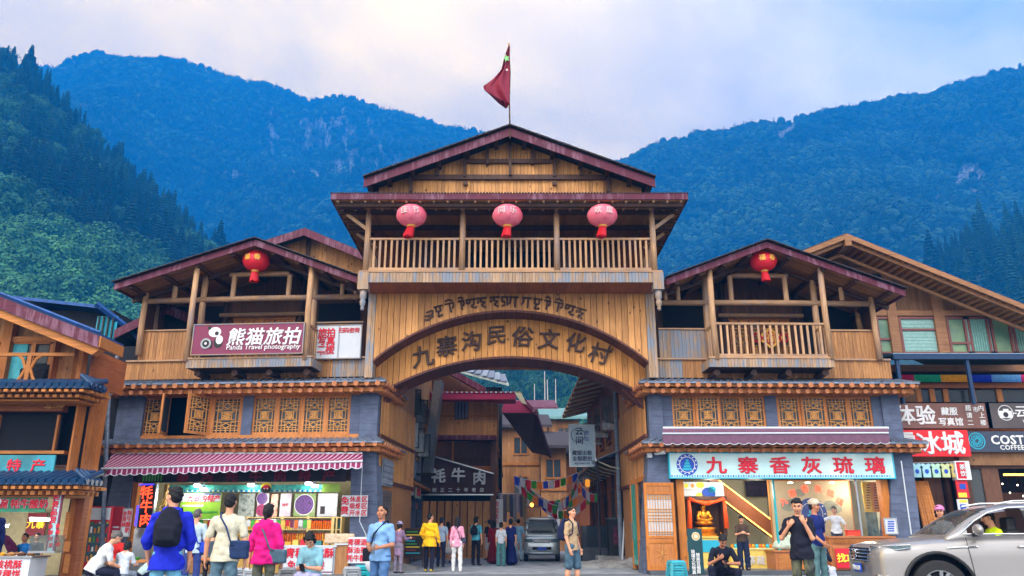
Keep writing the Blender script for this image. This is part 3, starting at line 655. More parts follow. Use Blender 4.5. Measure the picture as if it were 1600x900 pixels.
plant(con_pts[:240],con_protos,cm_,m_con,'conifer_tree',['dark green conifer standing on the wooded slope behind the roofs'] * 3,'conifer','conifers on the near slopes')
plant(bro_pts[:240],bro_protos,bm_,m_bro,'broadleaf_tree',['bright green broadleaf tree on the lower hillside behind the houses'] * 2,'tree','broadleaf trees on the lower slopes')
crown_of = lambda t: [c for c in t.children if c.name.startswith('crown')][0]
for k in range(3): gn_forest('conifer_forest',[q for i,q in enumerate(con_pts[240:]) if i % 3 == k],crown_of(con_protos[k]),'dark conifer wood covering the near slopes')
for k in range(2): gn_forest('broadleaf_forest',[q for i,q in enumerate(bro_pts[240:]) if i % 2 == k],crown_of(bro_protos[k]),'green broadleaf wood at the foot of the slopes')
def farwood(S,rk,n,seed,name,label,lo,hi,cond,px):
 r = random.Random(seed); pts = []
 for i in range(n):
  u,v = r.random(),r.random() ** .9
  if i < n * .05: v = r.uniform(.975,1)
  p = S(u,v); x,y,_ = proj(p)
  if not cond(x,y): continue
  m = rk(p)
  if r.random() < m * 1.1: continue
  if mn.noise(Vector((p.x * .012,p.z * .012,2))) < -.45 and r.random() < .5: continue
  pts.append((p - Vector((0,0,.5)),r.uniform(lo,hi) * (1.25 if r.random() < .1 else 1),r.random() * 6.28))
 return pts
fw1 = farwood(S1,k1,60000,31,'far','',11,22,lambda x,y: -450 < x < 1000 and y < roofline(x) + 80,None)
fw2 = farwood(S2,k2,62000,32,'far','',9,18,lambda x,y: 700 < x < 2050 and y < roofline(x) + 80,None)
p0 = fw1.pop(); ft = thing('conifer_tree','tiny dark conifer among the forest on the distant mountain','conifer',p0[0],0,'conifers on the far mountains'); ft.scale = (p0[1],) * 3
fcrown = far_con.build('crown',m_far,ft)
fb = broad_mesh(44,90,6); p1 = fw2.pop(); fbt = thing('broadleaf_tree','tiny round tree among the forest on the right mountain','tree',p1[0],0,'broadleaf trees on the far mountains'); fbt.scale = (p1[1] * .8,) * 3
fbb = MB()
_r = random.Random(5)
for i in range(110):
 v = Vector((_r.gauss(0,1),_r.gauss(0,1),_r.gauss(0,1) + .3)).normalized(); p = Vector((0,0,.45)) + Vector((v.x * .33,v.y * .33,v.z * .42)) * _r.uniform(.7,1.05)
 t = v.cross(Vector((_r.gauss(0,1),_r.gauss(0,1),_r.gauss(0,1)))).normalized(); u = v.cross(t); s = _r.uniform(.07,.14); fbb.add([p - t * s,p - u * s,p + t * s,p + u * s],[(0,1,2,3)])
fbcrown = fbb.build('crown',m_far,fbt)
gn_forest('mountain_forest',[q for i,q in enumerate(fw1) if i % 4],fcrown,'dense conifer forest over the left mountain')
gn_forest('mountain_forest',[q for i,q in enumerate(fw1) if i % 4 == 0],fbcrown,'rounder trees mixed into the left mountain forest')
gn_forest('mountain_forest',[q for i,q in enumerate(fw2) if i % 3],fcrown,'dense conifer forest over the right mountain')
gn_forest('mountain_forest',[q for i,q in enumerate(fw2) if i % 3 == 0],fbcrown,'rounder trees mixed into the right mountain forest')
for px,py,Y,h_,lb_ in ((42,116,430,22,'tall layered pine standing alone on the ridge at the top left'),(16,108,430,17,'pine on the ridge just left of the tall lone pine'),(1598,122,1250,34,'lone pine on the mountain crest at the right picture edge'),(340,398,420,22,'last pine of the left slope beside the left wing roof')):
 t = copytree(con_protos[1]); t.location = at(px,py,Y); t.scale = (h_ * 1.35,h_ * 1.35,h_); t['label'] = lb_; del t['group']
# dead trunk above the right roof
dp = at(1584,446,380); dt = thing('dead_tree','bleached bare tree trunk with stub branches above the right roof','tree',dp)
MB().tube([(0,0,-6),(0,0,3),(-1.2,0,8),(-1.6,0,9.5),(-1.9,.2,14)],[.9,.7,.45,.3,.1],7).build('trunk',m_dead,dt)
for a,b in (((-1.2,0,8.4),(-4,0,9)),((-1.3,0,8.8),(.4,.2,9.8)),((-.6,0,5),(-2.4,0,3.9))): MB().cyl(a,b,.28,.1,6).build('branch',m_dead,dt)
# ---------------------------------------------------------------- haze
zt = max(at(0,40,430).z + 60,at(60,70,1700).z,at(2100,50,1250).z) + 70
box('haze',m_black,-2600,2600,-60,2300,-6,zt,kind='stuff')
hz = bpy.data.objects['haze']; hm = bpy.data.materials.new('mountain haze'); hm.use_nodes = True; hm.node_tree.nodes.clear()
pv = hm.node_tree.nodes.new('ShaderNodeVolumePrincipled'); ho = hm.node_tree.nodes.new('ShaderNodeOutputMaterial'); hm.node_tree.links.new(pv.outputs[0],ho.inputs['Volume'])
pv.inputs['Density'].default_value = HAZE_DENSITY; pv.inputs['Color'].default_value = HAZE_COLOR; hz.data.materials.clear(); hz.data.materials.append(hm)
hz['label'] = 'thin blue mountain haze filling the valley'
# ================================================================== street
m_asph = plain('worn asphalt',(.15,.17,.20,1),.75,var=.5,scale=1.1,bump=.3)
m_pave = plain('concrete paving',(.30,.33,.38,1),.85,var=.5,scale=1.3,bump=.6)
m_stone = plain('rough grey stone',(.22,.22,.22,1),.9,var=.4,scale=2.5,bump=1)
m_darkstep = plain('dark stone step',(.07,.08,.10,1),.5,var=.3,scale=3)
MB().add([(-40,-20,0),(40,-20,0),(40,26.2,0),(-40,26.2,0)],[(0,1,2,3)]).build('street',m_asph,kind='structure')
MB().add([(-4.25,26.2,.001),(4.25,26.2,.001),(4.3,75,.001),(-4.3,75,.001)],[(0,1,2,3)]).build('alley_road',m_pave,kind='structure')
# ================================================================== shared building pieces
def facez(F,px,py,y): return F.at(px,py,y).z
def facex(F,px,py,y): return F.at(px,py,y).x
def turned_drop(parent,c,h,mat):
 MB().lathe([(.001,0),(.05,-.0 + .02),(.07,.08),(.05,.14),(.09,.2),(.10,.32),(.07,.38),(.11,.44),(.11,h)],(c[0],c[1],c[2]),10).build('pendant',mat,parent,smooth=True)
def eave(F,root,x0,x1,rt,rb1,rb2,yf,mid,side=(1,1),n=27,tinmat=None,ribs=True):
 """bracketed eave: sloping sheet on top, two beams with log ends, returning round the ends.  rows are measured in the photo at px=mid"""
 zt0 = facez(F,mid,rt[0],0); zt1 = facez(F,mid,rt[1],yf)
 zt0 = max(zt0,zt1 + .1); e = MB(); x0e,x1e = x0 + yf * side[0] * .5,x1 - yf * side[1] * .5
 th = .05
 nx = 60
 e.hexa([(x0e,yf,zt1 - th),(x1e,yf,zt1 - th),(x1,.0,zt1 - th),(x0,.0,zt1 - th),(x0e,yf,zt1),(x1e,yf,zt1),(x1,.02,zt0),(x0,.02,zt0)])
 if side[0]: e.hexa([(x0e,yf,zt1 - th - .004),(x0 + .01,.0,zt1 - th),(x0 + .01,3,zt1 - th),(x0e,3,zt1 - th - .004),(x0e,yf,zt1 - .004),(x0 + .01,.0,zt0 - .01),(x0 + .01,3,zt0 - .01),(x0e,3,zt1 - .004)])
 if side[1]: e.hexa([(x1 - .01,.0,zt1 - th),(x1e,yf,zt1 - th - .004),(x1e,3,zt1 - th - .004),(x1 - .01,3,zt1 - th),(x1 - .01,.0,zt0 - .01),(x1e,yf,zt1 - .004),(x1e,3,zt1 - .004),(x1 - .01,3,zt0 - .01)])
 top = e.build('eave_roof',tinmat or m_tin,root)
 if ribs:
  m = MB(); k = int((x1 - x0) / .22)
  for i in range(k + 1):
   x = x0 + (x1 - x0) * i / k; xe = x0e + (x1e - x0e) * i / k; m.bar((xe,yf - .01,zt1 + .012),(x,0,zt0 + .012),.05,.035)
  m.build('roof_rib',tinmat or m_tin,top,kind='stuff')
 rows = []
 for r0,r1,yy,off in ((rb1[0],rb1[1],yf + .1,0),(rb2[0],rb2[1],yf + .28,.5)):
  z1 = facez(F,mid,r0,yy); z0 = facez(F,mid,r1,yy)
  if off: z1 = min(z1,zlast - .012)
  zlast = z0
  o = -yy * .5; xa,xb = x0 - o * side[0],x1 + o * side[1]
  b = MB(); hb = (z1 - z0); b.box(xa,xb,yy,yy + .12,z0 + hb * .12,z1); b.box(xa + .03,xb - .03,yy + .12,.0,z0 + hb * .3,z1 - .01)
  if side[0]: b.box(xa - .004,xa + .12,yy + .1,3,z0 + hb * .12 + .003,z1 - .003)
  if side[1]: b.box(xb - .12,xb + .004,yy + .1,3,z0 + hb * .12 + .003,z1 - .003)
  bm = b.build('eave_beam',m_orange,root)
  r = hb * .5; pr = None
  for i in range(n):
   x = xa + .2 + (xb - xa - .4) * (i + off * .9) / (n - .1 if off else n - 1)
   if x > xb - .1: continue
   if pr is None: pr = MB().cyl((0,0,0),(0,.34,0),r,r,9).build('log_end',m_logend,bm,loc=(x,yy - .1,z0 + hb * .38))
   else: inst(pr,loc=(x,yy - .1 - rnd.uniform(-.015,.015),z0 + hb * .38))
  for sd,xs in ((side[0],xa),(side[1],xb)):
   if not sd: continue
   for j in range(7):
    q = inst(pr,loc=(xs + (-.1 if xs == xa else .1),yy + .2 + j * .36,z0 + hb * .38),rot=(0,0,R(-90) if xs == xa else R(90)))
 return top
def lattice_mesh(w=.8,h=1.35):
 """carved window lattice: frame, key-pattern bars, a diamond above and below, a knot in the middle"""
 fr = MB(); s = .085
 fr.box(0,s,0,.06,0,h); fr.box(w - s,w,0,.06,0,h); fr.box(s,w - s,.002,.058,0,s * 1.1); fr.box(s,w - s,.002,.058,h - s * 1.1,h)
 lt = MB(); b = .022; y0,y1 = .015,.045; W0,W1,H0,H1 = s,w - s,s * 1.1,h - s * 1.1; iw,ih = W1 - W0,H1 - H0
 def hb(x0,x1,z): lt.box(W0 + x0 * iw,W0 + x1 * iw,y0,y1,H0 + z * ih - b / 2,H0 + z * ih + b / 2)
 def vb(z0,z1,x): lt.box(W0 + x * iw - b / 2,W0 + x * iw + b / 2,y0 + .002,y1 + .002,H0 + z0 * ih,H0 + z1 * ih)
 for x in (.12,.88): vb(0,1,x)
 for z in (.07,.93): hb(0,1,z)
 for z in (.2,.33,.67,.8): hb(0,.3,z); hb(.7,1,z)
 for x in (.3,.7): vb(0,.3,x); vb(.38,.62,x); vb(.7,1,x)
 for z in (.3,.38,.62,.7): hb(.12,.88,z)
 for z in (.13,.87): hb(.12,.88,z)
 vb(0,.12,.5); vb(.88,1,.5)
 for zc in (.21,.79):
  for a,c in (((.5,zc + .075),(.68,zc)),((.68,zc),(.5,zc - .075)),((.5,zc - .075),(.32,zc)),((.32,zc),(.5,zc + .075))):
   lt.bar((W0 + a[0] * iw,.03,H0 + a[1] * ih),(W0 + c[0] * iw,.03,H0 + c[1] * ih),.03,b,(0,1,0))
  hb(.12,.32,zc); hb(.68,.88,zc)
 for k in range(3):
  for a,c in (((.34 + k * .08,.40),(.66,.56 - k * .07 + .03)),((.34,.44 + k * .07),(.66 - k * .08,.60))):
   lt.bar((W0 + a[0] * iw,.028,H0 + a[1] * ih),(W0 + c[0] * iw,.028,H0 + c[1] * ih),.03,b * .8,(0,1,0))
  lt.bar((W0 + (.34 + k * .1) * iw,.034,H0 + .6 * ih),(W0 + (.5 + k * .08) * iw,.034,H0 + .4 * ih),.03,b * .8,(0,1,0))
 return fr,lt
_fr,_lt = lattice_mesh()
SASH = {}
def sash(root,x0,x1,y,z0,z1,rz=0,dark=True,side=0):
 """one hinged lattice window; shares its meshes with all the others"""
 if 'f' not in SASH:
  f = _fr.build('window_sash',m_frame,root); l = _lt.build('lattice',m_lattice,f)
  g = MB().box(.08,.72,.05,.054,.09,1.26).build('pane',m_dkglass,f); SASH['f'] = f; o = f
 else: o = inst(SASH['f'],parent=root)
 o.location = (x1,y,z0) if side else (x0,y,z0); w = x1 - x0
 o.scale = (w / .8 * (-1 if side else 1),1,(z1 - z0) / 1.35); o.rotation_euler = (0,0,rz); return o
def railing(F,root,xs,y,zt,zb,nb,mat=None,bw=.07,name='railing'):
 """top and bottom rail with square balusters between posts"""
 for (a,b),n in zip(xs,nb):
  r = MB().box(a,b,y - .05,y + .05,zt - .07,zt).build('top_rail',m_logx,root); MB().box(a,b,y - .05,y + .05,zb,zb + .1).build('bottom_rail',m_logx,root)
  p = None
  for i in range(n):
   x = a + (b - a) * (i + .75) / (n + .5)
   if p is None: p = MB().box(-bw / 2,bw / 2,-.025,.025,zb + .1,zt - .07).build('baluster',mat or m_log,r,loc=(x,y,0))
   else: inst(p,loc=(x + rnd.uniform(-.008,.008),y,0))
def rafters(root,pts,name='rafter',mat=None,w=.09,h=.12,parent=None):
 for a,b in pts: MB().bar(a,b,w,h).build(name,mat or m_dklog,parent or root)
# ================================================================== central gatehouse
GO = (0,26.0,0); G = Frame(GO)
gate = thing('gatehouse','tall timber gatehouse with a wide arch over the alley and a balcony hung with lanterns','gatehouse',GO)
def world_row(F,fn,x,y,off=0.0):
 """height on the local plane y, above local x, of a curve given as row(px) in the photo"""
 z = 6.0
 for _ in range(12):
  w = F.m.inverted() @ Vector((x,y,z)) + F.o; px,py,d = proj(w); z = facez(F,px,fn(px),y)
 return z + off
rowA = lambda px: 487 + 334 - math.sqrt(max(334 ** 2 - (px - 797) ** 2,1))
rowB = lambda px: 559 + 396 - math.sqrt(max(396 ** 2 - (px - 797) ** 2,1))
yF = -1.3; yB = .85
zS = facez(G,797,441,yF); zFt = facez(G,797,424,yF)
xl,xr = facex(G,574,500,0),facex(G,1024,500,0); xaL,xaR = facex(G,583,560,0),facex(G,1013,560,0)
n = 44; w = (xaR - xaL) / n
for i in range(n):
 a,b = xaL + i * w + .008,xaL + (i + 1) * w - .008; d = rnd.uniform(0,.01); za,zb = world_row(G,rowA,a,0),world_row(G,rowA,b,0)
 MB().hexa([(a,-d,za),(b,-d,zb),(b,.04,zb),(a,.04,za),(a,-d,zS),(b,-d,zS),(b,.04,zS),(a,.04,zS)]).build('plank',m_plank,gate)
for a,b in ((xl,xaL),(xaR,xr)):
 MB().boards(a,b,-.02,facez(G,797,590,0),zS,.12,.6).build('corner_board',m_grey,gate)
xbL,xbR = facex(G,586,600,yB),facex(G,1010,600,yB)
n = 46; w = (xbR - xbL) / n
for i in range(n):
 a,b = xbL + i * w + .008,xbL + (i + 1) * w - .008; d = rnd.uniform(0,.01); za,zb = world_row(G,rowB,a,yB),world_row(G,rowB,b,yB)
 xm = max(min((a + b) / 2,xaR - .02),xaL + .02); zt_ = world_row(G,rowA,xm,0) + .9
 MB().hexa([(a,yB - d,za),(b,yB - d,zb),(b,yB + .04,zb),(a,yB + .04,za),(a,yB - d,zt_),(b,yB - d,zt_),(b,yB + .04,zt_),(a,yB + .04,zt_)]).build('plank',m_lowplank,gate)
def arch_band(fn,x0,x1,y0,y1,yref,nm,th=.1,ns=70):
 b = MB(); ws = (x1 - x0) / ns
 for i in range(ns):
  a,c = x0 + i * ws + .004,x0 + (i + 1) * ws - .004; za,zc = world_row(G,fn,a,yref),world_row(G,fn,c,yref); t = .03
  b.hexa([(a,y0,za - t),(c,y0,zc - t),(c,y1,zc - t),(a,y1,za - t),(a,y0,za + th),(c,y0,zc + th),(c,y1,zc + th),(a,y1,za + th)])
 return b.build(nm,m_arch,gate,kind='stuff')
arch_band(rowA,xaL,xaR,-.05,yB + .02,0,'upper_arch_edging',.05)
arch_band(rowB,xbL - .15,xbR + .15,yB - .05,yB + 1.5,yB,'lower_arch_edging',.05,80)
# spandrel ends and the body over the alley
MB().boards(xbL,xbR,yB + 1.45,6.9,zS,.16).build('rear_boarding',m_soffit,gate)
for s,xe in ((-1,xbL),(1,xbR)):
 for k in range(3): MB().bar((xe + s * -.1 * k,yB + .2 + .35 * k,5.3 + .16 * k),(xe + s * -.5 - s * .25 * k,yB + .2 + .35 * k,5.95 + .12 * k),.22,.2).build('arch_bracket',m_arch,gate)
# soffit and balcony floor
bxl,bxr = facex(G,562,430,yF),facex(G,1034,430,yF)
MB().boards(bxl + .05,bxr - .05,yF + .06,zS,zS + .04,.14,-yF + .1).build('balcony_soffit',m_soffit,gate)
box('balcony_floor',m_dklog,bxl + .08,bxr - .08,yF + .1,2.1,zS + .06,zFt - .06,gate)
MB().boards(bxl,bxr,yF,zS,zFt - .03,.11,.05).build('fascia_boards',m_grey,gate)
MB().box(bxl - .03,bxr + .03,yF - .03,yF + .1,zFt - .03,zFt + .03).build('fascia_cap',m_logx,gate)
zbl = facez(G,797,452,yF)
for s,x in ((-1,bxl),(1,bxr)):
 x0,x1 = (x - .05,x + .3) if s < 0 else (x - .3,x + .05)
 box('corner_block',m_grey,x0,x1,yF - .04,yF + .35,zbl,zFt - .035,gate)
 turned_drop(gate,((x0 + x1) / 2,yF + .12,facez(G,797,484,yF) + .0),facez(G,797,452,yF) - facez(G,797,484,yF) + .01,m_grey)
# balcony posts and railing
ze = facez(G,797,313,yF); px_ = [573,722,870,1021]; xs = [facex(G,p,380,yF) for p in px_]
for x in xs:
 MB().tube([(x,yF + .08,zFt),(x + .01,yF + .08,(zFt + ze) / 2),(x,yF + .08,ze)],[.105,.1,.1],12).build('post',m_log,gate,smooth=True)
zr = facez(G,797,371,yF); zr0 = zFt + .04
railing(G,gate,[(xs[i] + .1,xs[i + 1] - .1) for i in range(3)],yF + .08,zr,zr0,(15,15,16))
for s in (0,3):
 x = xs[s]; p = MB().box(x - .04,x + .04,yF + .2,2,zr - .07,zr).build('side_rail',m_logx,gate); MB().box(x - .04,x + .04,yF + .2,2,zr0,zr0 + .08).build('side_rail',m_logx,gate)
 for k in range(12): MB().box(x - .025,x + .025,yF + .35 + k * .26,yF + .42 + k * .26,zr0 + .08,zr - .07).build('baluster',m_log,p)
# skirt roof round the balcony
yE = -2.1; exl,exr = facex(G,518,308,yE),facex(G,1074,308,yE); zE0,zE1 = facez(G,797,312,yE),facez(G,797,303,yE); yBk = 7.5
bl,br = bxl + .1,bxr - .1
sk = MB(); zi = zE1 + .75
sk.add([(exl,yE,zE1),(exr,yE,zE1),(br,.1,zi),(bl,.1,zi),(exr,yBk,zE1),(br,yBk,zi),(exl,yBk,zE1),(bl,yBk,zi)],[(0,1,2,3),(1,4,5,2),(0,3,7,6)])
sk.add([(exl,yE,zE1 - .05),(exr,yE,zE1 - .05),(exr,yBk,zE1 - .05),(exl,yBk,zE1 - .05)],[(0,3,2,1)])
skr = sk.build('skirt_roof',m_dkroof,gate)
MB().box(exl,exr,yE - .03,yE + .02,zE0,zE1 + .01).build('fascia_board',m_barge,skr)
for x in (exl,exr): MB().box(x - .03,x + .03,yE + .02,yBk,zE0 + .01,zE1).build('fascia_board',m_barge,skr)
m = MB()
for i in range(120):
 x = exl + (exr - exl) * i / 119; m.box(x - .03,x + .03,yE - .06,yE + .3,zE1 + .01,zE1 + .03 + .02 * rnd.random())
m.build('roof_edge_shingles',m_dkroof,skr,kind='stuff')
MB().boards(exl + .05,exr - .05,yE + .03,zE0 - .0,zE0 + .03,.16,yBk - yE - .1).build('eave_boarding',m_board,skr)
for y in (yE + .25,yF + .08,.2): box('eave_purlin',m_dklog,exl + .1,exr - .1,y - .07,y + .07,zE0 - .16,zE0 - .005,gate)
for i in range(26):
 x = exl + .2 + (exr - exl - .4) * i / 25; MB().box(x - .035,x + .035,yE + .05,yE + 1.2,zE0 - .06,zE0 + .0).build('rafter_end',m_log,skr) if i % 1 == 0 else None
for s,x in ((-1,exl),(1,exr)):
 for k in range(7): MB().bar((x + s * -.05,yE + .5 + k * 1.2,zE0 - .08),(x - s * 1.0,yE + .5 + k * 1.2,zE0 - .1),.08,.1).build('rafter_end',m_dklog,skr)
for s,x in ((-1,xs[0]),(1,xs[3])):     # braces from the corner posts up to the skirt roof
 for y in (yF + .1,.6): MB().bar((x,y,zr + .3),(x - s * -.75,y,zE0 - .15),.09,.11).build('brace',m_log,gate)
# room behind the balcony
yR = 1.9; zc = zE0 - .02
wx = lambda p: facex(G,p,360,yR)
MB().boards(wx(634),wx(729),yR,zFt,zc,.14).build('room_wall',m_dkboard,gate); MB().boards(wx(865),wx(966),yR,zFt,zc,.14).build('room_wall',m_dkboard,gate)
box('doorway',m_dark,wx(729),wx(865),yR + .9,yR + 1,zFt,zc,gate)
for a in (729,763,797,831,865): box('door_post',m_dklog,wx(a) - .06,wx(a) + .06,yR - .02,yR + .08,zFt,zc,gate)
box('door_head',m_dklog,wx(729) + .06,wx(865) - .06,yR + .0,yR + .06,zc - .35,zc - .2,gate)
for s,a,b in ((-1,634,583),(1,966,1012)):    # side rooms stand forward with paler boards
 x0,x1 = wx(a),facex(G,b,360,.4); k = MB(); nb = 9
 for i in range(nb):
  p,q = Vector((x0,yR)).lerp(Vector((x1,.5)),i / nb),Vector((x0,yR)).lerp(Vector((x1,.5)),(i + .94) / nb)
  k.hexa([(p.x,p.y,zFt),(q.x,q.y,zFt),(q.x,q.y + .05,zFt),(p.x,p.y + .05,zFt),(p.x,p.y,zc),(q.x,q.y,zc),(q.x,q.y + .05,zc),(p.x,p.y + .05,zc)])
 k.build('side_wall',m_soffit,gate)
for a in (642,672,702,873,903,933):
 x0 = wx(a); sash(gate,x0,x0 + wx(670) - wx(642),yR - .09,zFt + .02,zFt + 1.0)
MB().boards(bl + .1,br - .1,yR + 2.5,zS - 1.5,zE0,.2).build('back_wall',m_dkboard,gate)
for x in (bl + .15,br - .15): box('side_boarding',m_board,x - .03,x + .03,2.1,yBk - .3,6,zE0 - .02,gate)
# gable above
yG = -.75; apx = G.at(797,201,yG); le = G.at(569,281,yG); re = G.at(1023,281,yG); th = facez(G,797,201,yG) - facez(G,797,213,yG)
sl_ = (apx.z - le.z) / (apx.x - le.x); yb2 = 8
gz = lambda x: apx.z - abs(x - apx.x) * sl_
rf = MB()
for s,e in ((-1,le),(1,re)):
 a,b = Vector((apx.x,yG,apx.z)),Vector((e.x,yG,e.z)); up = Vector((0,0,.06)); D = Vector((0,yb2 - yG,0))
 q = [a,b,b + D,a + D] if s > 0 else [b,a,a + D,b + D]
 rf.hexa([p - Vector((0,0,.05)) for p in q] + [p + up for p in q])
rfo = rf.build('gable_roof',m_dkroof,gate)
for s,e in ((-1,le),(1,re)):
 MB().prism([(apx.x,yG - .05,apx.z),(e.x,yG - .05,e.z),(e.x,yG - .05,e.z - th),(apx.x,yG - .05,apx.z - th)][::-s],(0,.05,0)).build('bargeboard',m_barge,rfo)
 for k in range(22):                         # ragged shingle edge
  t = (k + .5) / 22; x = apx.x + (e.x - apx.x) * t; z = apx.z + (e.z - apx.z) * t
  MB().bar((x - .14,yG - .03,z + .085 + .14 * sl_ * s),(x + .14,yG - .03,z + .085 - .14 * sl_ * s),.3,.035 + .02 * rnd.random(),(0,0,1)).build('shingle',m_dkroof,rfo)
 for k,t in enumerate((.1,.3,.5,.68,.84,.97)):
  x = apx.x + (e.x - apx.x) * t; z = apx.z + (e.z - apx.z) * t - .14; MB().box(x - .07,x + .07,yG + .05,.3,z - .12,z - .0).build('purlin_end',m_dklog,rfo)
zg0 = facez(G,797,300,0) - .4
for a,b in ((650,943),(943,1002),(592,650)):
 MB().boards(facex(G,a,290,0),facex(G,b,290,0),0,zg0,0,.13,.04,top=lambda x: min(gz(x) - .12,99)).build('gable_boarding',m_plank if a == 650 else m_board,gate)
def tim(a,b,w=.16,y=-.08,nm='gable_beam',mat=None):
 p,q = G.at(*a,y),G.at(*b,y); MB().bar((p.x,y,p.z),(q.x,y,q.z),.1,w,(0,0,1)).build(nm,mat or m_dklog,gate)
tim((797,216),(797,275),.2,-.14,'gable_post'); tim((645,277),(946,277),.18,-.09); tim((729,252),(862,252),.15,-.09)
for x,a,b in ((726,236,276),(866,236,276),(762,222,257),(832,222,257),(684,251,275),(908,251,275),(642,268,300),(950,268,300)): tim((x,a),(x,b),.17,-.12,'gable_post')
for x,y in ((727,287),(866,287)): tim((x - 3,y),(x + 4,y),.12,-.1,'bracket')
# ---------------------------------------------------------------- carved lettering over the arch
ins = thing('carved_inscription','dark carved characters curving above the alley opening on the lower arch panel','lettering',(0,26 + yB - .045,0))
IF = Frame((0,26 + yB - .045,0))
for ch,px,py,rz,sz in zip('九寨沟民俗文化村',(660,697,736,775,815,856,898,935),(557,541,533,523,526,530,535,552),(14,8,4,5,-3,-2,-8,-14),(36,35,34,33,35,35,33,35)):
 p = IF.at(px,py,0); k = sz / 43.5; text(ch,k * .95,m_glyph,ins,(p.x,-.02,p.z - .06),(R(90),R(-rz) * -1 * -1,0),bold=.016,ext=.03,sx=1.0,name='character',shear=.12)
tib = thing('tibetan_inscription','small dark Tibetan style letters arched above the upper arch edge','lettering',(0,26 - .03,0))
TG = [ # strokes of one syllable in a unit box: head bar and hanging limbs
 [[(0,.1),(.3,0),(.9,.25)],[(.1,.45),(.8,.35),(.95,.8),(.3,.75)]],
 [[(0,1),(.9,1)],[(.2,1),(.15,.5),(.0,.3)],[(.6,1),(.6,.0)]],
 [[(0,1),(1,1)],[(.15,1),(.15,.55),(.5,.55),(.5,.2),(.1,.1)],[(.85,1),(.85,.15)]],
 [[(0,1),(.95,1)],[(.5,1),(.3,.7),(.75,.6),(.4,.3),(.8,.05)],[(.1,.8),(.1,.5)]],
 [[(0,1),(1,1)],[(.1,1),(.1,.6),(.4,.7),(.4,1)],[(.75,1),(.75,.5),(.45,.35),(.8,.1),(1,.25)]],
 [[(.1,1.25),(.4,1.4),(.8,1.2)],[(0,1),(.9,1)],[(.45,1),(.45,.1)],[(.8,1),(.8,.6),(.6,.5)]],
 [[(0,1),(.9,1)],[(.2,1),(.2,.5),(.6,.5),(.6,1)],[(.4,.5),(.25,.0),(.7,.1)]]]
rowT = lambda px: 466 + 380 - math.sqrt(380 ** 2 - (px - 790) ** 2) + 6
k = 0; px = 662
TF = Frame((0,25.97,0))
while px < 918:
 g = TG[0] if px < 670 else TG[1 + (k * 5 + k // 3) % 6]; k += 1; wpx = 16 if k % 4 else 11
 c = TF.at(px + wpx / 2,rowT(px + wpx / 2),0); a = (px + wpx / 2 - 790) / 380; s = .3; mbx = MB()
 for st in g:
  pts = []
  for x,y in st:
   u,v = (x - .5) * wpx / 43,(y - .5) * .36; pts.append((c.x + u * math.cos(a) + v * math.sin(a),0,c.z - u * math.sin(a) + v * math.cos(a)))
  for p,q in zip(pts,pts[1:]): mbx.bar(p,q,.03,.055 + .02 * rnd.random(),(0,0,1) if abs(p[0] - q[0]) > abs(p[2] - q[2]) else (1,0,0))
 mbx.build('letter',m_dklog,tib); px += wpx + (4 if k % 3 == 0 else 1.2)
# ---------------------------------------------------------------- lanterns
def lan_mat(name,c,c2):
 t = NT(name); g = t.pos((1,1,1),True); s = t.n('ShaderNodeSeparateXYZ'); t.l(g,s.inputs[0])
 an = t.math('ARCTAN2',s.outputs[1],s.outputs[0]); f = t.math('SINE',t.math('MULTIPLY',an,26)); no = t.noise(t.pos((3,3,3),True),1,4)
 col = t.mix(t.ramp(no,.35,.65),c,c2); col = t.mix(t.math('MULTIPLY',t.ramp(f,.7,1),.35),col,shade(c,.6)); t.l(col,t.b.inputs['Base Color']); t.b.inputs['Roughness'].default_value = .55
 t.b.inputs['Emission Color'].default_value = shade(c,1); t.b.inputs['Emission Strength'].default_value = .05
 return t.m
m_lan = lan_mat('faded pink lantern silk',C(232,122,142),C(210,74,106)); m_lan2 = lan_mat('red lantern silk',C(214,26,44),C(190,16,40))
m_gold = plain('gold print',C(232,176,74),.4,metal=.3,var=.1); m_tas = plain('red tassel',C(200,14,34),.7,var=.25,scale=30)
m_silver = plain('pale print',C(226,196,200),.6,var=.05)
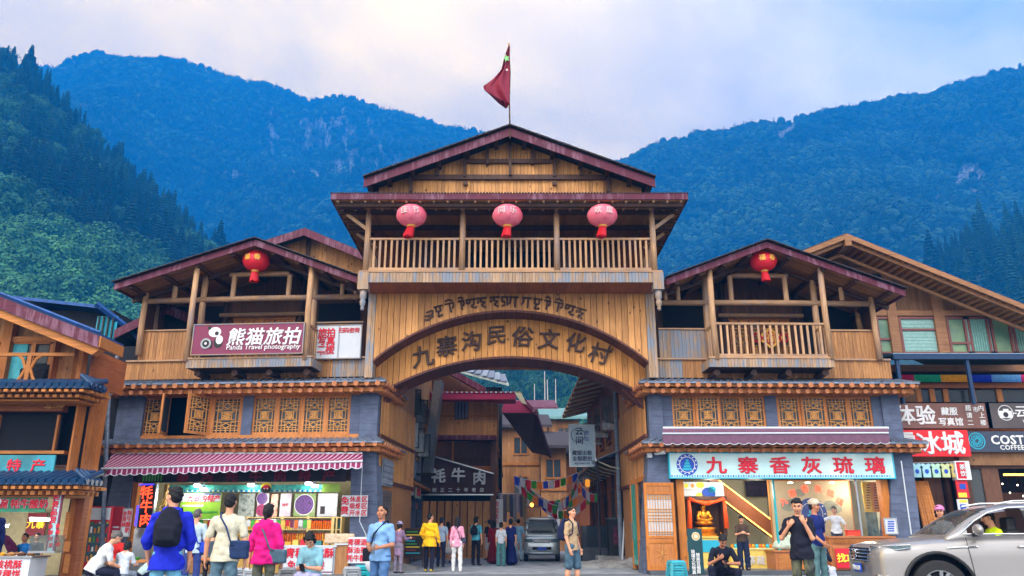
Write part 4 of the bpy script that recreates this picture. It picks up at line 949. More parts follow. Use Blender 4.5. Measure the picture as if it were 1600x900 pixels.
def lantern(F,px,py,rx,ry,y,label,ch,mat,cmat,swing=0,grp=None):
 c = F.at(px,py,y); wpos = F.m.inverted() @ c + F.o; d = proj(wpos)[2]; r = rx / FPX * d; h = ry / FPX * d
 t = thing('lantern',label,'lantern',wpos,0,grp)
 prof = [(r * math.cos(a),h * math.sin(a)) for a in [R(-78 + i * 12) for i in range(14)]]
 b = MB(); ns = 28
 for i,(q,z) in enumerate(prof):
  for k in range(ns): a = 2 * math.pi * k / ns; f = q * (1 - .045 * (k % 2)); b.v.append((f * math.cos(a),f * math.sin(a),z))
 for i in range(13):
  for k in range(ns): b.face(i * ns + k,i * ns + (k + 1) % ns,(i + 1) * ns + (k + 1) % ns,(i + 1) * ns + k)
 b.face(*range(ns - 1,-1,-1)); b.face(*range(13 * ns,14 * ns)); b.build('lantern_body',mat,t,smooth=True)
 MB().cyl((0,0,h * .95),(0,0,h * 1.08),r * .3,r * .26,14).build('cap',m_gold,t); MB().cyl((0,0,-h * 1.1),(0,0,-h * .95),r * .26,r * .3,14).build('collar',m_gold,t)
 MB().cyl((0,0,h * 1.05),(0,0,h * 1.05 + .4),.012,.012,5).build('cord',m_black,t)
 ta = MB(); ln = h * 1.0
 for k in range(40):
  a = 2 * math.pi * k / 40; q = r * .2; q2 = r * .3; sw = swing * ln
  ta.bar((q * math.cos(a),q * math.sin(a),-h * 1.08),(q2 * math.cos(a) - sw,q2 * math.sin(a),-h * 1.08 - ln * rnd.uniform(.85,1)),.03,.03)
 ta.cyl((0,0,-h * 1.08),(-swing * ln * .9,0,-h * 1.08 - ln * .9),r * .19,r * .27,12)
 ta.build('tassel',m_tas,t,kind=None)
 n_ = len(ch)
 for i,cc in enumerate(ch):
  a = R(-90 + (i - (n_ - 1) / 2) * 44); rr = r * .985; text(cc,r * .5,cmat,t,(rr * math.cos(a),rr * math.sin(a),h * .02),(R(90),0,a + R(90)),bold=.012,ext=.012,name='character')
 return t
lantern(G,643,337,24,17.5,-1.75,'pink lantern hanging in the left bay of the gatehouse balcony','佳节',m_lan,m_silver,.25,'big pink lanterns along the gatehouse balcony')
lantern(G,793,337,24,17.5,-1.75,'pink lantern hanging in the middle bay of the gatehouse balcony','同乐',m_lan,m_silver,.12,'big pink lanterns along the gatehouse balcony')
lantern(G,941,337,24,17.5,-1.75,'pink lantern hanging in the right bay of the gatehouse balcony','欢度',m_lan,m_silver,.15,'big pink lanterns along the gatehouse balcony')
# ---------------------------------------------------------------- flag
fp = Frame((0,25.2,0)); b0 = fp.at(797,204,0); t0 = fp.at(795,70,0)
pole = thing('flagpole','thin slightly bent flagpole on the gatehouse ridge','flagpole',(b0.x,25.2,b0.z - .3)); dz = t0.z - b0.z + .3
MB().tube([(0,0,0),(-.03,0,dz * .4),(0,0,dz * .7),(t0.x - b0.x,0,dz)],[.035,.03,.025,.015],6).build('shaft',m_dklog,pole)
MB().lathe([(.001,dz - .02),(.035,dz + .01),(.035,dz + .05),(.001,dz + .08)],(t0.x - b0.x,0,0),8).build('finial',m_gold,pole)
m_flag = plain('flag cloth',C(128,20,52),.7,var=.14,scale=2)
fl = thing('flag','limp red flag with pale stars folded against its pole','flag',(0,25.2,0))
edge = [(795,73),(788,92),(783,108),(770,120),(755,132),(757,140),(769,152),(775,158),(789,166),(796,165)]
def flagpt(u,v):
 yy = 73 + (165 - 73) * v; L_ = interp([(70,795),(73,794),(90,789),(108,783),(120,770),(132,755),(140,757),(152,769),(158,775),(166,790)],yy); x = 796.5 + (L_ - 796.5) * u
 yv = yy + 3 * u * v
 fold = .28 * math.sin(u * 7 + v * 4) * (u + .1) * v + .1 * math.sin(u * 15 + v * 9) * u
 p = fp.at(x,yv,0); return (p.x,-.05 + fold,p.z)
fm = MB().grid(flagpt,22,22).build('cloth',m_flag,fl,smooth=True); so_ = fm.modifiers.new('thickness','SOLIDIFY'); so_.thickness = .012
def star(parent,px,py,r,mat,rot=0,y=-.1,F=fp,nm='star',sx=1):
 c = F.at(px,py,y); mb = MB(); k = []
 for i in range(10):
  a = R(90 + rot) + i * math.pi / 5; q = r if i % 2 == 0 else r * .4; k.append((c.x + q * math.cos(a) * sx,y,c.z + q * math.sin(a)))
 mb.prism(k[::-1],(0,.012,0)); return mb.build(nm,mat,parent)
m_star = plain('star print',C(120,196,120),.6,var=.05)
star(fl,791.5,91,.17,m_star,15,-.18,sx=.8); star(fl,792,109,.06,m_silver,30,-.2)
# ================================================================== wings
def wing(F,root,s,c):
 """two-storey wing: shop floor, band of lattice windows, open timber loggia under a gable.  c holds the photo columns and rows"""
 X = lambda px,py,y=0: F.at(px,py,y).x
 Z = lambda py,y=0,px=None: F.at(px or c['mid'],py,y).z
 x0,x1 = X(c['xl'],650),X(c['xr'],650)           # body at the window floor
 zc0 = Z(613); zc1 = Z(589)                          # cornice zone
 # ---- window floor
 zw0,zw1 = Z(684),Z(614)
 for a,b,off in c['pil']:
  box('pilaster',m_plaster,X(a,650,-off),X(b,650,-off),-off,.5,zw0 - .5,zw1 + .1,root)
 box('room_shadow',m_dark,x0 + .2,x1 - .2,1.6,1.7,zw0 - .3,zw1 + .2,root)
 box('window_sill',m_frame,x0 + .35,x1 - .35,.03,.3,zw0 - .25,Z(680,.12),root); box('window_head',m_frame,x0 + .35,x1 - .35,.04,.3,Z(619,.12),zw1 + .1,root)
 for a,b,rz,sd in c['sash']:
  sash(root,X(a,650,.12),X(b,650,.12),.12 - (.06 if rz and abs(rz) < .3 else 0),Z(680,.12) + .003,Z(619,.12) - .003,rz,side=sd)
 # ---- upper eave, lower eave
 eave(F,root,x0,x1,(592.5,596.5),(597,605),(606,614.5),-.78,c['mid'],c['ret'],27)
 xa,xb = X(c['xl2'],700),X(c['xr2'],700)
 eave(F,root,xa,xb,(685,690.5),(691,698.5),(699,706.5),-.78,c['mid'],(1,1),25)
 # ---- body core so nothing shows through
 box('side_wall',m_board,x0 - .02,x0 + .1,.55,6,0,Z(560),root); box('side_wall',m_board,x1 - .1,x1 + .02,.55,6,0,Z(560),root)
 xi = x1 if s < 0 else x0                             # alley-side wall: planks in real relief, all the way down
 for k in range(16):
  q = .3 + k * .36; sgn = 1 if s < 0 else -1
  MB().box(min(xi + sgn * .03,xi + sgn * .06),max(xi + sgn * .03,xi + sgn * (.06 + .01 * (k % 2))),q + .005,q + .35,2.9,zc0 - .1).build('plank',m_plank,root)
 for zz_ in (2.9,4.35): box('wall_rail',m_arch,min(xi + .02 * -s,xi + .1 * -s),max(xi + .02 * -s,xi + .1 * -s),.2,6.2,zz_ - .06,zz_ + .06,root)
 box('floor_deck',m_dklog,x0 + .1,x1 - .1,.3,5.5,zc1 - .35,zc1 - .02,root)
 # ---- upper parapet
 zb1 = Z(563,.1); zb0 = zc1 - .02
 for a,b,mt in c['band']: MB().boards(X(a,575,.1),X(b,575,.1),.1,zb0,zb1,.1,.06).build('parapet_band',mt,root)
 box('parapet_ledge',m_logx,X(c['band'][0][0],575,.1),X(c['band'][-1][1],575,.1),.02,.2,zb1,zb1 + .06,root)
 for a,b,r0,r1,mt in c['para']:
  pb = MB().boards(X(a,540,.14),X(b,540,.14),.14,Z(r1,.14),Z(r0,.14),.13,.05).build('parapet_boarding',mt,root)
  box('parapet_cap',m_logx,X(a,540,.1),X(b,540,.1),.08,.24,Z(r0,.14),Z(r0,.14) + .05,root)
 # ---- balcony box
 yb = -.95; bxa,bxb = X(c['bal'][0],565,yb),X(c['bal'][1],565,yb); z0,z1 = Z(573.5,yb),Z(560,yb)
 MB().boards(bxa,bxb,yb,z0,z1,.1,.05).build('fascia_boards',m_grey,root); box('balcony_floor',m_dklog,bxa + .02,bxb - .02,yb + .06,.1,z0 + .0,z0 + .12,root)
 for x in (bxa,bxb): MB().box(x - .02,x + .03,yb + .05,.1,z0 + .01,z1 - .01).build('fascia_side',m_grey,root)
 box('fascia_cap',m_logx,bxa - .03,bxb + .03,yb - .03,yb + .1,z1,z1 + .06,root)
 for t_ in (.07,.37,.65,.95):
  x = bxa + (bxb - bxa) * t_; MB().cyl((x,yb + .25,z0 - .13),(x,.2,z0 - .13),.11,.11,10).build('joist',m_dklog,root)
 # ---- roof
 yR_ = -1.15; ap = F.at(*c['apex'],yR_); el = F.at(*c['el'],yR_); er = F.at(*c['er'],yR_); th = .2; yk = 6.5
 gz = lambda x: ap.z - ((x - ap.x) * (ap.z - er.z) / (er.x - ap.x) if x > ap.x else (ap.x - x) * (ap.z - el.z) / (ap.x - el.x))
 rf = MB(); D = Vector((0,yk - yR_,0))
 for e in (el,er):
  q = [ap,e,e + D,ap + D] if e.x > ap.x else [e,ap,ap + D,e + D]
  rf.hexa([p - Vector((0,0,.06)) for p in q] + [p + Vector((0,0,.05)) for p in q])
 rfo = rf.build('roof',m_dkroof,root)
 for e in (el,er):
  sg = 1 if e.x > ap.x else -1; dv = (e - ap)
  MB().prism([(ap.x,yR_ - .05,ap.z + .02),(e.x,yR_ - .05,e.z + .02),(e.x,yR_ - .05,e.z - th),(ap.x,yR_ - .05,ap.z - th)][::-sg],(0,.05,0)).build('bargeboard',m_barge,rfo)
  for k in range(16):
   a = ap + dv * (k / 16); b = ap + dv * ((k + 1.15) / 16); MB().bar(a + Vector((0,-.02,.07)),b + Vector((0,-.02,.09)),.32,.025).build('shingle',m_dkroof,rfo)
  # boarded underside, purlins, rafters
  n_ = 44; ub = MB()
  for k in range(n_):
   a = ap + D * (k / n_); b = ap + D * ((k + .93) / n_); lo = Vector((0,0,.075 + .012 * (k % 2)))
   q = [a - lo,a + dv - lo,b + dv - lo,b - lo] if sg > 0 else [a + dv - lo,a - lo,b - lo,b + dv - lo]
   ub.hexa([p for p in q] + [p + Vector((0,0,.012)) for p in q])
  ub.build('roof_boarding',m_soffit if 0 else m_board,rfo,kind='stuff')
  for t_ in (.17,.42,.66,.9):
   p = ap + dv * t_ - Vector((0,0,.19)); MB().cyl(p + Vector((0,.06,0)),p + D * .9,.085,.085,8).build('purlin',m_dklog,rfo)
  MB().prism([e + Vector((-.02 * sg,0,.05)),e + D + Vector((-.02 * sg,0,.05)),e + D + Vector((-.02 * sg,0,-.16)),e + Vector((-.02 * sg,0,-.16))],(.05 * sg,0,0)).build('eave_board',m_barge,rfo)
  MB().bar(ap + Vector((0,1.2,-.3)),e + Vector((0,1.2,-.25)),.1,.14).build('rafter',m_dklog,rfo)
 # ---- posts and logs
 for (xt,yt,xb_,yb_,yy,r) in c['posts']:
  a,b = F.at(xt,yt,yy),F.at(xb_,yb_,yy); x_ = (a.x + b.x) / 2; zt_ = min(a.z,gz(x_) - .15) if yt < 460 else a.z
  MB().tube([(x_ + .02,yy,b.z),(x_ - .01,yy,(b.z + zt_) / 2),(x_,yy,gz(x_) - .12)],[r * 1.08,r,r * .95],10).build('post',m_log,root,smooth=True)
 for (xa_,xb_,py,yy,r) in c['logs']:
  a,b = F.at(xa_,py,yy),F.at(xb_,py,yy); MB().tube([(a.x,yy,a.z),((a.x + b.x) / 2,yy,a.z + .015),(b.x,yy,a.z)],[r,r * 1.05,r],10).build('tie_log',m_logx,root,smooth=True)
 for (px,r0,r1,yy,r) in c['stubs']:
  a,b = F.at(px,r0,yy),F.at(px,r1,yy); MB().cyl((b.x,yy,b.z),(b.x,yy,min(a.z,gz(b.x) - .15)),r,r,9).build('short_post',m_log,root)
 # ---- loggia rear wall with door and inner frame
 yl = 2.1; za = zc1 - .02
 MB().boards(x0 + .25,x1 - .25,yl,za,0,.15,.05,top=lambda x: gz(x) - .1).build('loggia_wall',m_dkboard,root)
 for px in c['inner']:
  p = F.at(px,500,yl - .1); MB().cyl((p.x,yl - .12,za),(p.x,yl - .12,gz(p.x) - .2),.1,.1,9).build('inner_post',m_dklog,root)
 for py in (432,493):
  p = F.at(c['inner'][0] - 8,py + c.get('dy',0),yl - .2); q = F.at(c['inner'][-1] + 8,py,yl - .2); MB().cyl((p.x,yl - .22,p.z),(q.x,yl - .22,p.z),.08,.08,8).build('inner_tie',m_log,root)
 fx0,fx1 = F.at(c['inner'][0] + 10,520,yl - .1).x,F.at(c['inner'][-1] - 10,520,yl - .1).x; zfr = facez(F,c['mid'],500,yl - .1)
 box('door_frame',m_orange,fx0,fx1,yl - .1,yl - .02,zfr,zfr + .16,root); k = 6
 for i in range(k): sash(root,fx0 + (fx1 - fx0) * i / k + .02,fx0 + (fx1 - fx0) * (i + 1) / k - .02,yl - .09,za + .1,zfr - .01)
 # dark openings either side of the door
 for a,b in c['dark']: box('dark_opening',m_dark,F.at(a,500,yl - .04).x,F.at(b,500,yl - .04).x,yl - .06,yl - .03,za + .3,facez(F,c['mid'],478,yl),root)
 for x in (x0 + .15,x1 - .15): MB().box(x - .03,x + .03,.6,yl + 1.4,za,facez(F,c['mid'],476,yl)).build('loggia_side',m_dkboard,root)
 return gz,Z,X
LA = -4.5
LF = Frame((-4.42,26.5,0),R(LA))
left = thing('wing_building','timber wing left of the arch with a striped awning, lattice windows and an open loggia','building',LF.o,R(LA))
lc = dict(mid=390,xl=180,xr=590,xl2=172,xr2=588,ret=(1,1),
 pil=[(182,223,.0),(196,224,-.08),(378,394,-.06),(547,566,-.08),(562,590,.0)],
 sash=[(222,262,0,0),(330,378,0,1),(394,432.5,0,0),(432.5,471,0,0),(471,509,0,0),(509,547,0,1),(262,300,R(-78),0),(288,330,R(62),1)],
 band=[(197,300,m_board),(300,480,m_board),(480,520,m_board),(520,582,m_grey)],
 para=[(218,300,515,562,m_board),(485,566,508,562,m_dkboard)],
 bal=(291,486),apex=(400,376),el=(180,445),er=(559,434),
 posts=[(305,418,294,565,-.9,.1),(483,414,481,562,-.9,.1),(319,425,316,520,.05,.11),(491,425,489,560,.05,.11),(226,458,218,555,-.02,.1),(243,480,243,520,1.4,.1)],
 logs=[(230,566,471,.0,.1),(360,452,430,.0,.085)],stubs=[(363,430,468,.0,.09),(450,430,468,.0,.09),(272,447,468,.0,.09),(534,444,468,.0,.08),(555,455,468,.0,.07)],
 inner=(352,470),dark=[(232,300),(312,350),(497,562)])
gzl,ZL,XL = wing(LF,left,-1,lc)
RA = 1.2
RF = Frame((4.42,26.5,0),R(RA))
right = thing('wing_building','timber wing right of the arch with a glass shop front and a railed loggia','building',RF.o,R(RA))
rc_ = dict(mid=1200,xl=1013,xr=1408,xl2=1016,xr2=1414,ret=(1,1),
 pil=[(1014,1036,.0),(1034,1051,-.08),(1197,1215,-.06),(1364,1384,-.08),(1380,1408,.0)],
 sash=[(1050,1087,0,0),(1087,1124,R(-7),0),(1124,1160,0,0),(1160,1197,0,1),(1215,1252,0,0),(1252,1290,R(-7),0),(1290,1327,0,0),(1327,1364,0,1)],
 band=[(1013,1066,m_grey),(1066,1110,m_board),(1110,1303,m_board),(1303,1392,m_board)],
 para=[(1030,1108,516,562,m_grey),(1298,1374,517,563,m_board)],
 bal=(1109,1303),apex=(1197,379),el=(1041,437),er=(1413,455),
 posts=[(1110,418,1117,562,-.9,.1),(1281,418,1298,562,-.9,.1),(1103,425,1106,560,.05,.11),(1272,425,1278,560,.05,.11),(1360,460,1374,562,-.02,.1),(1342,486,1342,515,1.4,.1)],
 logs=[(1030,1360,473,.0,.1),(1142,1230,431,.0,.085)],stubs=[(1143,431,470,.0,.09),(1229,431,470,.0,.09),(1060,447,470,.0,.08),(1316,447,470,.0,.09),(1040,455,470,.0,.07)],
 inner=(1130,1246),dark=[(1036,1100),(1255,1330)])
gzr,ZR,XR = wing(RF,right,1,rc_)
# railing of the right loggia; the left one is hidden by its sign but still there
za_,zb_ = facez(RF,1200,504.5,-.9),facez(RF,1200,558,-.9)
railing(RF,right,[(RF.at(1120,530,-.9).x,RF.at(1290,530,-.9).x)],-.9,za_,zb_,(17,))
for s_,F_,w_ in ((-1,LF,left),(1,RF,right)):
 for px in ((297,481) if s_ < 0 else (1117,1294)):
  p = F_.at(px,530,-.9); MB().box(p.x - .04,p.x + .04,-.85,.05,za_ - .07,za_).build('side_rail',m_logx,w_)
  for k in range(3): MB().box(p.x - .025,p.x + .025,-.65 + k * .25,-.58 + k * .25,zb_,za_ - .07).build('baluster',m_log,w_)
lantern(LF,400,408,20.5,16.5,-.6,'red lantern with gold figures under the left wing gable','福春',m_lan2,m_gold,0)
lantern(RF,1193,409,20.5,15.5,-.6,'red lantern with gold figures under the right wing gable','福春',m_lan2,m_gold,-.08)
kn = thing('festive_knot','red and gold diamond festive ornament hanging behind the right loggia railing','ornament',RF.m.inverted() @ RF.at(1204,528,1.7) + RF.o,R(RA))
MB().prism([(0,0,-.42),(.5,0,0),(0,0,.42),(-.5,0,0)],(0,.05,0)).build('diamond',m_gold,kn); MB().prism([(0,-.03,-.3),(.36,-.03,0),(0,-.03,.3),(-.36,-.03,0)],(0,.03,0)).build('panel',m_redp,kn)
for s_ in (-1,1): MB().tube([(s_ * .5 + .16 * math.cos(a),0,.16 * math.sin(a)) for a in [i * .7 for i in range(9)]],.04,6,True).build('loop',m_redp,kn)
text('福',.4,m_gold,kn,(0,-.04,-.02),bold=.01); MB().cyl((0,0,-.42),(0,0,-.8),.05,.1,8).build('tassel',m_tas,kn)
# ---------------------------------------------------------------- rear gables
def rear_gable(name,label,apex,e0,e1,Y,mat_w,th=.32,zb=5,barge=None,dep=7):
 F = Frame((0,Y,0)); t = thing(name,label,'building',F.o); a,l,r = F.at(*apex,0),F.at(*e0,0),F.at(*e1,0); a.y = l.y = r.y = 0
 gz = lambda x: a.z - ((x - a.x) * (a.z - r.z) / (r.x - a.x) if x > a.x else (a.x - x) * (a.z - l.z) / (a.x - l.x))
 D = Vector((0,dep,0)); rf = MB()
 for e in (l,r):
  q = [a,e,e + D,a + D] if e.x > a.x else [e,a,a + D,e + D]; rf.hexa([p - Vector((0,0,.05)) for p in q] + [p + Vector((0,0,.07)) for p in q])
 ro = rf.build('roof',m_dkroof,t)
 for e in (l,r):
  sg = 1 if e.x > a.x else -1; MB().prism([(a.x,-.06,a.z + .03),(e.x,-.06,e.z + .03),(e.x,-.06,e.z - th),(a.x,-.06,a.z - th)][::-sg],(0,.06,0)).build('bargeboard',barge or m_barge,ro)
 MB().boards(l.x + .5,r.x - .5,.9,zb,0,.16,.05,top=lambda x: gz(x) - .08).build('gable_boarding',mat_w,t)
 for x in (a.x,a.x + (r.x - a.x) * .55,a.x + (l.x - a.x) * .5): MB().box(x - .09,x + .09,.8,.9,zb,gz(x) - .1).build('gable_post',m_dklog,t)
 return t
rear_gable('rear_house','plum edged gable rising behind the left wing and the gatehouse',(476,358),(380,388),(640,425),33.5,m_plank)
t_ = rear_gable('rear_house','low plum edged roof tucked between the left corner house and the left wing',(262,478),(180,517),(340,510),28.9,m_board,zb=4,dep=3)
# ================================================================== signs: a board and its lettering, set out on a facade plane
def clothmat(name,c): return plain(name,c,.55,var=.05,scale=4)
m_red = clothmat('red lettering',C(206,22,50)); m_wh = clothmat('white lettering',C(216,218,222)); m_signw = clothmat('white sign board',C(196,202,212))
m_signp = clothmat('plum sign board',C(118,38,74)); m_bluel = clothmat('blue lettering',C(24,72,176)); m_navy = clothmat('navy lettering',C(32,44,92)); m_yel = clothmat('yellow lettering',C(250,214,60))
m_cyan = clothmat('cyan print',C(40,170,200)); m_grn = clothmat('green print',C(60,160,60))
class Sign:
 def __init__(s,name,label,F,x0,y0,x1,y1,y,mat,frame=None,depth=.06,skew=0,cat='sign',group=None,lift=0):
  a = F.at(x0,y1,y); b = F.at(x1,y0,y); s.F = F; s.y = y; o = Vector(((a.x + b.x) / 2,y,a.z)); s.o = o
  s.t = thing(name,label,cat,F.m.inverted() @ o + F.o,F_ang(F),group); w,h = b.x - a.x,b.z - a.z; s.w = w; s.h = h
  s.board = MB().hexa([(-w / 2 + skew,0,0),(w / 2,0,0),(w / 2,depth,0),(-w / 2 + skew,depth,0),(-w / 2,0,h),(w / 2,0,h),(w / 2,depth,h),(-w / 2,depth,h)]).build('board',mat,s.t)
  if frame:
   f = MB(); e = .035; f.box(-w / 2 - e,w / 2 + e,-.02,depth,h,h + e); f.box(-w / 2 - e,w / 2 + e,-.02,depth,-e,0); f.box(-w / 2 - e,-w / 2,-.018,depth,0,h); f.box(w / 2,w / 2 + e,-.018,depth,0,h); f.build('frame',frame,s.t)
 def p(s,px,py,dy=-.01): q = s.F.at(px,py,s.y) - s.o; return Vector((q.x,dy,q.z))
 def k(s,px,py):        # metres per picture unit here
  w = s.F.m.inverted() @ s.F.at(px,py,s.y) + s.F.o; return proj(w)[2] / FPX
 def txt(s,st,px,py,sz,mat,bold=.02,gap=1.0,line=1.0,sx=1,rz=0,name='lettering',ext=.005,shear=0):
  k = s.k(px,py) * sz; p = s.p(px,py); return text(st,k,mat,s.t,(p.x,p.y - ext,p.z - .07 * k),(R(90),R(rz),0),bold,ext,sx,gap,line,name,shear)
 def rect(s,x0,y0,x1,y1,mat,name='print',dy=-.004,th=.006):
  a,b = s.p(x0,y1),s.p(x1,y0); return MB().box(a.x,b.x,dy - th,dy,a.z,b.z).build(name,mat,s.t)
 def disc(s,px,py,r,mat,name='roundel',dy=-.004,th=.006,r1=None,n=28,sx=1):
  c = s.p(px,py); k = s.k(px,py); m = MB(); ro = r * k
  if r1 is None: m.prism([(c.x + ro * sx * math.cos(2 * math.pi * i / n),dy,c.z + ro * math.sin(2 * math.pi * i / n)) for i in range(n)],(0,-th,0))
  else:
   ri = r1 * k
   for i in range(n):
    a,b = 2 * math.pi * i / n,2 * math.pi * (i + 1) / n; m.hexa([(c.x + q * math.cos(g),e,c.z + q * math.sin(g)) for e in (dy,dy - th) for q,g in ((ri,a),(ro,a),(ro,b),(ri,b))])
  return m.build(name,mat,s.t)
def F_ang(F): return math.atan2(F.m.inverted()[1][0],F.m.inverted()[0][0])
def photo_mat(name,cols,scale=6,seed=0):
 t = NT(name); v = t.n('ShaderNodeTexVoronoi',Scale=1.0); t.l(t.pos((scale,) * 3),v.inputs['Vector']); n = t.noise(t.pos((scale * .6,) * 3),1,5)
 r = t.n('ShaderNodeValToRGB'); r.color_ramp.interpolation = 'LINEAR'; el = r.color_ramp.elements; el[0].color = cols[0]; el[1].color = cols[-1]; el[0].position = .3; el[1].position = .7
 for i,c in enumerate(cols[1:-1]): e = el.new(.3 + .4 * (i + 1) / (len(cols) - 1)); e.color = c
 t.l(n,r.inputs[0]); t.l(t.mix(t.math('MULTIPLY',v.outputs['Distance'],.5),r.outputs[0],shade(cols[0],.5)),t.b.inputs['Base Color']); t.b.inputs['Roughness'].default_value = .4; return t.m
# ---------------------------------------------------------------- panda travel photography
s = Sign('shop_sign','plum sign with a cartoon bear and white lettering on the left wing balcony',LF,299,505,475,554,-1.06,m_signp,m_grey)
s.txt('熊猫旅拍',412,526,29,m_wh,.03,1.06,shear=.15); s.txt('Panda Travel photography',411,541.5,11.2,m_wh,.012,1.0,shear=.1)
s.disc(336,519,8,m_wh,'bear_head',sx=1.25); s.disc(328,512.5,2.8,m_black,'bear_ear',-.012); s.disc(339,521,3.2,m_black,'bear_ear',-.012); s.disc(341,535,9,m_black,'bear_body',-.003,sx=.8); s.disc(343,531,7,m_wh,'bear_body',-.012,sx=.8)
s.rect(316,533,332,544,m_black,'camera_body',-.014); s.disc(322,537,8.5,m_greyp,'camera_lens',-.022); s.disc(322,537,5.5,m_black,'camera_lens',-.03); s.disc(322,537,2,m_wh,'camera_lens',-.038)
s = Sign('shop_sign','white sign with red characters for travel photos upstairs beside the plum sign',LF,493,508,565,560,-.03,m_signw,m_grey)
s.txt('旅拍\n写真\n二楼',510,532.5,14.5,m_red,.03,.9,.92); s.txt('扫码咨询',545.5,516,9,m_red,.02,.85)
for x in (529,): s.rect(x,509,x + .6,559,m_greyp,'seam')
s.rect(500,552,522,553.6,m_red,'arrow'); s.rect(500,552,501.5,556,m_red,'arrow');
# ---------------------------------------------------------------- incense glass shop sign
m_sky = photo_mat('pale blue printed sign board',[C(206,232,236),C(180,220,228),C(222,240,242)],1.2)
s = Sign('shop_sign','long pale blue sign with red characters and a blue roundel above the glass shop',RF,1048,709,1393,746,-.34,m_sky,m_cyan,depth=.16)
for i,ch in enumerate('九寨香灰琉璃'): s.txt(ch,1119 + i * 49.6,727,27,m_red,.03,sx=1.22)
s.disc(1073.5,726,16.5,m_bluel); s.disc(1073.5,726,12.4,m_wh,'roundel_ring',-.012,.004,11.4)
for i,(r,z) in enumerate(((7,733),(5,728.5),(3.4,724),(1.8,719.5))): s.rect(1073.5 - r,z - 1.8,1073.5 + r,z + 1.8,m_cyan,'pagoda_tier',-.012)
for i in range(14): a = i * 2 * math.pi / 14; s.rect(1073.5 + 14.3 * math.cos(a) - .9,726 + 14.3 * math.sin(a) - .9,1073.5 + 14.3 * math.cos(a) + .9,726 + 14.3 * math.sin(a) + .9,m_wh,'roundel_mark',-.012)
for i in range(86): s.rect(1049 + i * 4,742.6,1051 + i * 4,745,m_cyan if i % 2 else m_bluel,'border_key')
# ---------------------------------------------------------------- ground floor openings
def pillar(F,root,xt0,xt1,yt,xb0,xb1,yb_,y0=-.0,y1=-.35,mat=None):
 a,b = F.at(xt0,yt,y0),F.at(xt1,yt,y0); c,d = F.at(xb0,yb_,y1),F.at(xb1,yb_,y1); z = 0; q = (a.z) / (a.z - c.z)
 lx,rx_ = a.x + (c.x - a.x) * q,b.x + (d.x - b.x) * q; yb2 = y0 + (y1 - y0) * q
 return MB().hexa([(lx,yb2,0),(rx_,yb2,0),(rx_,.6,0),(lx,.6,0),(a.x,y0,a.z + .3),(b.x,y0,a.z + .3),(b.x,.6,a.z + .3),(a.x,.6,a.z + .3)]).build('shop_pillar',mat or m_plaster,root)
def shoproom(F,root,pxa,pxb,dep,ztop,wallm,floorm,ceilm,name='shop'):
 a,b = F.at(pxa,800,.2).x,F.at(pxb,800,.2).x
 box(name + '_back_wall',wallm,a,b,dep,dep + .1,0,ztop,root); box(name + '_side_wall',wallm,a - .08,a,.45,dep,0,ztop,root); box(name + '_side_wall',wallm,b,b + .08,.45,dep,0,ztop,root)
 box(name + '_floor',floorm,a,b,.2,dep,0,.12,root); box(name + '_ceiling',ceilm,a,b,.3,dep,ztop,ztop + .06,root); return a,b
pillar(LF,left,186,213,705,150,190,870,-.05,-.3); pillar(LF,left,549,586,705,545,592,870,-.05,-.3)
pillar(RF,right,1014,1048,705,1007,1050,870,-.05,-.3); pillar(RF,right,1392,1425,705,1395,1443,870,-.05,-.3)
zt_l = LF.at(390,752,.2).z; zt_r = RF.at(1200,750,.2).z
m_shopwall = plain('dim cream shop wall',C(186,176,140),.8); m_tilef = plain('shop floor',C(130,126,120),.4)
la,lb = shoproom(LF,left,205,545,3.4,zt_l + .25,m_shopwall,m_tilef,m_dklog)
ra,rb = shoproom(RF,right,1062,1392,3.6,zt_r + .2,m_cream,m_tilef,m_white)
box('lintel',m_dklog,XL(190,745),XL(580,745),.05,.35,zt_l,ZL(704) + .2,left); box('lintel',m_dklog,XR(1045,745),XR(1396,745),.0,.3,zt_r,ZR(704) + .2,right)
for px,F_,rt_ in ((205,LF,left),(1064,RF,right),(1386,RF,right)):
 x = F_.at(px,800,-.02).x; box('door_post',m_orangez,x - .11,x + .13,-.06,.25,0,(zt_l if rt_ is left else zt_r),rt_)
# platform step in front of the right shop
MB().box(4.5,13.3,-1.1,.2,0,.12).build('step',m_darkstep,right); MB().box(4.2 - 4.42,8.6,-1.0,.2,0,.12).build('step',m_darkstep,right)
# --- dark fascia sign under the awning, deep red characters
m_fas = plain('dark ribbed fascia',C(44,36,44),.7); m_dred = clothmat('deep red lettering',C(120,16,48))
s = Sign('shop_sign','dark fascia sign with deep red characters half hidden under the striped awning',LF,212,734,540,754,-.1,m_fas,depth=.12)
for i,ch in enumerate('寨沟牦牛肉特产'): s.txt(ch,286 + i * 38,744,19,m_dred,.03,sx=1.1)
s.rect(222,737,256,752,m_grn,'bull_logo')
m = MB()
for i in range(70): x = s.p(214 + i * 4.6,740).x; m.box(x - .02,x + .02,-.012,0,.01,s.h - .01)
m.build('rib',m_fas,s.t,kind='stuff')
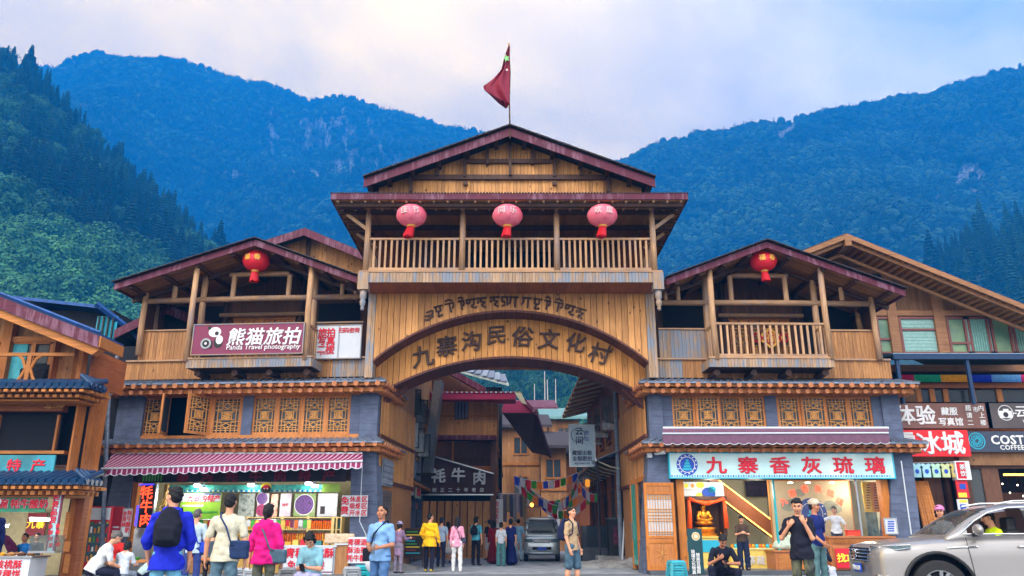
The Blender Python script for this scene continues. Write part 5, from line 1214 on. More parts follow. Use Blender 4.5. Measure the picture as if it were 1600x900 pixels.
# ---------------------------------------------------------------- striped awning
def stripes(name,c1,c2,w,axis=0):
 t = NT(name); g = t.n('ShaderNodeTexCoord').outputs['Object']; sp = t.n('ShaderNodeSeparateXYZ'); t.l(g,sp.inputs[0]); f = t.math('FRACT',t.math('MULTIPLY',sp.outputs[axis],1 / w)); k = t.math('GREATER_THAN',f,.70)
 t.l(t.mix(k,c1,c2),t.b.inputs['Base Color']); t.b.inputs['Roughness'].default_value = .7; return t.m
m_awn = stripes('maroon and white striped canvas',C(122,14,74),C(196,166,190),.165)
def awning(F,label,top,bl,br,ytop,yfr,mat,drop,scall,nsc,trim):
 a,b = F.at(top[0],top[2],ytop),F.at(top[1],top[2],ytop); c,d = F.at(bl[0],bl[1],yfr),F.at(br[0],br[1],yfr); o = a.copy(); t = thing('awning',label,'awning',F.m.inverted() @ o + F.o,F_ang(F))
 a,b,c,d = a - o,b - o,c - o,d - o
 def fn(u,v): p = a.lerp(b,u).lerp(c.lerp(d,u),v); p.z -= .05 * math.sin(v * math.pi); p.z += .008 * math.sin(u * 40) * v; return p
 m = MB().grid(fn,60,6).build('canvas',mat,t); sl = m.modifiers.new('thickness','SOLIDIFY'); sl.thickness = .012
 vm = MB(); n = nsc * 6
 for i in range(n + 1):
  u = i / n; p = c.lerp(d,u); q = drop + scall * abs(math.sin(u * nsc * math.pi)); vm.v += [(p.x,p.y - .01,p.z),(p.x,p.y - .03 + .015 * math.sin(i * .9),p.z - q)]
 for i in range(n): vm.face(2 * i,2 * i + 1,2 * i + 3,2 * i + 2)
 v_ = vm.build('valance',mat,t); sl = v_.modifiers.new('thickness','SOLIDIFY'); sl.thickness = .008
 tr = MB(); pts = [(vm.v[2 * i + 1][0],vm.v[2 * i + 1][1] - .005,vm.v[2 * i + 1][2]) for i in range(n + 1)]; tr.tube(pts,.012,4); tr.build('valance_trim',trim,t)
 MB().tube([c + Vector((0,-.02,.01)),d + Vector((0,-.02,.01))],.028,8).build('front_bar',m_white,t); MB().tube([a,b],.05,8).build('roller',m_white,t)
 for k in (.03,.5,.97): MB().tube([a.lerp(b,k) - Vector((0,0,.06)),(a.lerp(b,k) + c.lerp(d,k)) / 2 - Vector((.25,0,.2)),c.lerp(d,k) - Vector((0,0,.03))],.022,6).build('folding_arm',m_steel,t)
 return t
awning(LF,'long maroon and white striped awning above the yak meat shop',(176,566,709),(159,733),(567,721),-.45,-1.95,m_awn,.16,.06,26,m_white)
m_maup = plain('mauve canvas',C(104,72,96),.8)
awning(RF,'folded mauve awning with a white bar over the pale blue shop sign',(1036,1388,669),(1035,678),(1388,677),-.55,-.95,m_maup,.3,.05,24,m_white)
# ================================================================== left shop contents
LW = lambda x,y,z: LF.m.inverted() @ Vector((x,y,z)) + LF.o
RW = lambda x,y,z: RF.m.inverted() @ Vector((x,y,z)) + RF.o
LAr,RAr = R(LA),R(RA)
s = Sign('led_sign','black lit sign with three glowing red characters standing upright beside the entrance',LF,214,757,244,825,-.55,m_black,m_steel,depth=.12)
for i,ch in enumerate('牦牛肉'): s.txt(ch,229.5 - i * .8,769.5 + i * 21.5,21,m_led,.012)
m_vio = emit('violet tube',C(70,60,255),1.5); s.rect(218,756.2,241,758,m_vio,'light_tube',-.004,.03); s.rect(213.6,790,215,822,m_vio,'light_tube',-.004,.03)
m_foot = box('stand',m_steel,-.3,.3,0,.1,-s.o.z + .0,-.02,s.t)
s = Sign('notice_board','white notice with red characters for free rest smoking and hot water areas',LF,532.5,774,575,807,-.4,m_signw,depth=.02); s.txt('免\n费',539,790,13,m_red,.03,1,1.1); s.txt('休息区\n吸烟区\n开水区',560,790.5,9.5,m_red,.02,1,1.08)
cr = thing('awning_crank','white crank rod hanging on the pillar right of the shop','crank rod',LW(*LF.at(566,728,-.6)),LAr); d_ = (LF.at(562,815,-.6) - LF.at(566,728,-.6)); e_ = LF.at(572,836,-.6) - LF.at(566,728,-.6)
MB().tube([(0,0,0),d_],.012,6).build('rod',m_white,cr); MB().tube([d_,e_,e_ + Vector((0,0,-.15))],.012,6).build('handle',m_white,cr)
s = Sign('notice_board','white board with rows of red characters leaning against the right pillar of the shop',LF,543,839,573,880,-.75,m_signw,depth=.03); s.txt('青稞酒\n酥油茶\n牦牛酸',557.5,859.5,10.5,m_red,.02,1.0,1.12)
s = Sign('notice_board','white leaning placard with two columns of dark red characters right of the fridge',LF,189,796,206,837,-1.0,m_signw,m_greyp,depth=.02,skew=-.0); s.txt('牦\n牛\n酸\n奶',201.3,815,8.6,m_red,.02,1,.98); s.txt('冰\n淇\n淋',193.8,811,8.4,m_red,.02,1,.98)
s = Sign('wall_sign','pale sign with two red characters behind the top of the fridge',LF,136,761,160,793,.5,m_signw,depth=.05); s.txt('天\n然',145,775,11.5,m_red,.02,1,1.05)
s = Sign('poster','dark blue framed poster on the wall above the fridge',LF,150,715,172,757,0.55,photo_mat('night poster',[C(16,20,70),C(20,40,120),C(60,90,200)],5),m_signw,depth=.05)
# tall drinks fridge
fz = thing('drinks_fridge','tall red drinks fridge with glass door and white header panel','fridge',LW(*(LF.at(152,800,-.9).xy.to_3d())),LAr); fz.location.z = 0
fw_ = LF.at(184,830,-.9).x - LF.at(136,830,-.9).x; fh = LF.at(160,791,-.9).z; w2 = fw_ / 2; h0 = .15
box('cabinet',plain('fridge enamel',C(150,16,46),.35,var=.05),-w2,w2 + .02,.06,.75,h0,fh,fz)
f = MB(); zd = fh - .42
f.box(-w2,w2,-.0,.06,fh - .05,fh); f.box(-w2,-w2 + .06,0,.06,h0,fh - .05); f.box(w2 - .06,w2,0,.06,h0,fh - .05); f.box(-w2 + .06,w2 - .06,0,.06,zd - .06,zd); f.box(-w2 + .06,w2 - .06,0,.06,h0,h0 + .2); f.build('door_frame',m_redp,fz)
box('header_panel',m_signw,-w2 + .06,w2 - .06,-.01,.05,zd,fh - .05,fz); box('glass_door',m_glass,-w2 + .06,w2 - .06,.02,.03,h0 + .2,zd - .06,fz); box('cavity',m_cyan,-w2 + .06,w2 - .06,.055,.059,h0 + .2,zd - .06,fz)
cans = [clothmat('tin %d' % i,c) for i,c in enumerate((C(200,40,40),C(230,190,60),C(230,230,235),C(60,140,60),C(210,120,40)))]
for k in range(5):
 z = h0 + .24 + k * .28; box('shelf',m_white,-w2 + .06,w2 - .06,.035,.055,z - .03,z,fz)
 for j in range(7): MB().cyl((-w2 + .13 + j * (fw_ - .26) / 6,.04,z),(-w2 + .13 + j * (fw_ - .26) / 6,.04,z + .14 + .05 * ((j + k) % 2)),.04,.035,8).build('bottle',cans[(j * 2 + k) % 5],fz)
for k in range(5): box('side_vent',m_signw,w2 + .02,w2 + .03,.1,.45,.9 + k * .12,.95 + k * .12,fz)
# --- back shelves with posters, jars
bk = 1.9
def shop_poster(label,x0,y0,x1,y1,cols,sc_=5,txt=None,tm=None,circ=None,y=bk):
 s = Sign('poster',label,LF,x0,y0,x1,y1,y,photo_mat('printed photo ' + label[:14],cols,sc_),depth=.03)
 if txt: s.txt(txt,(x0 + x1) / 2,(y0 + y1) / 2 + (circ[3] if circ and len(circ) > 3 else 0),(x1 - x0) * .26,tm or m_red,.02)
 if circ: s.disc(circ[0],circ[1],circ[2],m_wh); s.disc(circ[0],circ[1],circ[2] * .92,photo_mat('berries ' + label[:10],[C(60,30,90),C(120,80,160),C(30,16,50)],22),'round_photo',-.012)
 return s
gp = Sign('poster','green pasture poster with red brush title under the shop lamps',LF,279,770,346,811,.9,photo_mat('green pasture print',[C(70,170,40),C(150,210,50),C(190,225,90)],2),depth=.03)
gp.rect(279.5,770.5,345.5,784,m_signw,'cloud_print'); gp.rect(300,770.5,345.5,774,m_bluel,'sky_print'); gp.txt('九寨沟特产',318,779,10.5,m_red,.03,1,shear=.2); gp.rect(284,789,318,791.5,m_wh,'caption'); gp.rect(290,799,340,801.5,m_grn,'caption')
shop_poster('grey photo poster of herbs at the left of the shelf row',371,771,399,807,[C(120,130,130),C(190,200,200),C(80,90,90)],9)
shop_poster('poster with two purple berry circles above the shelf',400,771,421,807,[C(220,216,224),C(190,170,200),C(230,230,236)],5,None,None,(410,779,9.5)).disc(409,797,9,photo_mat('goji print',[C(120,20,60),C(180,60,120),C(60,10,40)],30),'round_photo',-.012)
shop_poster('orange and red product poster in the middle of the row',421.5,772,435,807,[C(210,90,60),C(230,200,180),C(190,50,40)],10,'产',m_wh)
shop_poster('pale poster with red brush lettering beside the round photo',436,771,456,807,[C(214,210,226),C(190,184,210),C(230,226,236)],4,'牦牛',m_red)
shop_poster('wide poster with a big round photo of dark meat strips',458,771,494,807,[C(150,176,120),C(120,150,90),C(200,206,190)],5,None,None,(475.5,788.5,16))
shop_poster('poster of two packaged bags at the right end',495,771,528,807,[C(200,206,220),C(170,176,196),C(222,224,232)],4).rect(500,791,508,803,m_fas,'bag_photo')
bn = Sign('ceiling_banner','turquoise patterned valance with a painted mask behind the shop lamps',LF,262,757,505,769,.75,photo_mat('turquoise brocade',[C(30,150,150),C(90,220,200),C(20,110,130)],8),depth=.03,cat='banner')
for i in range(60): bn.rect(264 + i * 4,765.5,266 + i * 4,768.5,m_wh if i % 2 else m_bluel,'brocade_mark')
bn.disc(416,761,7,m_yel,'mask',-.012,sx=1.2); bn.disc(416,764.5,6,m_black,'mask',-.02,sx=1.3); bn.disc(416,761,3,m_redp,'mask',-.03,sx=1.6)
for dx in (-2.5,2.5): bn.disc(416 + dx,763.5,1,m_wh,'mask_eye',-.03)
gb = Sign('ceiling_banner','lime green panel at the right end of the shop ceiling',LF,503,756,532,769,.72,photo_mat('lime print',[C(130,180,50),C(170,210,80),C(150,190,60)],2),depth=.03,cat='banner')
def lamp(F,px,py,y,label,r=.13,mat=None,up=None):
 p = F.at(px,py,y); t = thing('ceiling_lamp',label,'lamp',F.m.inverted() @ p + F.o,0,'bright lamps in the left shop ceiling'); MB().lathe([(.001,-.02),(r * .8,-.015),(r,.02),(r * .9,.07),(.001,.08)],n=14).build('glowing_disc',mat or m_lamp,t,smooth=True); MB().lathe([(r * .9,.07),(r * .5,.12),(.02,.14),(.02,.5)],n=12).build('lamp_body',m_white,t); return t
for px,py,lb_ in ((308,760,'left lamp of the shop above the green poster'),(318,766,'lower left shop lamp just right of the first'),(392,759.5,'middle shop lamp left of the painted mask'),(492,760.5,'right shop lamp under the lime green panel'),(482,757,'flat oval shop lamp left of the right one')):
 lamp(LF,px,py,.55,lb_,.12,m_lampc if px != 318 else m_lamp)
ll = bpy.data.lights.new('shop_lamp','POINT'); ll.energy = 60; ll.color = (1,.93,.8); ll.shadow_soft_size = .3
for px in (308,400,490): o = bpy.data.objects.new('shop_lamp_light',ll); LK(o); o.location = LW(*LF.at(px,764,.8)) - Vector((0,0,.25))
def jar(parent,x,y,z,r,h,mat,lid): j = MB().lathe([(.001,0),(r,.0),(r,h * .85),(r * .75,h * .9),(.001,h * .9)],(0,0,0),9).build('jar',mat,parent,smooth=False,loc=(x,y,z)); MB().cyl((0,0,h * .9),(0,0,h),r * .85,r * .85,9).build('lid',lid,j); return j
def shelf_unit(F,label,px0,px1,rows,y,n,mats,back=m_shopwall,jw=1.0):
 a,b = F.at(px0,830,y),F.at(px1,830,y); o = Vector((a.x,y,0)); t = thing('display_shelf',label,'shelf',F.m.inverted() @ o + F.o,F_ang(F)); w = b.x - a.x; zs = [F.at((px0 + px1) / 2,r,y).z for r in rows]; m_sh = plain('pale shelf wood',C(214,190,130),.5)
 for k in range(3): x = w * k / 2; box('upright',m_sh,x - .025,x + .025,0,.35,.1,zs[0] + .02,t)
 for zk in zs: box('shelf_board',m_sh,0,w,-.003,.353,zk - .03,zk,t)
 box('shelf_back',back,0,w,.36,.38,.1,zs[0],t)
 pr = {}
 for k,zk in enumerate(zs[1:]):
  hh = (zs[k] - zk) * .72
  for i in range(n):
   x = (i + .5) * w / n
   if abs(x - w / 2) < w / n * .4: continue
   mi = mats[k][int(i * len(mats[k]) / n)]
   if (k,mi[0].name) not in pr: pr[(k,mi[0].name)] = jar(t,x,.12,zk + .004,w / n * .42 * jw,hh,mi[0],mi[1])
   else: inst(pr[(k,mi[0].name)],loc=(x,.12 + rnd.uniform(-.02,.02),zk + .004))
 return t
m_amber = plain('amber jar',C(214,104,20),.2,var=.3); m_honey = plain('honey jar',C(226,160,50),.2,var=.3); m_tinj = plain('silver canister',C(190,190,196),.35,metal=.4); m_yell = plain('yellow pack',C(226,190,90),.5); m_tealj = plain('teal pack',C(50,130,140),.5)
shelf_unit(LF,'pale wooden shelf of amber jars and silver canisters behind the right counter',440,520,(808,827,848),1.6,22,[[(m_yell,m_redp),(m_tinj,m_greyp),(m_tinj,m_greyp),(m_amber,m_redp),(m_amber,m_yell),(m_amber,m_redp)],[(m_amber,m_redp),(m_honey,m_amber),(m_amber,m_black),(m_honey,m_redp)]])
shelf_unit(LF,'shelf of yellow packets and jars behind the man in the beige shirt',330,438,(808,827,848),1.7,20,[[(m_yell,m_grn),(m_yell,m_yell),(m_honey,m_redp),(m_yell,m_grn)],[(m_honey,m_amber),(m_yell,m_yell),(m_tinj,m_greyp)]])
shelf_unit(LF,'narrow shelf with teal packets at the right end of the shop',518,532,(808,827,848),1.6,4,[[(m_tealj,m_bluel)],[(m_tealj,m_navy)]])
# counters
def counter(F,name,label,px0,px1,row,y,dep,mat,topm,h=None,legs=False):
 a,b = F.at(px0,row,y),F.at(px1,row,y); t = thing(name,label,'counter',F.m.inverted() @ Vector((a.x,y,0)) + F.o,F_ang(F)); w = b.x - a.x; z = h or a.z
 box('counter_body',mat,.02,w - .02,.03,dep,0,z - .05,t); box('counter_top',topm,-.03,w + .03,-.02,dep + .02,z - .05,z,t); return t,w,z
ct,cw,cz = counter(LF,'shop_counter','white counter with red snack lettering behind the seated woman',440,525,852,-.5,.7,m_signw,m_white)
s = Sign('counter_banner','white banner with big red characters behind the seated woman',LF,443,855,521,897,-.56,m_signw,depth=.02,cat='banner'); s.txt('青稞核桃酥',484,864,15.5,m_red,.03,1.0); s.txt('免费品尝',478,883,14,m_red,.03,1.2); s.rect(445,893,519,894.5,m_signp,'rule')
ct2,cw2,cz2 = counter(LF,'wooden_counter','brown wooden counter end beside the white one under a plastic-wrapped block',524,546,849,-.5,.9,m_board,m_signw)
bx_ = LW(*LF.at(532,848,-.2)); t = thing('wrapped_bale','pale plastic-wrapped bale lying on the wooden counter','bale',bx_,LAr); b_ = Blob(.02,.05,folds(.012,30)); b_.box((0,0,.13),(.42,.14,.09),.06); b_.build('bale',plain('translucent wrap',C(214,186,156),.25,var=.3,scale=14),t)
counter(LF,'shop_counter','low glass and wood counter at the left of the shop behind the diners',248,330,862,-.2,.6,m_amber if 0 else m_board,m_white)
counter(LF,'shop_counter','yellowish snack counter in the middle of the shop',332,438,856,-.1,.6,plain('mustard front',C(190,150,70),.5),m_white)
box('side_panel',m_black,LF.at(545,850,.0).x,LF.at(549,850,.0).x,.0,.4,0,zt_l,left)
gd = Sign('hanging_decoration','bundles of dried golden grass hanging beside the lit sign',LF,248,757,262,830,.1,photo_mat('dried grass',[C(150,110,40),C(200,160,80),C(90,60,20)],18),depth=.12,cat='decoration')
for k in range(26):
 a = gd.p(rnd.uniform(246,264),rnd.uniform(757,826),-.02); MB().bar(a,a + Vector((rnd.uniform(-.12,.12),-.08,-rnd.uniform(.1,.25))),.03,.03).build('stalk',m_yell,gd.t)
# ================================================================== right shop contents
m_gold2 = plain('gilt',C(220,150,40),.3,metal=.8,var=.2); m_cabw = plain('walnut desk',C(170,104,56),.45,var=.2); m_cream2 = plain('cream lit front',C(216,186,90),.5,emit=.15)
ry = 2.6
# sloping lit beam
sb = thing('stair_beam','lit sloping underside of a staircase crossing the glass shop','staircase',RW(0,0,0),RAr); a,b = RF.at(1106,753,ry - .3),RF.at(1212,833,ry - .3)
MB().bar(a,b,.55,.42,(0,0,1)).build('soffit',m_soffit,sb); n_ = (b - a).normalized(); up_ = Vector((0,1,0)).cross(n_) * -1
m_strip = emit('warm light strip',C(255,200,90),3.0)
for k in (-1,1): MB().bar(a + up_ * .235 * k + Vector((0,-.25,0)),b + up_ * .235 * k + Vector((0,-.25,0)),.04,.03).build('light_strip',m_strip,sb)
box('stair_wall',m_cream,RF.at(1196,800,ry - .2).x,RF.at(1212,800,ry - .2).x,ry - .2,ry + .6,0,RF.at(1200,838,ry).z,sb)
tv = Sign('television','black television showing a dim picture high on the shop back wall',RF,1167,752,1206,776,ry + .5,m_black,depth=.06,cat='television'); tv.rect(1168,753.5,1205,774.5,plain('dim screen',C(50,44,60),.2,var=.6,scale=7,emit=.15),'screen')
MB().tube([tv.p(1199,776),tv.p(1200,800),tv.p(1203,830)],.01,5).build('cable',m_black,tv.t)
ps = Sign('poster','poster with yellow and blue glass ornaments at the top left of the shop',RF,1066,753,1130,781,2.0,m_signw,depth=.03)
for x,y,r,m,sx in ((1072,759,3.4,m_yel,1),(1082,759,3,plain('amber print',C(220,140,40)),.8),(1094,758,4.5,m_yel,1.4),(1107,771,9,m_bluel,1.2),(1094,774,4,m_yel,1.7),(1112,765,5,m_cyan,1.3)): ps.disc(x,y,r,m,'ornament_photo',sx=sx)
ps.rect(1066,765,1090,766,m_greyp,'caption')
# shrine with seated gilt figure
sh = thing('shrine','dark shrine draped in orange silk with a seated gilt figure','shrine',RW(*(RF.at(1104,838,1.7))),RAr); o = RF.at(1104,838,1.7); q = lambda x,y,yy=0: RF.at(x,y,1.7 + yy) - o
a,b = q(1076,838),q(1133,781); box('cabinet',m_dklog,a.x,b.x,.55,.6,0,b.z,sh)
for x in (a.x,b.x - .12): box('side_panel',m_dklog,x,x + .12,0,.55,0,b.z,sh)
box('cornice',m_dklog,a.x - .05,b.x + .05,-.05,.6,b.z,b.z + .12,sh); m_orsilk = plain('orange silk',C(232,84,20),.5,var=.2)
for k in (-1,1):
 x = (a.x + b.x) / 2; xe = a.x + .06 if k < 0 else b.x - .06; w_ = b.x - a.x
 MB().tube([(x,-.08,b.z - .12),(x + k * w_ * .25,-.1,b.z - .06),(xe,-.08,b.z + .04)],[.09,.05,.07],8).build('silk_swag',m_orsilk,sh,smooth=True); MB().tube([(xe,-.08,b.z + .04),(xe + .01,-.09,b.z - .4),(xe + k * .02,-.08,b.z - .95)],[.05,.07,.09],8).build('silk_drop',m_orsilk,sh,smooth=True)
MB().lathe([(.5,.26),(.53,.30),(.5,.34),(.001,.345)],(0,.5,b.z * .55),26,'y').build('halo',m_gold2,sh)
bd = Blob(.02,.04,folds(.006,40)); zz0 = .3
bd.ell((0,.2,zz0 + .14),V3(.33,.2,.1)); bd.ell((0,.24,zz0 + .38),V3(.17,.12,.22)); bd.cap((-.17,.22,zz0 + .5),(-.24,.12,zz0 + .28),.06); bd.cap((.17,.22,zz0 + .5),(.24,.12,zz0 + .28),.06); bd.cap((-.24,.1,zz0 + .28),(0,.02,zz0 + .22),.05); bd.cap((.24,.1,zz0 + .28),(0,.02,zz0 + .22),.05)
bd.ell((0,.22,zz0 + .68),V3(.1,.1,.12)); bd.cap((0,.22,zz0 + .78),(0,.22,zz0 + .93),.07,.02); bd.build('seated_figure',m_gold2,sh)
MB().lathe([(.42,0),(.45,.06),(.34,.14),(.42,.24),(.40,.3),(.001,.31)],(0,.25,0),16).build('lotus_base',m_gold2,sh);
for k in range(5): MB().lathe([(.03,0),(.05,.04),(.02,.08),(.03,.14)],(-.5 + k * .25,-.0,0),8).build('offering_cup',m_gold2,sh)
t,w_,z_ = counter(RF,'glass_counter','cream lit counter below the shrine',1068,1133,838,.9,.8,m_cream2,m_cream2); box('glass_band',m_cyan,.0,w_,.0,.04,z_ - .5,z_ - .12,t)
t,w_,z_ = counter(RF,'glass_counter','low yellow glass display counter behind the standing man',1140,1212,856,.7,.8,m_cream2,plain('counter glass',C(220,214,150),.15)); text('九寨藏语',.3,m_wh,t,(w_ * .55,-.01,.35),bold=.01,gap=1.1)
for k in range(12): MB().lathe([(.05,0),(.07,.05),(.03,.12)],(.15 + k * w_ / 13,.2,z_),7).build('trinket',(m_gold2,m_cyan,m_amber)[k % 3],t)
ll2 = bpy.data.lights.new('shop_lamp','POINT'); ll2.energy = 42; ll2.color = (1,.9,.72); ll2.shadow_soft_size = .25
for px,yy in ((1110,.9),(1180,1.2),(1330,1.0)): o_ = bpy.data.objects.new('shop_lamp_light',ll2); LK(o_); o_.location = RW(*RF.at(px,762,yy)) - Vector((0,0,.1))
for px,w_ in ((1235,'left'),(1262,'middle'),(1300,'right')): p = RF.at(px,755,.9); t = thing('downlight',w_ + ' one of three round downlights in the glass shop ceiling','lamp',RW(*p),0,'downlights in the glass shop'); MB().lathe([(.001,0),(.08,0),(.09,.03),(.001,.04)],n=12).build('glowing_disc',m_lamp,t)
# moon-gate panel with neon characters
mg = Sign('feature_wall','beige feature panel with a blue roundel and an arc of red neon characters',RF,1210,752,1325,850,1.5,plain('beige feature wall',C(196,176,140),.7,var=.1),m_frame,depth=.08,cat='panel')
for i,ch in enumerate('九寨香灰琉璃'): a_ = R(60 - i * 24); mg.txt(ch,1268 - 53 * math.sin(a_) * .95,803 - 41 * math.cos(a_) + 1,12,m_led,.0,rz=-(60 - i * 24) * .5)
mg.disc(1268.5,803,24,plain('deep blue enamel',C(22,44,140),.3)); mg.disc(1268.5,803,17.5,m_wh,'roundel_ring',-.012,.006,16.8);
for i,(r,z) in enumerate(((9,812),(6.5,806),(4.3,800),(2.3,794))): mg.rect(1268.5 - r,z - 2.4,1268.5 + r,z + 2.4,m_cyan,'pagoda_tier',-.012)
for i in range(10): a_ = i * 2 * math.pi / 10; mg.rect(1268.5 + 20.6 * math.cos(a_) - 1,803 + 20.6 * math.sin(a_) - 1,1268.5 + 20.6 * math.cos(a_) + 1,803 + 20.6 * math.sin(a_) + 1,m_wh,'roundel_mark',-.012)
m_mist = plain('grey mountain print',C(150,150,130),.7)
for x,y,r in ((1232,790,9),(1240,786,7),(1297,790,8),(1306,795,7),(1250,770,6)): mg.disc(x,y,r,m_mist,'mountain_print',-.002,.003,sx=1.4,n=9)
mg.txt('开光 琉璃',1262,833,9,m_led,.01,1.4)
# yellow scrolls and glass at the right end
for x0,x1,lb_ in ((1352,1361,'left yellow hanging scroll with small writing'),(1364,1376,'right orange hanging scroll with small writing')):
 s = Sign('hanging_scroll',lb_,RF,x0,753,x1,800,.8,plain('scroll ' + lb_[:5],C(236,190,40) if x0 < 1360 else C(236,140,30),.6),depth=.02,cat='scroll')
 for k in range(10): s.rect(x0 + 2,757 + k * 4,x1 - 2,758.6 + k * 4,m_dred,'writing')
s = Sign('photo_panel','tall grey blue landscape print behind the reception desk',RF,1357,798,1378,838,1.2,photo_mat('waterfall print',[C(60,80,96),C(120,146,156),C(40,56,70)],5),depth=.03,cat='poster')
gl = box('shop_glazing',glass('clear shop glass',(.6,.7,.7,1),.03,.1),RF.at(1212,800,.12).x,RF.at(1384,800,.12).x,.1,.115,1.35,zt_r,right)
for px in (1212,1342,1384): x = RF.at(px,800,.1).x; box('glazing_post',m_steel if px != 1212 else m_teal,x - .03,x + .03,.06,.14,.12,zt_r,right)
# desks
dk,dw,dz_ = counter(RF,'reception_desk','carved wooden reception desk with a red sale notice behind the car',1294,1398,838,-.55,.8,m_cabw,m_cabw)
for k in range(30): MB().box(.1 + k * (dw - .2) / 30,.1 + (k + .6) * (dw - .2) / 30,-.02,.04,dz_ - .22,dz_ - .1).build('carving',m_orange,dk)
for k in range(4): MB().box(.1 + k * (dw - .2) / 4,.1 + (k + .9) * (dw - .2) / 4,.0,.035,.12,dz_ - .3).build('desk_panel',m_cabw,dk)
s = Sign('notice_board','red notice with a big yellow character on the reception desk front',RF,1308,857,1328,888,-.62,m_redp,depth=.02); s.txt('找',1314.5,872,14,m_yel,.04); s.txt('工',1325,872,12,m_yel,.04)
s = Sign('notice_board','small white information card standing at the right end of the desk',RF,1385,811,1399,833,-.5,m_signw,m_greyp,depth=.02)
for k in range(5): s.rect(1387,814 + k * 3.6,1397,816 + k * 3.6,m_bluel,'writing')
rc1 = thing('plastic_crate','red plastic box on the reception desk','box',RW(*RF.at(1333,837,-.3)),RAr); box('body',plain('orange red plastic',C(214,60,30),.4),-.2,.2,-.1,.1,0,.14,rc1); box('lid',m_redp,-.22,.22,-.12,.12,.14,.17,rc1)
dk2,dw2,dz2 = counter(RF,'display_table','brown wooden table carrying a pale carved rock',1210,1288,860,-.2,.9,m_cabw,m_cabw)
for k in range(2): MB().box(.1 + k * .7,.7 + k * .7,.0,.035,.12,dz2 - .14).build('desk_panel',m_orange,dk2)
rk_ = thing('carved_rock','pale grey carved rock sculpture on the brown table','sculpture',RW(*RF.at(1236,860,.2)),RAr); rb_ = Blob(.02,.05,folds(.03,18,2)); rb_.ell((0,0,.12),V3(.6,.25,.15)); rb_.ell((.1,0,.3),V3(.35,.2,.2)); rb_.ell((.25,0,.5),V3(.2,.15,.16)); rb_.ell((-.3,0,.2),V3(.25,.15,.12)); rb_.build('rock',plain('pale jade stone',C(170,184,170),.5,var=.3,scale=10),rk_)
s = Sign('standing_banner','tall dark green standing sign with white vertical characters by the crouching man',RF,1078,826,1096,897,-1.6,plain('dark green board',C(18,62,70),.4),depth=.05); s.txt('琉璃文化物真',1083.5,872,7.2,m_wh,.02) if 0 else s.txt('琉\n璃\n文\n化\n物\n真',1083.5,878,6.4,m_wh,.02,1,.95); s.txt('情\n美\n百\n福\n图',1091,880,6.4,m_wh,.02,1,.95); s.disc(1087,838,6.4,m_cream); s.disc(1087,838,4.8,m_gold2,'roundel_ring',-.012,.004,3.6)
# folding carved door standing open at the shop's left
def carved_door(F,label,px0,py0,px1,py1,y,rz=0):
 a,b = F.at(px0,py1,y),F.at(px1,py0,y); w,h = b.x - a.x,b.z - a.z; t = thing('folding_door',label,'door',F.m.inverted() @ Vector((a.x,y,max(a.z,.12))) + F.o,F_ang(F) + rz); h = b.z - .12
 s_ = .09; f = MB(); f.box(0,s_,0,.07,0,h); f.box(w - s_,w,0,.07,0,h)
 for z0,z1 in ((0,.14),(h * .30,h * .30 + .07),(h * .36,h * .36 + .07),(h * .86,h * .86 + .06),(h - .1,h)): f.box(s_,w - s_,.002,.068,z0,z1)
 f.build('door_frame',m_orangez,t)
 for z0,z1 in ((.14,h * .30),(h * .30 + .07,h * .36),(h * .86 + .06,h - .1)): box('door_panel',m_frame,s_,w - s_,.02,.05,z0,z1,t)
 cv = MB()
 for k in range(9):
  aa = k * 2 * math.pi / 9; cv.cyl((w / 2,.01,h * .18),(w / 2 + .16 * math.cos(aa),.01,h * .18 + .3 * math.sin(aa)),.018,.01,5)
 cv.build('relief_carving',m_lattice,t)
 l = MB(); z0,z1 = h * .36 + .07,h * .86; n = 9
 for i in range(1,n): x = s_ + (w - 2 * s_) * i / n; l.box(x - .009,x + .009,.02,.05,z0,z1)
 for z in (z0 + .06,z0 + .12,z1 - .06,z1 - .12,(z0 + z1) / 2 - .18,(z0 + z1) / 2 - .1,(z0 + z1) / 2,(z0 + z1) / 2 + .1,(z0 + z1) / 2 + .18): l.box(s_,w - s_,.018,.048,z - .009,z + .009)
 l.build('lattice',m_lattice,t); box('curtain',m_signw,s_,w - s_,.055,.06,z0,z1,t); return t
carved_door(RF,'carved lattice door folded back against the left pillar of the glass shop',1012,754,1052,893,-.5)
cam1 = thing('security_camera','white security camera on the pillar left of the pale blue sign','camera',RW(*RF.at(1024,709,-.25)),RAr); MB().cyl((0,0,0),(.25,-.28,.02),.055,.06,10).build('camera_body',m_white,cam1); MB().bar((0,.2,.04),(0,0,0),.05,.05).build('bracket',m_white,cam1); box('junction_box',m_white,-.25,-.1,.02,.2,-.12,.05,cam1)
tl = thing('conduit','thin pale conduit running down the right pillar of the glass shop','pipe',RW(0,0,0),RAr); MB().tube([RF.at(1408,720,-.36),RF.at(1424,835,-.45)],.02,6).build('tube',m_white,tl)
# loose goods on the counters and hanging packets: small pieces of the counters
for t_,w_,z_,n_,dx in ((ct,cw,cz,7,0),(ct2,cw2,cz2,2,0)):
 for k in range(n_):
  x = w_ * (k + .5) / n_; h_ = rnd.uniform(.08,.2); box('goods',(m_honey,m_yell,m_redp,m_signw,m_tealj)[k % 5],x - .1,x + .08,.2,.4,z_,z_ + h_,t_)
hp = thing('packet_rail','rail of small hanging snack packets above the middle counter','rail',LF.m.inverted() @ LF.at(385,812,1.2) + LF.o,LAr); MB().tube([(-2.3,0,0),(2.3,0,0)],.015,5).build('rail',m_steel,hp)
for k in range(30): box('packet',(m_redp,m_yell,m_grn,m_signw,m_amber,m_signp)[(k * 5) % 6],-2.25 + k * .152,-2.13 + k * .152,-.03,0,-.22 - .04 * (k % 3),-.02,hp)
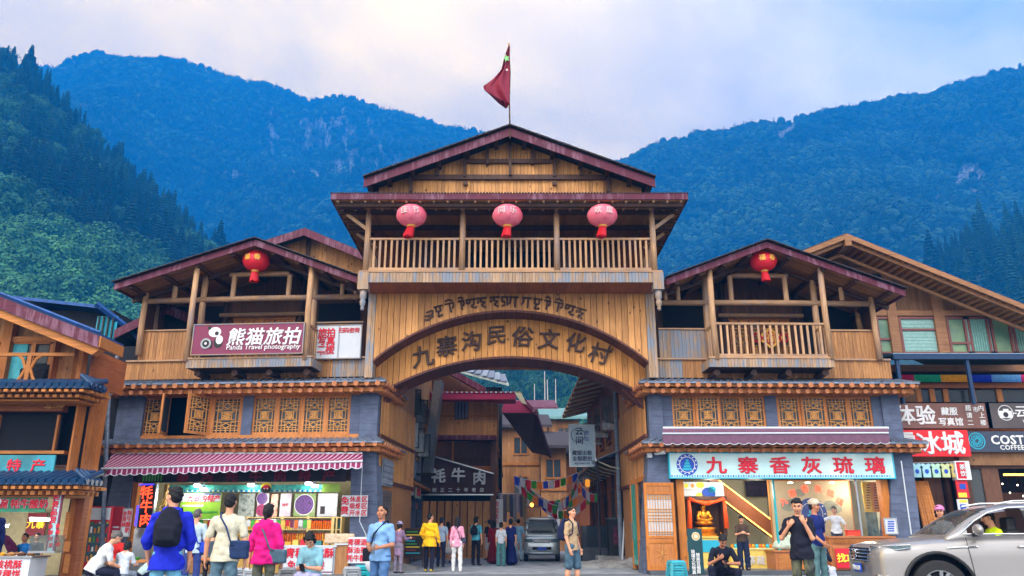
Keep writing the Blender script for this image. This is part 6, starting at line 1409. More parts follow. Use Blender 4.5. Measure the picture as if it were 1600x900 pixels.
# ================================================================== left corner house
m_kz = wood('amber stained post',C(192,120,54),C(134,78,34),tone=.25,knots=.5); KF = Frame((-12,23.0,0)); kh = thing('corner_house','orange timber house with blue tiled eaves and a gable at the far left','house',KF.o)
K = lambda x,y,yl=0: KF.at(x,y,yl)
def kb(nm,mat,x0,y0,x1,y1,yl=0,dep=.12,par=None,**k):
 a,b = K(x0,y1,yl),K(x1,y0,yl); return box(nm,mat,a.x,b.x,yl,yl + dep,a.z,b.z,par or kh,**k)
a,b = K(-140,407,-1.0),K(158,525,-1.0); D = Vector((0,1.35,0)); l2 = Vector((2 * a.x - b.x,a.y,b.z))
for q in ([a,b,b + D,a + D],[l2,a,a + D,l2 + D]): r_ = MB().hexa([p - Vector((0,0,.05)) for p in q] + [p + Vector((0,0,.06)) for p in q]).build('roof',m_blue,kh)
for e in (b,l2):
 sg = 1 if e.x > a.x else -1
 MB().prism([(a.x,-1.06,a.z - .02),(e.x,-1.06,e.z - .02),(e.x,-1.06,e.z - .36),(a.x,-1.06,a.z - .36)][::-sg],(0,.06,0)).build('bargeboard',m_barge,kh); MB().prism([(a.x,-.96,a.z - .37),(e.x,-.96,e.z - .37),(e.x - sg * .2,-.96,e.z - .54),(a.x,-.96,a.z - .58)][::-sg],(0,.3,0)).build('gable_rafter',m_orange,kh)
 MB().tube([a + Vector((0,-.08,.08)),e + Vector((0,-.08,.08))],.05,6).build('roof_edge',m_blue,kh)
 for k in range(26):
  p0_,p1_ = a.lerp(e,.02),e; y = a.y + .1 + k * .09; MB().box(min(p0_.x,p1_.x) if 0 else e.x - .9,e.x,y,y + .08,e.z - .14,e.z - .07).build('soffit_board',m_orange,kh) if k < 14 and sg > 0 else None
MB().prism([(b.x - .02,-1.06,b.z - .02),(b.x - .02,.33,b.z - .02),(b.x - .02,.33,b.z - .34),(b.x - .02,-1.06,b.z - .34)],(.06,0,0)).build('eave_board',m_orange,kh)
gk = lambda x: a.z - abs(x - a.x) * (a.z - b.z) / (b.x - a.x) - .4
xR = K(138,560).x; zS2 = K(60,598).z
MB().boards(K(-240,560).x,xR - .35,.35,zS2,0,.15,.05,top=gk).build('gable_boarding',m_board,kh)
for x0,x1,y0,mt in ((112,138,516,m_kz),(78,92,500,m_kz),(5,15,478,m_kz),(-70,-60,450,m_kz)): aa = K(x0,600,.1); bb = K(x1,y0,.1); MB().hexa([(aa.x,.05,zS2),(bb.x,.05,zS2),(bb.x,.34,zS2),(aa.x,.34,zS2),(aa.x,.05,gk(aa.x)),(bb.x,.05,gk(bb.x)),(bb.x,.34,gk(bb.x)),(aa.x,.34,gk(aa.x))]).build('post',mt,kh)
kb('beam',m_orange,-100,526,92,534,.14,.15)
kb('window_frame',m_frame,3,534,78,537,.2); wf_ = kb('window',m_dkglass,3,537,78,600,.3,.03)
for x0,x1 in ((3,6),(45,50),(75,79)): kb('sash_bar',m_frame,x0,537,x1,600,.22,.08,wf_)
cu = MB(); aa,bb = K(6,600,.28),K(44,538,.28)
for i in range(24): x = aa.x + (bb.x - aa.x) * i / 24; cu.cyl((x,.29,aa.z),(x,.29,bb.z),.045,.045,6)
cu.build('curtain',plain('turquoise curtain',C(90,186,200),.8),kh)
c1 = thing('armchair','dark upholstered chair on the left house balcony','chair',KF.o + Vector((K(52,590,.0).x,.1,zS2 - .05))); cb = Blob(.03,.05); cb.box((0,0,.3),(.38,.25,.12),.06); cb.box((0,.2,.55),(.38,.05,.25),.06); cb.box((-.4,0,.45),(.05,.25,.12),.05); cb.box((.4,0,.45),(.05,.25,.12),.05); cb.build('upholstery',m_dark,c1); c1.scale = (.75,) * 3
# balcony rail with carved X brackets
yK = -.5; zr1 = K(60,554,yK).z; kb('top_rail',m_orange,-200,551,116,556,yK,.1); kb('bottom_rail',m_orange,-200,598,130,602,yK,.1); kb('balcony_post',m_kz,108,520,122,600,yK - .0,.22)
for px in (38,-60,-160):
 m = MB(); aa = K(px,600,yK); zb_ = K(60,598,yK).z; zm = (zr1 + zb_) / 2; h2 = (zr1 - zb_) / 2
 for s1 in (-1,1):
  m.tube([(aa.x + s1 * .36,yK + .04,zm + h2),(aa.x + s1 * .2,yK + .04,zm + h2 * .72),(aa.x + s1 * .07,yK + .04,zm),(aa.x + s1 * .2,yK + .04,zm - h2 * .72),(aa.x + s1 * .36,yK + .04,zm - h2)],.045,6)
 m.box(aa.x - .06,aa.x + .06,yK + .01,yK + .07,zb_,zr1); m.build('carved_bracket',m_orange,kh)
# tiled eaves
def tiled_eave(F,root,pxr,rows,yf,pxl=-260):
 r0,r1,r2,r3 = rows; a0,b0 = F.at(pxl,r0,yf),F.at(pxr,r0,yf); z1 = F.at(60,r1,yf).z; z0 = F.at(60,r0,yf).z; zt = max(z0,z1 + .12); e = MB(); e.hexa([(a0.x,yf,z1),(b0.x,yf,z1),(b0.x + yf * .8,.1,z1),(a0.x,.1,z1),(a0.x,yf,z1 + .06),(b0.x,yf,z1 + .06),(b0.x + yf * .8,.1,zt + .2),(a0.x,.1,zt + .2)])
 e.hexa([(b0.x + yf * .8,0,z1),(b0.x,yf,z1),(b0.x,-.45,z1),(b0.x + yf * .8,.8,z1),(b0.x + yf * .8,0,zt + .19),(b0.x,yf,z1 + .05),(b0.x,-.45,z1 + .05),(b0.x + yf * .8,.8,zt + .19)]); ev = e.build('eave_roof',m_btile,root)
 n = int((b0.x - a0.x) / .21); t0 = MB().tube([(0,0,0),(0,-yf * .8,(zt + .2 - z1) * .85)],.085,8).build('roof_tile',m_btile,ev,loc=(b0.x - .08,yf - .03,z1 + .08))
 for i in range(1,n): inst(t0,loc=(b0.x - .08 - i * .21,yf - .03,z1 + .08))
 for i in range(4): inst(t0,loc=(b0.x + .03,yf + .15 + i * .24,z1 + .08),rot=(0,0,R(90)),scale=(1,.35,1))
 z2,z3 = F.at(60,r2,yf + .25).z,F.at(60,r3,yf + .45).z
 for k,(za,zb,yy) in enumerate(((z1 - .01,(z1 * .55 + z2 * .45),yf + .1),((z1 * .5 + z2 * .5),z2,yf + .3))):
  bm = MB().box(a0.x,b0.x - .12 - k * .2,yy + .12,.2,zb + .02,za).build('eave_beam',m_orange,root); hb = za - zb; p = MB().box(-.055,.055,-.1,.12,0,hb * .75).build('rafter_end',m_orange,bm,loc=(b0.x - .2 - k * .2,yy,zb))
  for i in range(1,n): inst(p,loc=(b0.x - .2 - k * .2 - i * .21,yy,zb))
  for i in range(4): inst(p,loc=(b0.x - .12 - k * .2,yy + .2 + i * .25,zb),rot=(0,0,R(90)))
 box('eave_fascia',m_orange,a0.x,b0.x - .5,yf + .5,.2,z3,z2 - .01,root)
tiled_eave(KF,kh,140,(598,606,621,626),-1.3); tiled_eave(KF,kh,132,(748,757,773,777),-1.3)
for r0,r1 in ((600,750),):
 kb('big_post',m_kz,101,627,124,748,-.15,.45)
 kb('lintel',m_soffit,-260,627,100,642,-.05,.3); kb('dark_window',m_dark,-260,646,99,704,.4,.05); kb('window_bar',m_frame,84,648,90,704,.3,.1); kb('window_bar',m_frame,-10,648,-4,704,.3,.1); kb('sill_rail',m_orange,-260,704,100,709,-.1,.3)
 sc_ = MB(); aa = K(89,634,-.12)
 for i in range(9):
  t_ = i * .7; sc_.tube([(aa.x + .24 - i * .06,-.14,aa.z + .08 * math.cos(t_)),(aa.x + .2 - i * .06,-.14,aa.z + .08 * math.sin(t_)),(aa.x + .14 - i * .06,-.14,aa.z - .05)],.025,5)
 sc_.build('carved_bracket',m_lattice,kh)
x1_ = K(124,690).x
sd = MB()
for i in range(3): sd.box(x1_ - .02,x1_ + .02,.3 + i * .32,.3 + i * .32 + .3,0,zS2 - .05)
sd.build('side_boarding',m_kz,kh,kind=None)
MB().boards(0,7,0,0,0,.2) if 0 else None
box('side_wall',m_soffit,xR - .1,xR - .02,.35,2.4,zS2,gk(xR),kh); box('body',m_dark,K(-260,600).x,x1_ - .1,1.0,1.25,3.2,zS2,kh); box('floor_edge',m_orange,K(-260,600).x,xR + .1,-.5,.4,zS2 - .12,zS2 - .01,kh)
# ground floor of the corner house: stall
kb('stall_post',m_kz,92,778,113,905,-.05,.3); kb('stall_post',m_soffit,113,778,119,905,.2,.3)
for r0 in (800,846,866): kb('carved_panel',m_orange,97,r0,110,r0 + (42 if r0 == 800 else 16 if r0 == 846 else 30),-.08,.04)
a,b = K(-260,880).x,K(94,880).x - .15; box('stall_back',m_shopwall,a,b - .9,2.6,2.7,0,3.1,kh); box('stall_side',m_dkboard,b - .02,b + .02,.3,1.3,0,3.1,kh); box('stall_ceiling',m_dklog,a,b,.1,2.7,3.0,3.1,kh)
s = Sign('shop_sign','turquoise sign with two pale red characters between the blue tiled eaves',KF,-150,711,87,743,-.35,photo_mat('turquoise landscape print',[C(16,110,150),C(44,160,180),C(24,100,100)],1.3),depth=.06); s.txt('特',22,727.5,20,m_red,.03,sx=1.15); s.txt('产',60,727.5,20,m_red,.03,sx=1.15); s.txt('土',-18,727.5,20,m_red,.03,sx=1.15)
s = Sign('shop_sign','green sign with red and white characters above the snack stall window',KF,-150,775,74,800,-.7,photo_mat('green mountain print',[C(20,110,80),C(30,150,110),C(20,90,120)],1.6),depth=.05); s.txt('碗 牦牛酸奶',38,787,15,m_wh,.07,.98); s.txt('碗 牦牛酸奶',38,787,15,m_red,.02,.98,ext=.022)
s = Sign('shop_sign','upright pale blue sign with a column of red characters at the stall corner',KF,73,772,97,862,-.85,photo_mat('pale cyan print',[C(120,200,220),C(180,220,230),C(150,210,226)],1.5),m_signp,depth=.06); s.txt('免\n费\n品\n尝',86,794,11,m_red,.03,1,1.05)
for i,ch in enumerate('青稞人参'): s.txt(ch,90.5,822 + i * 9.5,7.6,m_red,.02)
for i,ch in enumerate('金原料果'): s.txt(ch,79.5,822 + i * 10,7.6,m_red,.02)
s = Sign('menu_board','dark red board with gold characters inside the snack stall',KF,38,802,74,838,2.2,plain('oxblood board',C(110,18,30),.5),depth=.04,cat='board'); s.txt('九寨',56,819,14,m_yel,.03,1.1)
for px,py in ((66,812),(-6,822)): p = K(px,py,1.4); t = thing('tube_lamp','bright tube lamp inside the snack stall' if px > 0 else 'second tube lamp deeper inside the snack stall','lamp',KF.o + p); MB().cyl((-.35,0,0),(.35,0,0),.035,.035,8).build('tube',m_lampc,t); box('batten',m_white,-.38,.38,-.03,.03,.03,.07,t)
o_ = bpy.data.objects.new('stall_lamp_light',ll2); LK(o_); o_.location = KF.o + K(40,815,1.2)
sc1 = thing('snack_counter','white snack counter with red characters at the lower left corner','counter',KF.o + Vector((0,-1.1,0))); aa,bb = K(-200,872,-1.1),K(48,872,-1.1); box('counter_body',m_signw,aa.x,bb.x,0,.8,0,aa.z,sc1); box('counter_top',m_steel,aa.x,bb.x + .05,-.04,.85,aa.z,aa.z + .05,sc1)
text('核桃酥',.23,m_red,sc1,(K(14,880,-1.1).x,-.01,K(14,883,-1.1).z),bold=.02,gap=1.05); text('青稞饼',.23,m_red,sc1,(K(14,880,-1.1).x,-.01,K(14,898,-1.1).z),bold=.02,gap=1.05)
for i in range(16):
 x = aa.x + (bb.x - aa.x) * (.45 + .52 * i / 16); b_ = MB().lathe([(.001,0),(.09,.0),(.12,.05),(.07,.08),(.001,.1)],(0,0,0),9).build('snack_heap',(m_board,m_honey,m_dkboard)[i % 3],sc1,loc=(x,.25 + .2 * (i % 2),aa.z + .05))
gc = thing('glass_case','small glass display case beside the stall corner sign','display case',KF.o + Vector((K(64,866,-1).x,-1.0,K(64,866,-1).z + .03))); box('case',m_glass,-.35,.35,0,.4,.05,.45,gc); box('case_base',m_steel,-.36,.36,-.01,.41,0,.05,gc)
# drain pipe in the gap and the blue roofed shed behind
dp_ = thing('drainpipe','grey drainpipe climbing the dark gap between the corner house and the left wing','pipe',KF.o); MB().tube([K(158,890,3.2),K(169,640,3.2),K(173,570,3.2),K(182,562,3.2),K(189,540,3.2)],.07,8).build('pipe',m_tin,dp_,smooth=True)
box('gap_wall',m_dark,K(60,800,3).x,K(215,800,3).x - .3,4.6,4.7,0,K(170,545,5).z,kh)
sh_ = thing('shed','dark shed with a blue tin roof rising behind the left corner house','building',(0,28.5,0)); SF = Frame((0,28.5,0)); p = [SF.at(*q,0) for q in ((20,462),(160,478),(183,500),(60,500))]
r0,r1 = SF.at(20,462,0),SF.at(158,477,0); MB().hexa([r0 - Vector((0,0,.12)),r1 - Vector((0,0,.12)),r1 + Vector((1.2,3.5,-1.3)),r0 + Vector((0,3.5,-.4)),r0,r1,r1 + Vector((1.2,3.5,-1.18)),r0 + Vector((0,3.5,-.28))]).build('roof',m_blue,sh_)
MB().tube([r1 + Vector((-.2,0,.05)),r1 + Vector((.9,.8,-.8)),r1 + Vector((1.6,1,-1.5))],.12,6).build('roof_edge',m_blue,sh_); box('shed_wall',m_dark,r0.x + .3,r1.x + .2,.6,3,3,r0.z - .4,sh_)
for i in range(4): q = SF.at(154 + i * 7.5,500,.3); box('window_bar',m_black,q.x - .03,q.x + .03,.3,.36,SF.at(160,530,.3).z,SF.at(160,494,.3).z,sh_)
box('window_glass',m_cyan,SF.at(150,510,.4).x,SF.at(182,510,.4).x,.4,.44,SF.at(160,530,.4).z,SF.at(160,494,.4).z,sh_)
# ================================================================== right building
CF = Frame((14,29.5,0)); ch_ = thing('chalet_building','large brown timber chalet with a long gable roof and shop boards at the far right','building',CF.o)
Q = lambda x,y,yl=0: CF.at(x,y,yl)
def cb_(nm,mat,x0,y0,x1,y1,yl=0,dep=.12,par=None): a,b = Q(x0,y1,yl),Q(x1,y0,yl); return box(nm,mat,a.x,b.x,yl,yl + dep,a.z,b.z,par or ch_)
yv = -1.5; a = Q(1322,366,yv); e2 = Q(1640,493,yv); e1 = Q(1240,398,yv); slR = (a.z - e2.z) / (e2.x - a.x); e2 = Vector((a.x + (e2.x - a.x) * 1.5,yv,a.z - slR * (e2.x - a.x) * 1.5)); slL = (a.z - e1.z) / (a.x - e1.x); gc_ = lambda x: a.z - (slR * (x - a.x) if x > a.x else slL * (a.x - x)); D = Vector((0,9,0))
m_lt = wood('pale oak beam',C(164,118,82),C(118,80,54),grain='x',tone=.2); m_cbrd = wood('chalet boards',C(148,108,72),C(104,72,46),knots=.6,tone=.35)
for e in (e1,e2):
 q = [a,e,e + D,a + D] if e.x > a.x else [e,a,a + D,e + D]; sg = 1 if e.x > a.x else -1
 MB().hexa([p - Vector((0,0,.04)) for p in q] + [p + Vector((0,0,.05)) for p in q]).build('roof',m_dkroof,ch_)
 for k,(o1,t_,yy) in enumerate(((0.0,.2,-.08),(.2,.14,.1),(.52,.12,.75))): MB().prism([(a.x,yv + yy,a.z - o1),(e.x,yv + yy,e.z - o1),(e.x,yv + yy,e.z - o1 - t_),(a.x,yv + yy,a.z - o1 - t_)][::-sg],(0,.09,0)).build('verge_board',m_lt,ch_)
 L_ = (e - a).length; n = 90
 ub = MB()
 for k in range(40):
  p0_ = a + (e - a) * (k / 40); p1_ = a + (e - a) * ((k + .93) / 40); lo = Vector((0,0,.07)); qq = [p0_ - lo,p1_ - lo,p1_ - lo + Vector((0,1.9,0)),p0_ - lo + Vector((0,1.9,0))]
  if sg < 0: qq = [qq[1],qq[0],qq[3],qq[2]]
  ub.hexa(qq + [p + Vector((0,0,.02)) for p in qq])
 ub.build('soffit_boards',m_soffit if 0 else m_board,ch_,kind='stuff')
 for k in range(44):
  p0_ = a + (e - a) * ((k + .5) / 44); MB().box(p0_.x - .04,p0_.x + .04,yv + .1,0,p0_.z - .2,p0_.z - .09).build('lookout',m_board,ch_)
box('ridge_beam',m_lt,a.x - .12,a.x + .12,yv - .12,1,a.z - .5,a.z - .2,ch_)
zw = Q(1450,552).z; MB().boards(Q(1190,500).x,e2.x - 1,.1,zw,0,.15,.05,top=lambda x: gc_(x) - .1).build('gable_boarding',m_cbrd,ch_)
for x0,x1,y0 in ((1396,1411,425),(1469,1486,450),(1322,1334,400)): aa,bb = Q(x0,552,-.1),Q(x1,552,-.1); MB().hexa([(aa.x,-.1,zw),(bb.x,-.1,zw),(bb.x,.1,zw),(aa.x,.1,zw),(aa.x,-.1,gc_(aa.x) - .2),(bb.x,-.1,gc_(bb.x) - .2),(bb.x,.1,gc_(bb.x) - .2),(aa.x,.1,gc_(aa.x) - .2)]).build('post',m_lt,ch_)
cb_('beam',m_lt,1330,485,1620,493,-.06,.16); cb_('beam',m_lt,1290,418,1397,427,-.06,.16); cb_('attic_window',m_dkglass,1352,428,1381,440,.0,.08)
m_paintrefl = photo_mat('window glass with painted reflections',[C(70,110,100),C(120,150,110),C(60,90,110)],.9); m_blind = plain('pale blind',C(130,170,166),.4); m_curt = plain('teal curtain',C(110,156,150),.6)  # window reflections are painted into the base colour as green and blue mottling
for x0,x1,m_,mid in ((1375,1396,m_paintrefl,530),(1411,1469,m_blind,515),(1486,1513,m_paintrefl,536),(1513,1548,m_curt,0),(1548,1581,m_paintrefl,0),(1583,1620,m_curt,0)):
 w_ = cb_('window',m_paintrefl if m_ is m_paintrefl else m_,x0,495,x1,552,.04,.04); fm_ = MB(); A,B = Q(x0,552,0),Q(x1,495,0)
 for u,v in (((A.x,A.x + .09),(A.z,B.z)),((B.x - .09,B.x),(A.z,B.z)),((A.x + .09,B.x - .09),(B.z - .09,B.z)),((A.x + .09,B.x - .09),(A.z,A.z + .06))): fm_.box(u[0],u[1],-.03,.04,v[0],v[1])
 if mid: z = Q(x0,mid,0).z; fm_.box(A.x + .09,B.x - .09,-.028,.04,z - .04,z + .04)
 fm_.build('frame',plain('rosewood frame',C(116,66,62),.5) if 'rw' not in HOLD else HOLD['rw'],w_)
 if m_ in (m_blind,):
  for k in range(9): box('blind_slat',m_blind,A.x + .1,B.x - .1,.025,.036,A.z + .12 + k * .13,A.z + .2 + k * .13,w_)
 if m_ is m_curt:
  c_ = MB(); n = 10
  for i in range(n): x = A.x + .1 + (B.x - A.x - .2) * (i + .5) / n; c_.cyl((x,.03,A.z + .08),(x,.03,B.z - .1),.04,.04,6)
  c_.build('curtain',m_curt,w_)
# canopy
cn = thing('glass_canopy','blue steel canopy with translucent panels above the shop boards','canopy',CF.o); m_bst = plain('dark blue steel',C(26,52,86),.4,metal=.4)
yc = -2.6; A,B = Q(1396,557,yc),Q(1640,557,yc); MB().box(A.x,B.x,yc,yc + .12,A.z - .09,A.z + .09).build('front_beam',m_bst,cn); zi_ = A.z + .55
pn = MB()
for k in range(14): x = A.x + (B.x - A.x) * k / 14; x2 = A.x + (B.x - A.x) * (k + .96) / 14; MB().hexa([(x,yc,A.z + .1),(x2,yc,A.z + .1),(x2,0,zi_),(x,0,zi_),(x,yc,A.z + .12),(x2,yc,A.z + .12),(x2,0,zi_ + .02),(x,0,zi_ + .02)]).build('panel',plain('frosted panel',C(130,160,186),.3) if 'fp' not in HOLD else HOLD['fp'],cn); HOLD['fp'] = bpy.data.materials['frosted panel']
for k in range(12): x = A.x + .3 + (B.x - A.x) * k / 12; MB().bar((x,yc + .1,A.z),(x,-.05,zi_ - .1),.06,.08).build('canopy_rib',m_bst,cn)
for px in (1405,1515,1629): p = Q(px,590,yc + .15); MB().cyl((p.x,yc + .15,Q(px,632,yc + .2).z),(p.x,yc + .15,A.z - .05),.08,.08,8).build('canopy_post',m_bst,cn)
cb_('floor_beam',m_lt,1380,570,1620,580,-.3,.35); cb_('frieze',m_soffit,1380,598,1620,606,-.2,.3); cb_('ribbon_windows',m_dkglass,1436,606,1620,628,.05,.04); cb_('wall',m_cbrd,1385,600,1436,628,0,.1)
for px in (1434,1455,1476,1518,1560): cb_('mullion',m_frame,px,603,px + 4,628,-.02,.08)
vl = thing('valance_cloth','pleated cloth valance in magenta teal yellow and blue under the canopy','cloth',CF.o)
for x0,x1,c_ in ((1403,1428,C(190,30,90)),(1428,1470,C(40,170,130)),(1470,1512,C(236,170,30)),(1518,1550,C(30,60,200)),(1550,1596,C(110,170,226)),(1596,1640,C(200,40,110))):
 A1,B1 = Q(x0,597,-.55),Q(x1,585.5,-.55); n = int((x1 - x0) * 1.1)
 MB().grid(lambda u,v: (A1.x + (B1.x - A1.x) * u,-.55 + .035 * math.sin(u * n * 2.1) * (1 - v),A1.z + (B1.z - A1.z) * v),n * 3,2).build('cloth_panel',plain('valance %.2f' % c_[0],c_,.8),vl)
box('shop_back',m_dark,Q(1300,700).x,e2.x,3.2,3.3,0,zw,ch_); box('upper_floor',m_soffit,Q(1300,700).x,e2.x,-.1,3.2,Q(1500,722).z,Q(1500,640,0).z,ch_)
SBF = Frame((14,28.2,0)); yb_ = 0
def cs(label,x0,y0,x1,y1,mat,y=0,fr=None,d=.1): return Sign('shop_sign',label,SBF,x0,y0,x1,y1,y,mat,fr,depth=d)
m_brn = photo_mat('brown printed board',[C(104,62,56),C(126,80,68),C(84,50,50)],1.1)
s = cs('wide brown board with white characters for dress-up portraits upstairs',1385,630,1545,669,m_brn); s.txt('体验',1430,649,32,m_wh,.035,1.02,sx=.98); s.txt('藏服\n写真馆',1484,651,13,m_wh,.03,1.0,1.25); s.txt('超\n请\n二',1514,649,9.5,m_wh,.02,1,1.2); s.txt('市',1524,640,9,m_wh,.02); s.txt('内\n上\n楼',1534,649,9.5,m_wh,.02,1,1.2)
s = cs('dark board with a round camera emblem at the right edge of the chalet',1545.5,630,1690,669,photo_mat('slate printed board',[C(60,54,60),C(84,72,74),C(48,44,52)],1.1)); s.disc(1571,645,12,m_wh,'emblem_ring',-.01,.006,11); s.rect(1562,642,1580,653,m_wh,'camera_emblem',-.012); s.disc(1571,648,4,m_fas,'camera_lens',-.02); s.rect(1567,639,1575,642,m_wh,'camera_emblem',-.012); s.txt('云间旅拍',1625,643,20,m_wh,.02,1); s.rect(1582,645,1588,646.5,m_wh,'rule',-.012); s.txt('YUN JIAN',1610,658,6,m_wh,.0)
s = cs('bright red board with big white characters beside the right wing',1392,672,1511,713,plain('signal red board',C(206,10,24),.4,var=.04,emit=.15),-.3,d=.16); s.txt('雪冰城',1451,692.5,37,m_wh,.035,1.02)
s = cs('slate board with white coffee lettering and a round leaf emblem',1512,674,1700,706,plain('slate blue board',C(50,60,82),.5),-.1); s.txt('COSTA',1580,687,19,m_wh,.045,1.08); s.txt('COFFEE',1581,699,10,m_wh,.03,1.12); s.disc(1526,689,13,m_cyan,'emblem_ring',-.01,.006,11.6)
for k in range(10): aa = k * math.pi / 5; s.disc(1526 + 6.5 * math.cos(aa),689 + 6.5 * math.sin(aa),3.6,m_cyan,'emblem_petal',-.01,.005,2.6,12)
for k in range(3): s.disc(1512 + k,700 - k * 9,8,plain('pale print',C(110,130,160),.5) if k == 0 else m_greyp,'wave_print',-.006,.003,7,16) if 0 else None
# wall zone below: souvenir shirts, side light box, cafe glass
cb_('shop_lintel',m_cbrd,1500,707,1640,727,-1.2,.3); cb_('shop_lintel',m_cbrd,1425,713,1500,722,-.6,.3)
sh2 = thing('shirt_rail','row of pale printed children shirts hanging above the shop door','clothes rail',(0,28.2,0)); SR = Frame((0,28.2,0)); aa,bb = SR.at(1424,724,-.4),SR.at(1500,722,-.4); MB().tube([aa,bb],.02,6).build('rail',m_steel,sh2)
for k in range(5):
 p = SR.at(1431 + k * 15,725,-.4); col = (C(150,200,214),C(160,206,220),C(170,210,190),C(190,200,150),C(200,180,110))[k]; m = MB(); pts = [(-.15,0),(-.09,.02),(0,-.03),(.09,.02),(.15,0),(.22,-.14),(.14,-.18),(.13,-.45),(-.13,-.45),(-.14,-.18),(-.22,-.14)]; m.prism([(p.x + x,p.y - .02,p.z + z) for x,z in pts][::-1],(0,.05,0)); q = m.build('shirt',plain('shirt %d' % k,col,.8),sh2); MB().prism([(p.x + .07 * math.cos(t_),p.y - .03,p.z - .25 + .08 * math.sin(t_)) for t_ in [i * .7 for i in range(9)]],(0,.01,0)).build('print',m_bluel,q)
bp = thing('bamboo_bundle','bundle of tan bamboo poles leaning by the souvenir shop door','poles',(0,27.6,0)); BF = Frame((0,27.6,0))
for k in range(6): p0_,p1_ = BF.at(1438 + k * 5.5,822,0),BF.at(1429 + k * 3.6,752,.5); p0_.z = 0; MB().tube([(p0_.x + .25,p0_.y + .05 * (k % 2),0),(p1_.x,p1_.y,p1_.z)],.06,7).build('bamboo_pole',m_honey if 0 else m_orange,bp,smooth=True)
m_hoard = m_cbrd
cb_('door_post',m_dkboard,1458,722,1466,840,-.6,.2); cb_('door_post',m_dkboard,1492,722,1500,840,-.6,.2); cb_('wall',m_cbrd,1500,725,1512,850,-.6,.3)
bx = Sign('light_box','small red upright light box projecting over the souvenir shop',SBF,1497,722,1512,748,-.5,m_redp,m_wh,depth=.3,cat='sign'); bx.rect(1511,722,1514,748,m_signw,'side_panel',-.0,.01); bx.txt('茶\n饮',1504,735,9,m_wh,.03,1,1.1)
bx = Sign('poster','red and yellow poster below the small red light box',SBF,1497,750,1511,778,-.45,m_redp,depth=.03); bx.rect(1500,756,1508,764,m_bluel,'square_print'); bx.rect(1498,770,1510,777,m_yel,'print')
bx = Sign('poster','yellow and pale blue leaflet lower on the same pier',SBF,1498,780,1512,800,-.45,m_signw,depth=.03); bx.rect(1499,781,1511,785,m_yel,'print'); bx.rect(1501,788,1509,796,m_bluel,'print')
cb_('cafe_glass',m_dkglass,1512,733,1556,850,-1.0,.05); cb_('cafe_painted_reflection',m_paintrefl,1514,735,1545,790,-.9,.03)  # inner pane carries a painted reflection in its colour
for px in (1508,1553,1640): cb_('cafe_frame',m_dkboard,px,727,px + 5,850,-1.05,.14)
cb_('cafe_head',m_dkboard,1500,727,1660,732,-1.06,.15)
cfl = thing('cafe_bar','warm lit café back bar with bottles and a long lamp above','bar',CF.o); A = Q(1560,790,2.8); box('back_bar',m_dkboard,Q(1545,800,2.6).x,Q(1680,800,2.6).x,2.6,3,0,Q(1580,770,2.6).z,cfl)
for k in range(22): p = Q(1556 + k * 4.5,770,2.55); MB().lathe([(.05,0),(.05,.15),(.02,.2),(.02,.26)],(p.x,2.7,p.z - .25),7).build('bottle',(m_amber,m_dark,m_tealj,m_signw)[k % 4],cfl)
m_wl = emit('warm lamp glow',C(255,176,80),4); box('linear_lamp',m_wl,Q(1570,741,1.5).x,Q(1680,741,1.5).x,1.5,1.6,Q(1580,743,1.5).z,Q(1580,740,1.5).z,cfl)
for px,py,w_ in ((1590,758,'upper right'),(1566,756,'upper left'),(1578,770,'lower middle'),(1558,768,'lower left'),(1599,775,'lower right')): p = Q(px,py,1.8); t = thing('pendant_lamp',w_ + ' tiny pendant lamp inside the dark café','lamp',CF.o + p,0,'pendant lamps inside the café'); MB().lathe([(.001,-.03),(.025,-.015),(.025,.015),(.001,.03)],n=8).build('bulb',m_lamp,t); MB().cyl((0,0,.04),(0,0,.7),.008,.008,4).build('flex',m_black,t)
MB().box(Q(1430,800).x,e2.x,-1.2,3.2,0,.1).build('shop_floor',m_darkstep,ch_)
# ================================================================== alley
AF = Frame((-4.55,32.7,0),R(90)); ab = thing('alley_house','grey plastered alley house with open window sashes behind the left pillar','house',AF.o,R(90))
A_ = lambda x,y,yl=0: AF.at(x,y,yl)
L = 8.2; zt = 9.0
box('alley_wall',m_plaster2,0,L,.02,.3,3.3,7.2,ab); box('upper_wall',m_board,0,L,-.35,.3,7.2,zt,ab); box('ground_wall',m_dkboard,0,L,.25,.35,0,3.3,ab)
box('end_wall',m_plaster2,-.05,.02,.1,4,0,zt,ab)
for x in (.0,2.6,5.2,7.9): box('pier',m_plaster,x,x + .3,-.05,.25,0,3.3,ab)
for i,x in enumerate((.5,3.1,5.7)):
 box('shop_door',m_orangez if i % 2 else m_soffit,x,x + 1.9,.1,.2,0,2.6,ab); box('door_glass',m_dkglass,x + .2,x + .85,.08,.1,.5,2.3,ab); box('door_glass',m_dkglass,x + 1.05,x + 1.7,.08,.1,.5,2.3,ab)
e = MB().hexa([(-.1,-.55,3.3),(L,-.55,3.3),(L,.05,3.3),(-.1,.05,3.3),(-.1,-.55,3.36),(L,-.55,3.36),(L,.05,3.6),(-.1,.05,3.6)]).build('eave_roof',m_dkroof,ab); p = MB().box(-.04,.04,-.1,.5,0,.1).build('rafter_end',m_orange,e,loc=(.05,-.42,3.18))
for i in range(1,32): inst(p,loc=(.05 + i * .26,-.42,3.18))
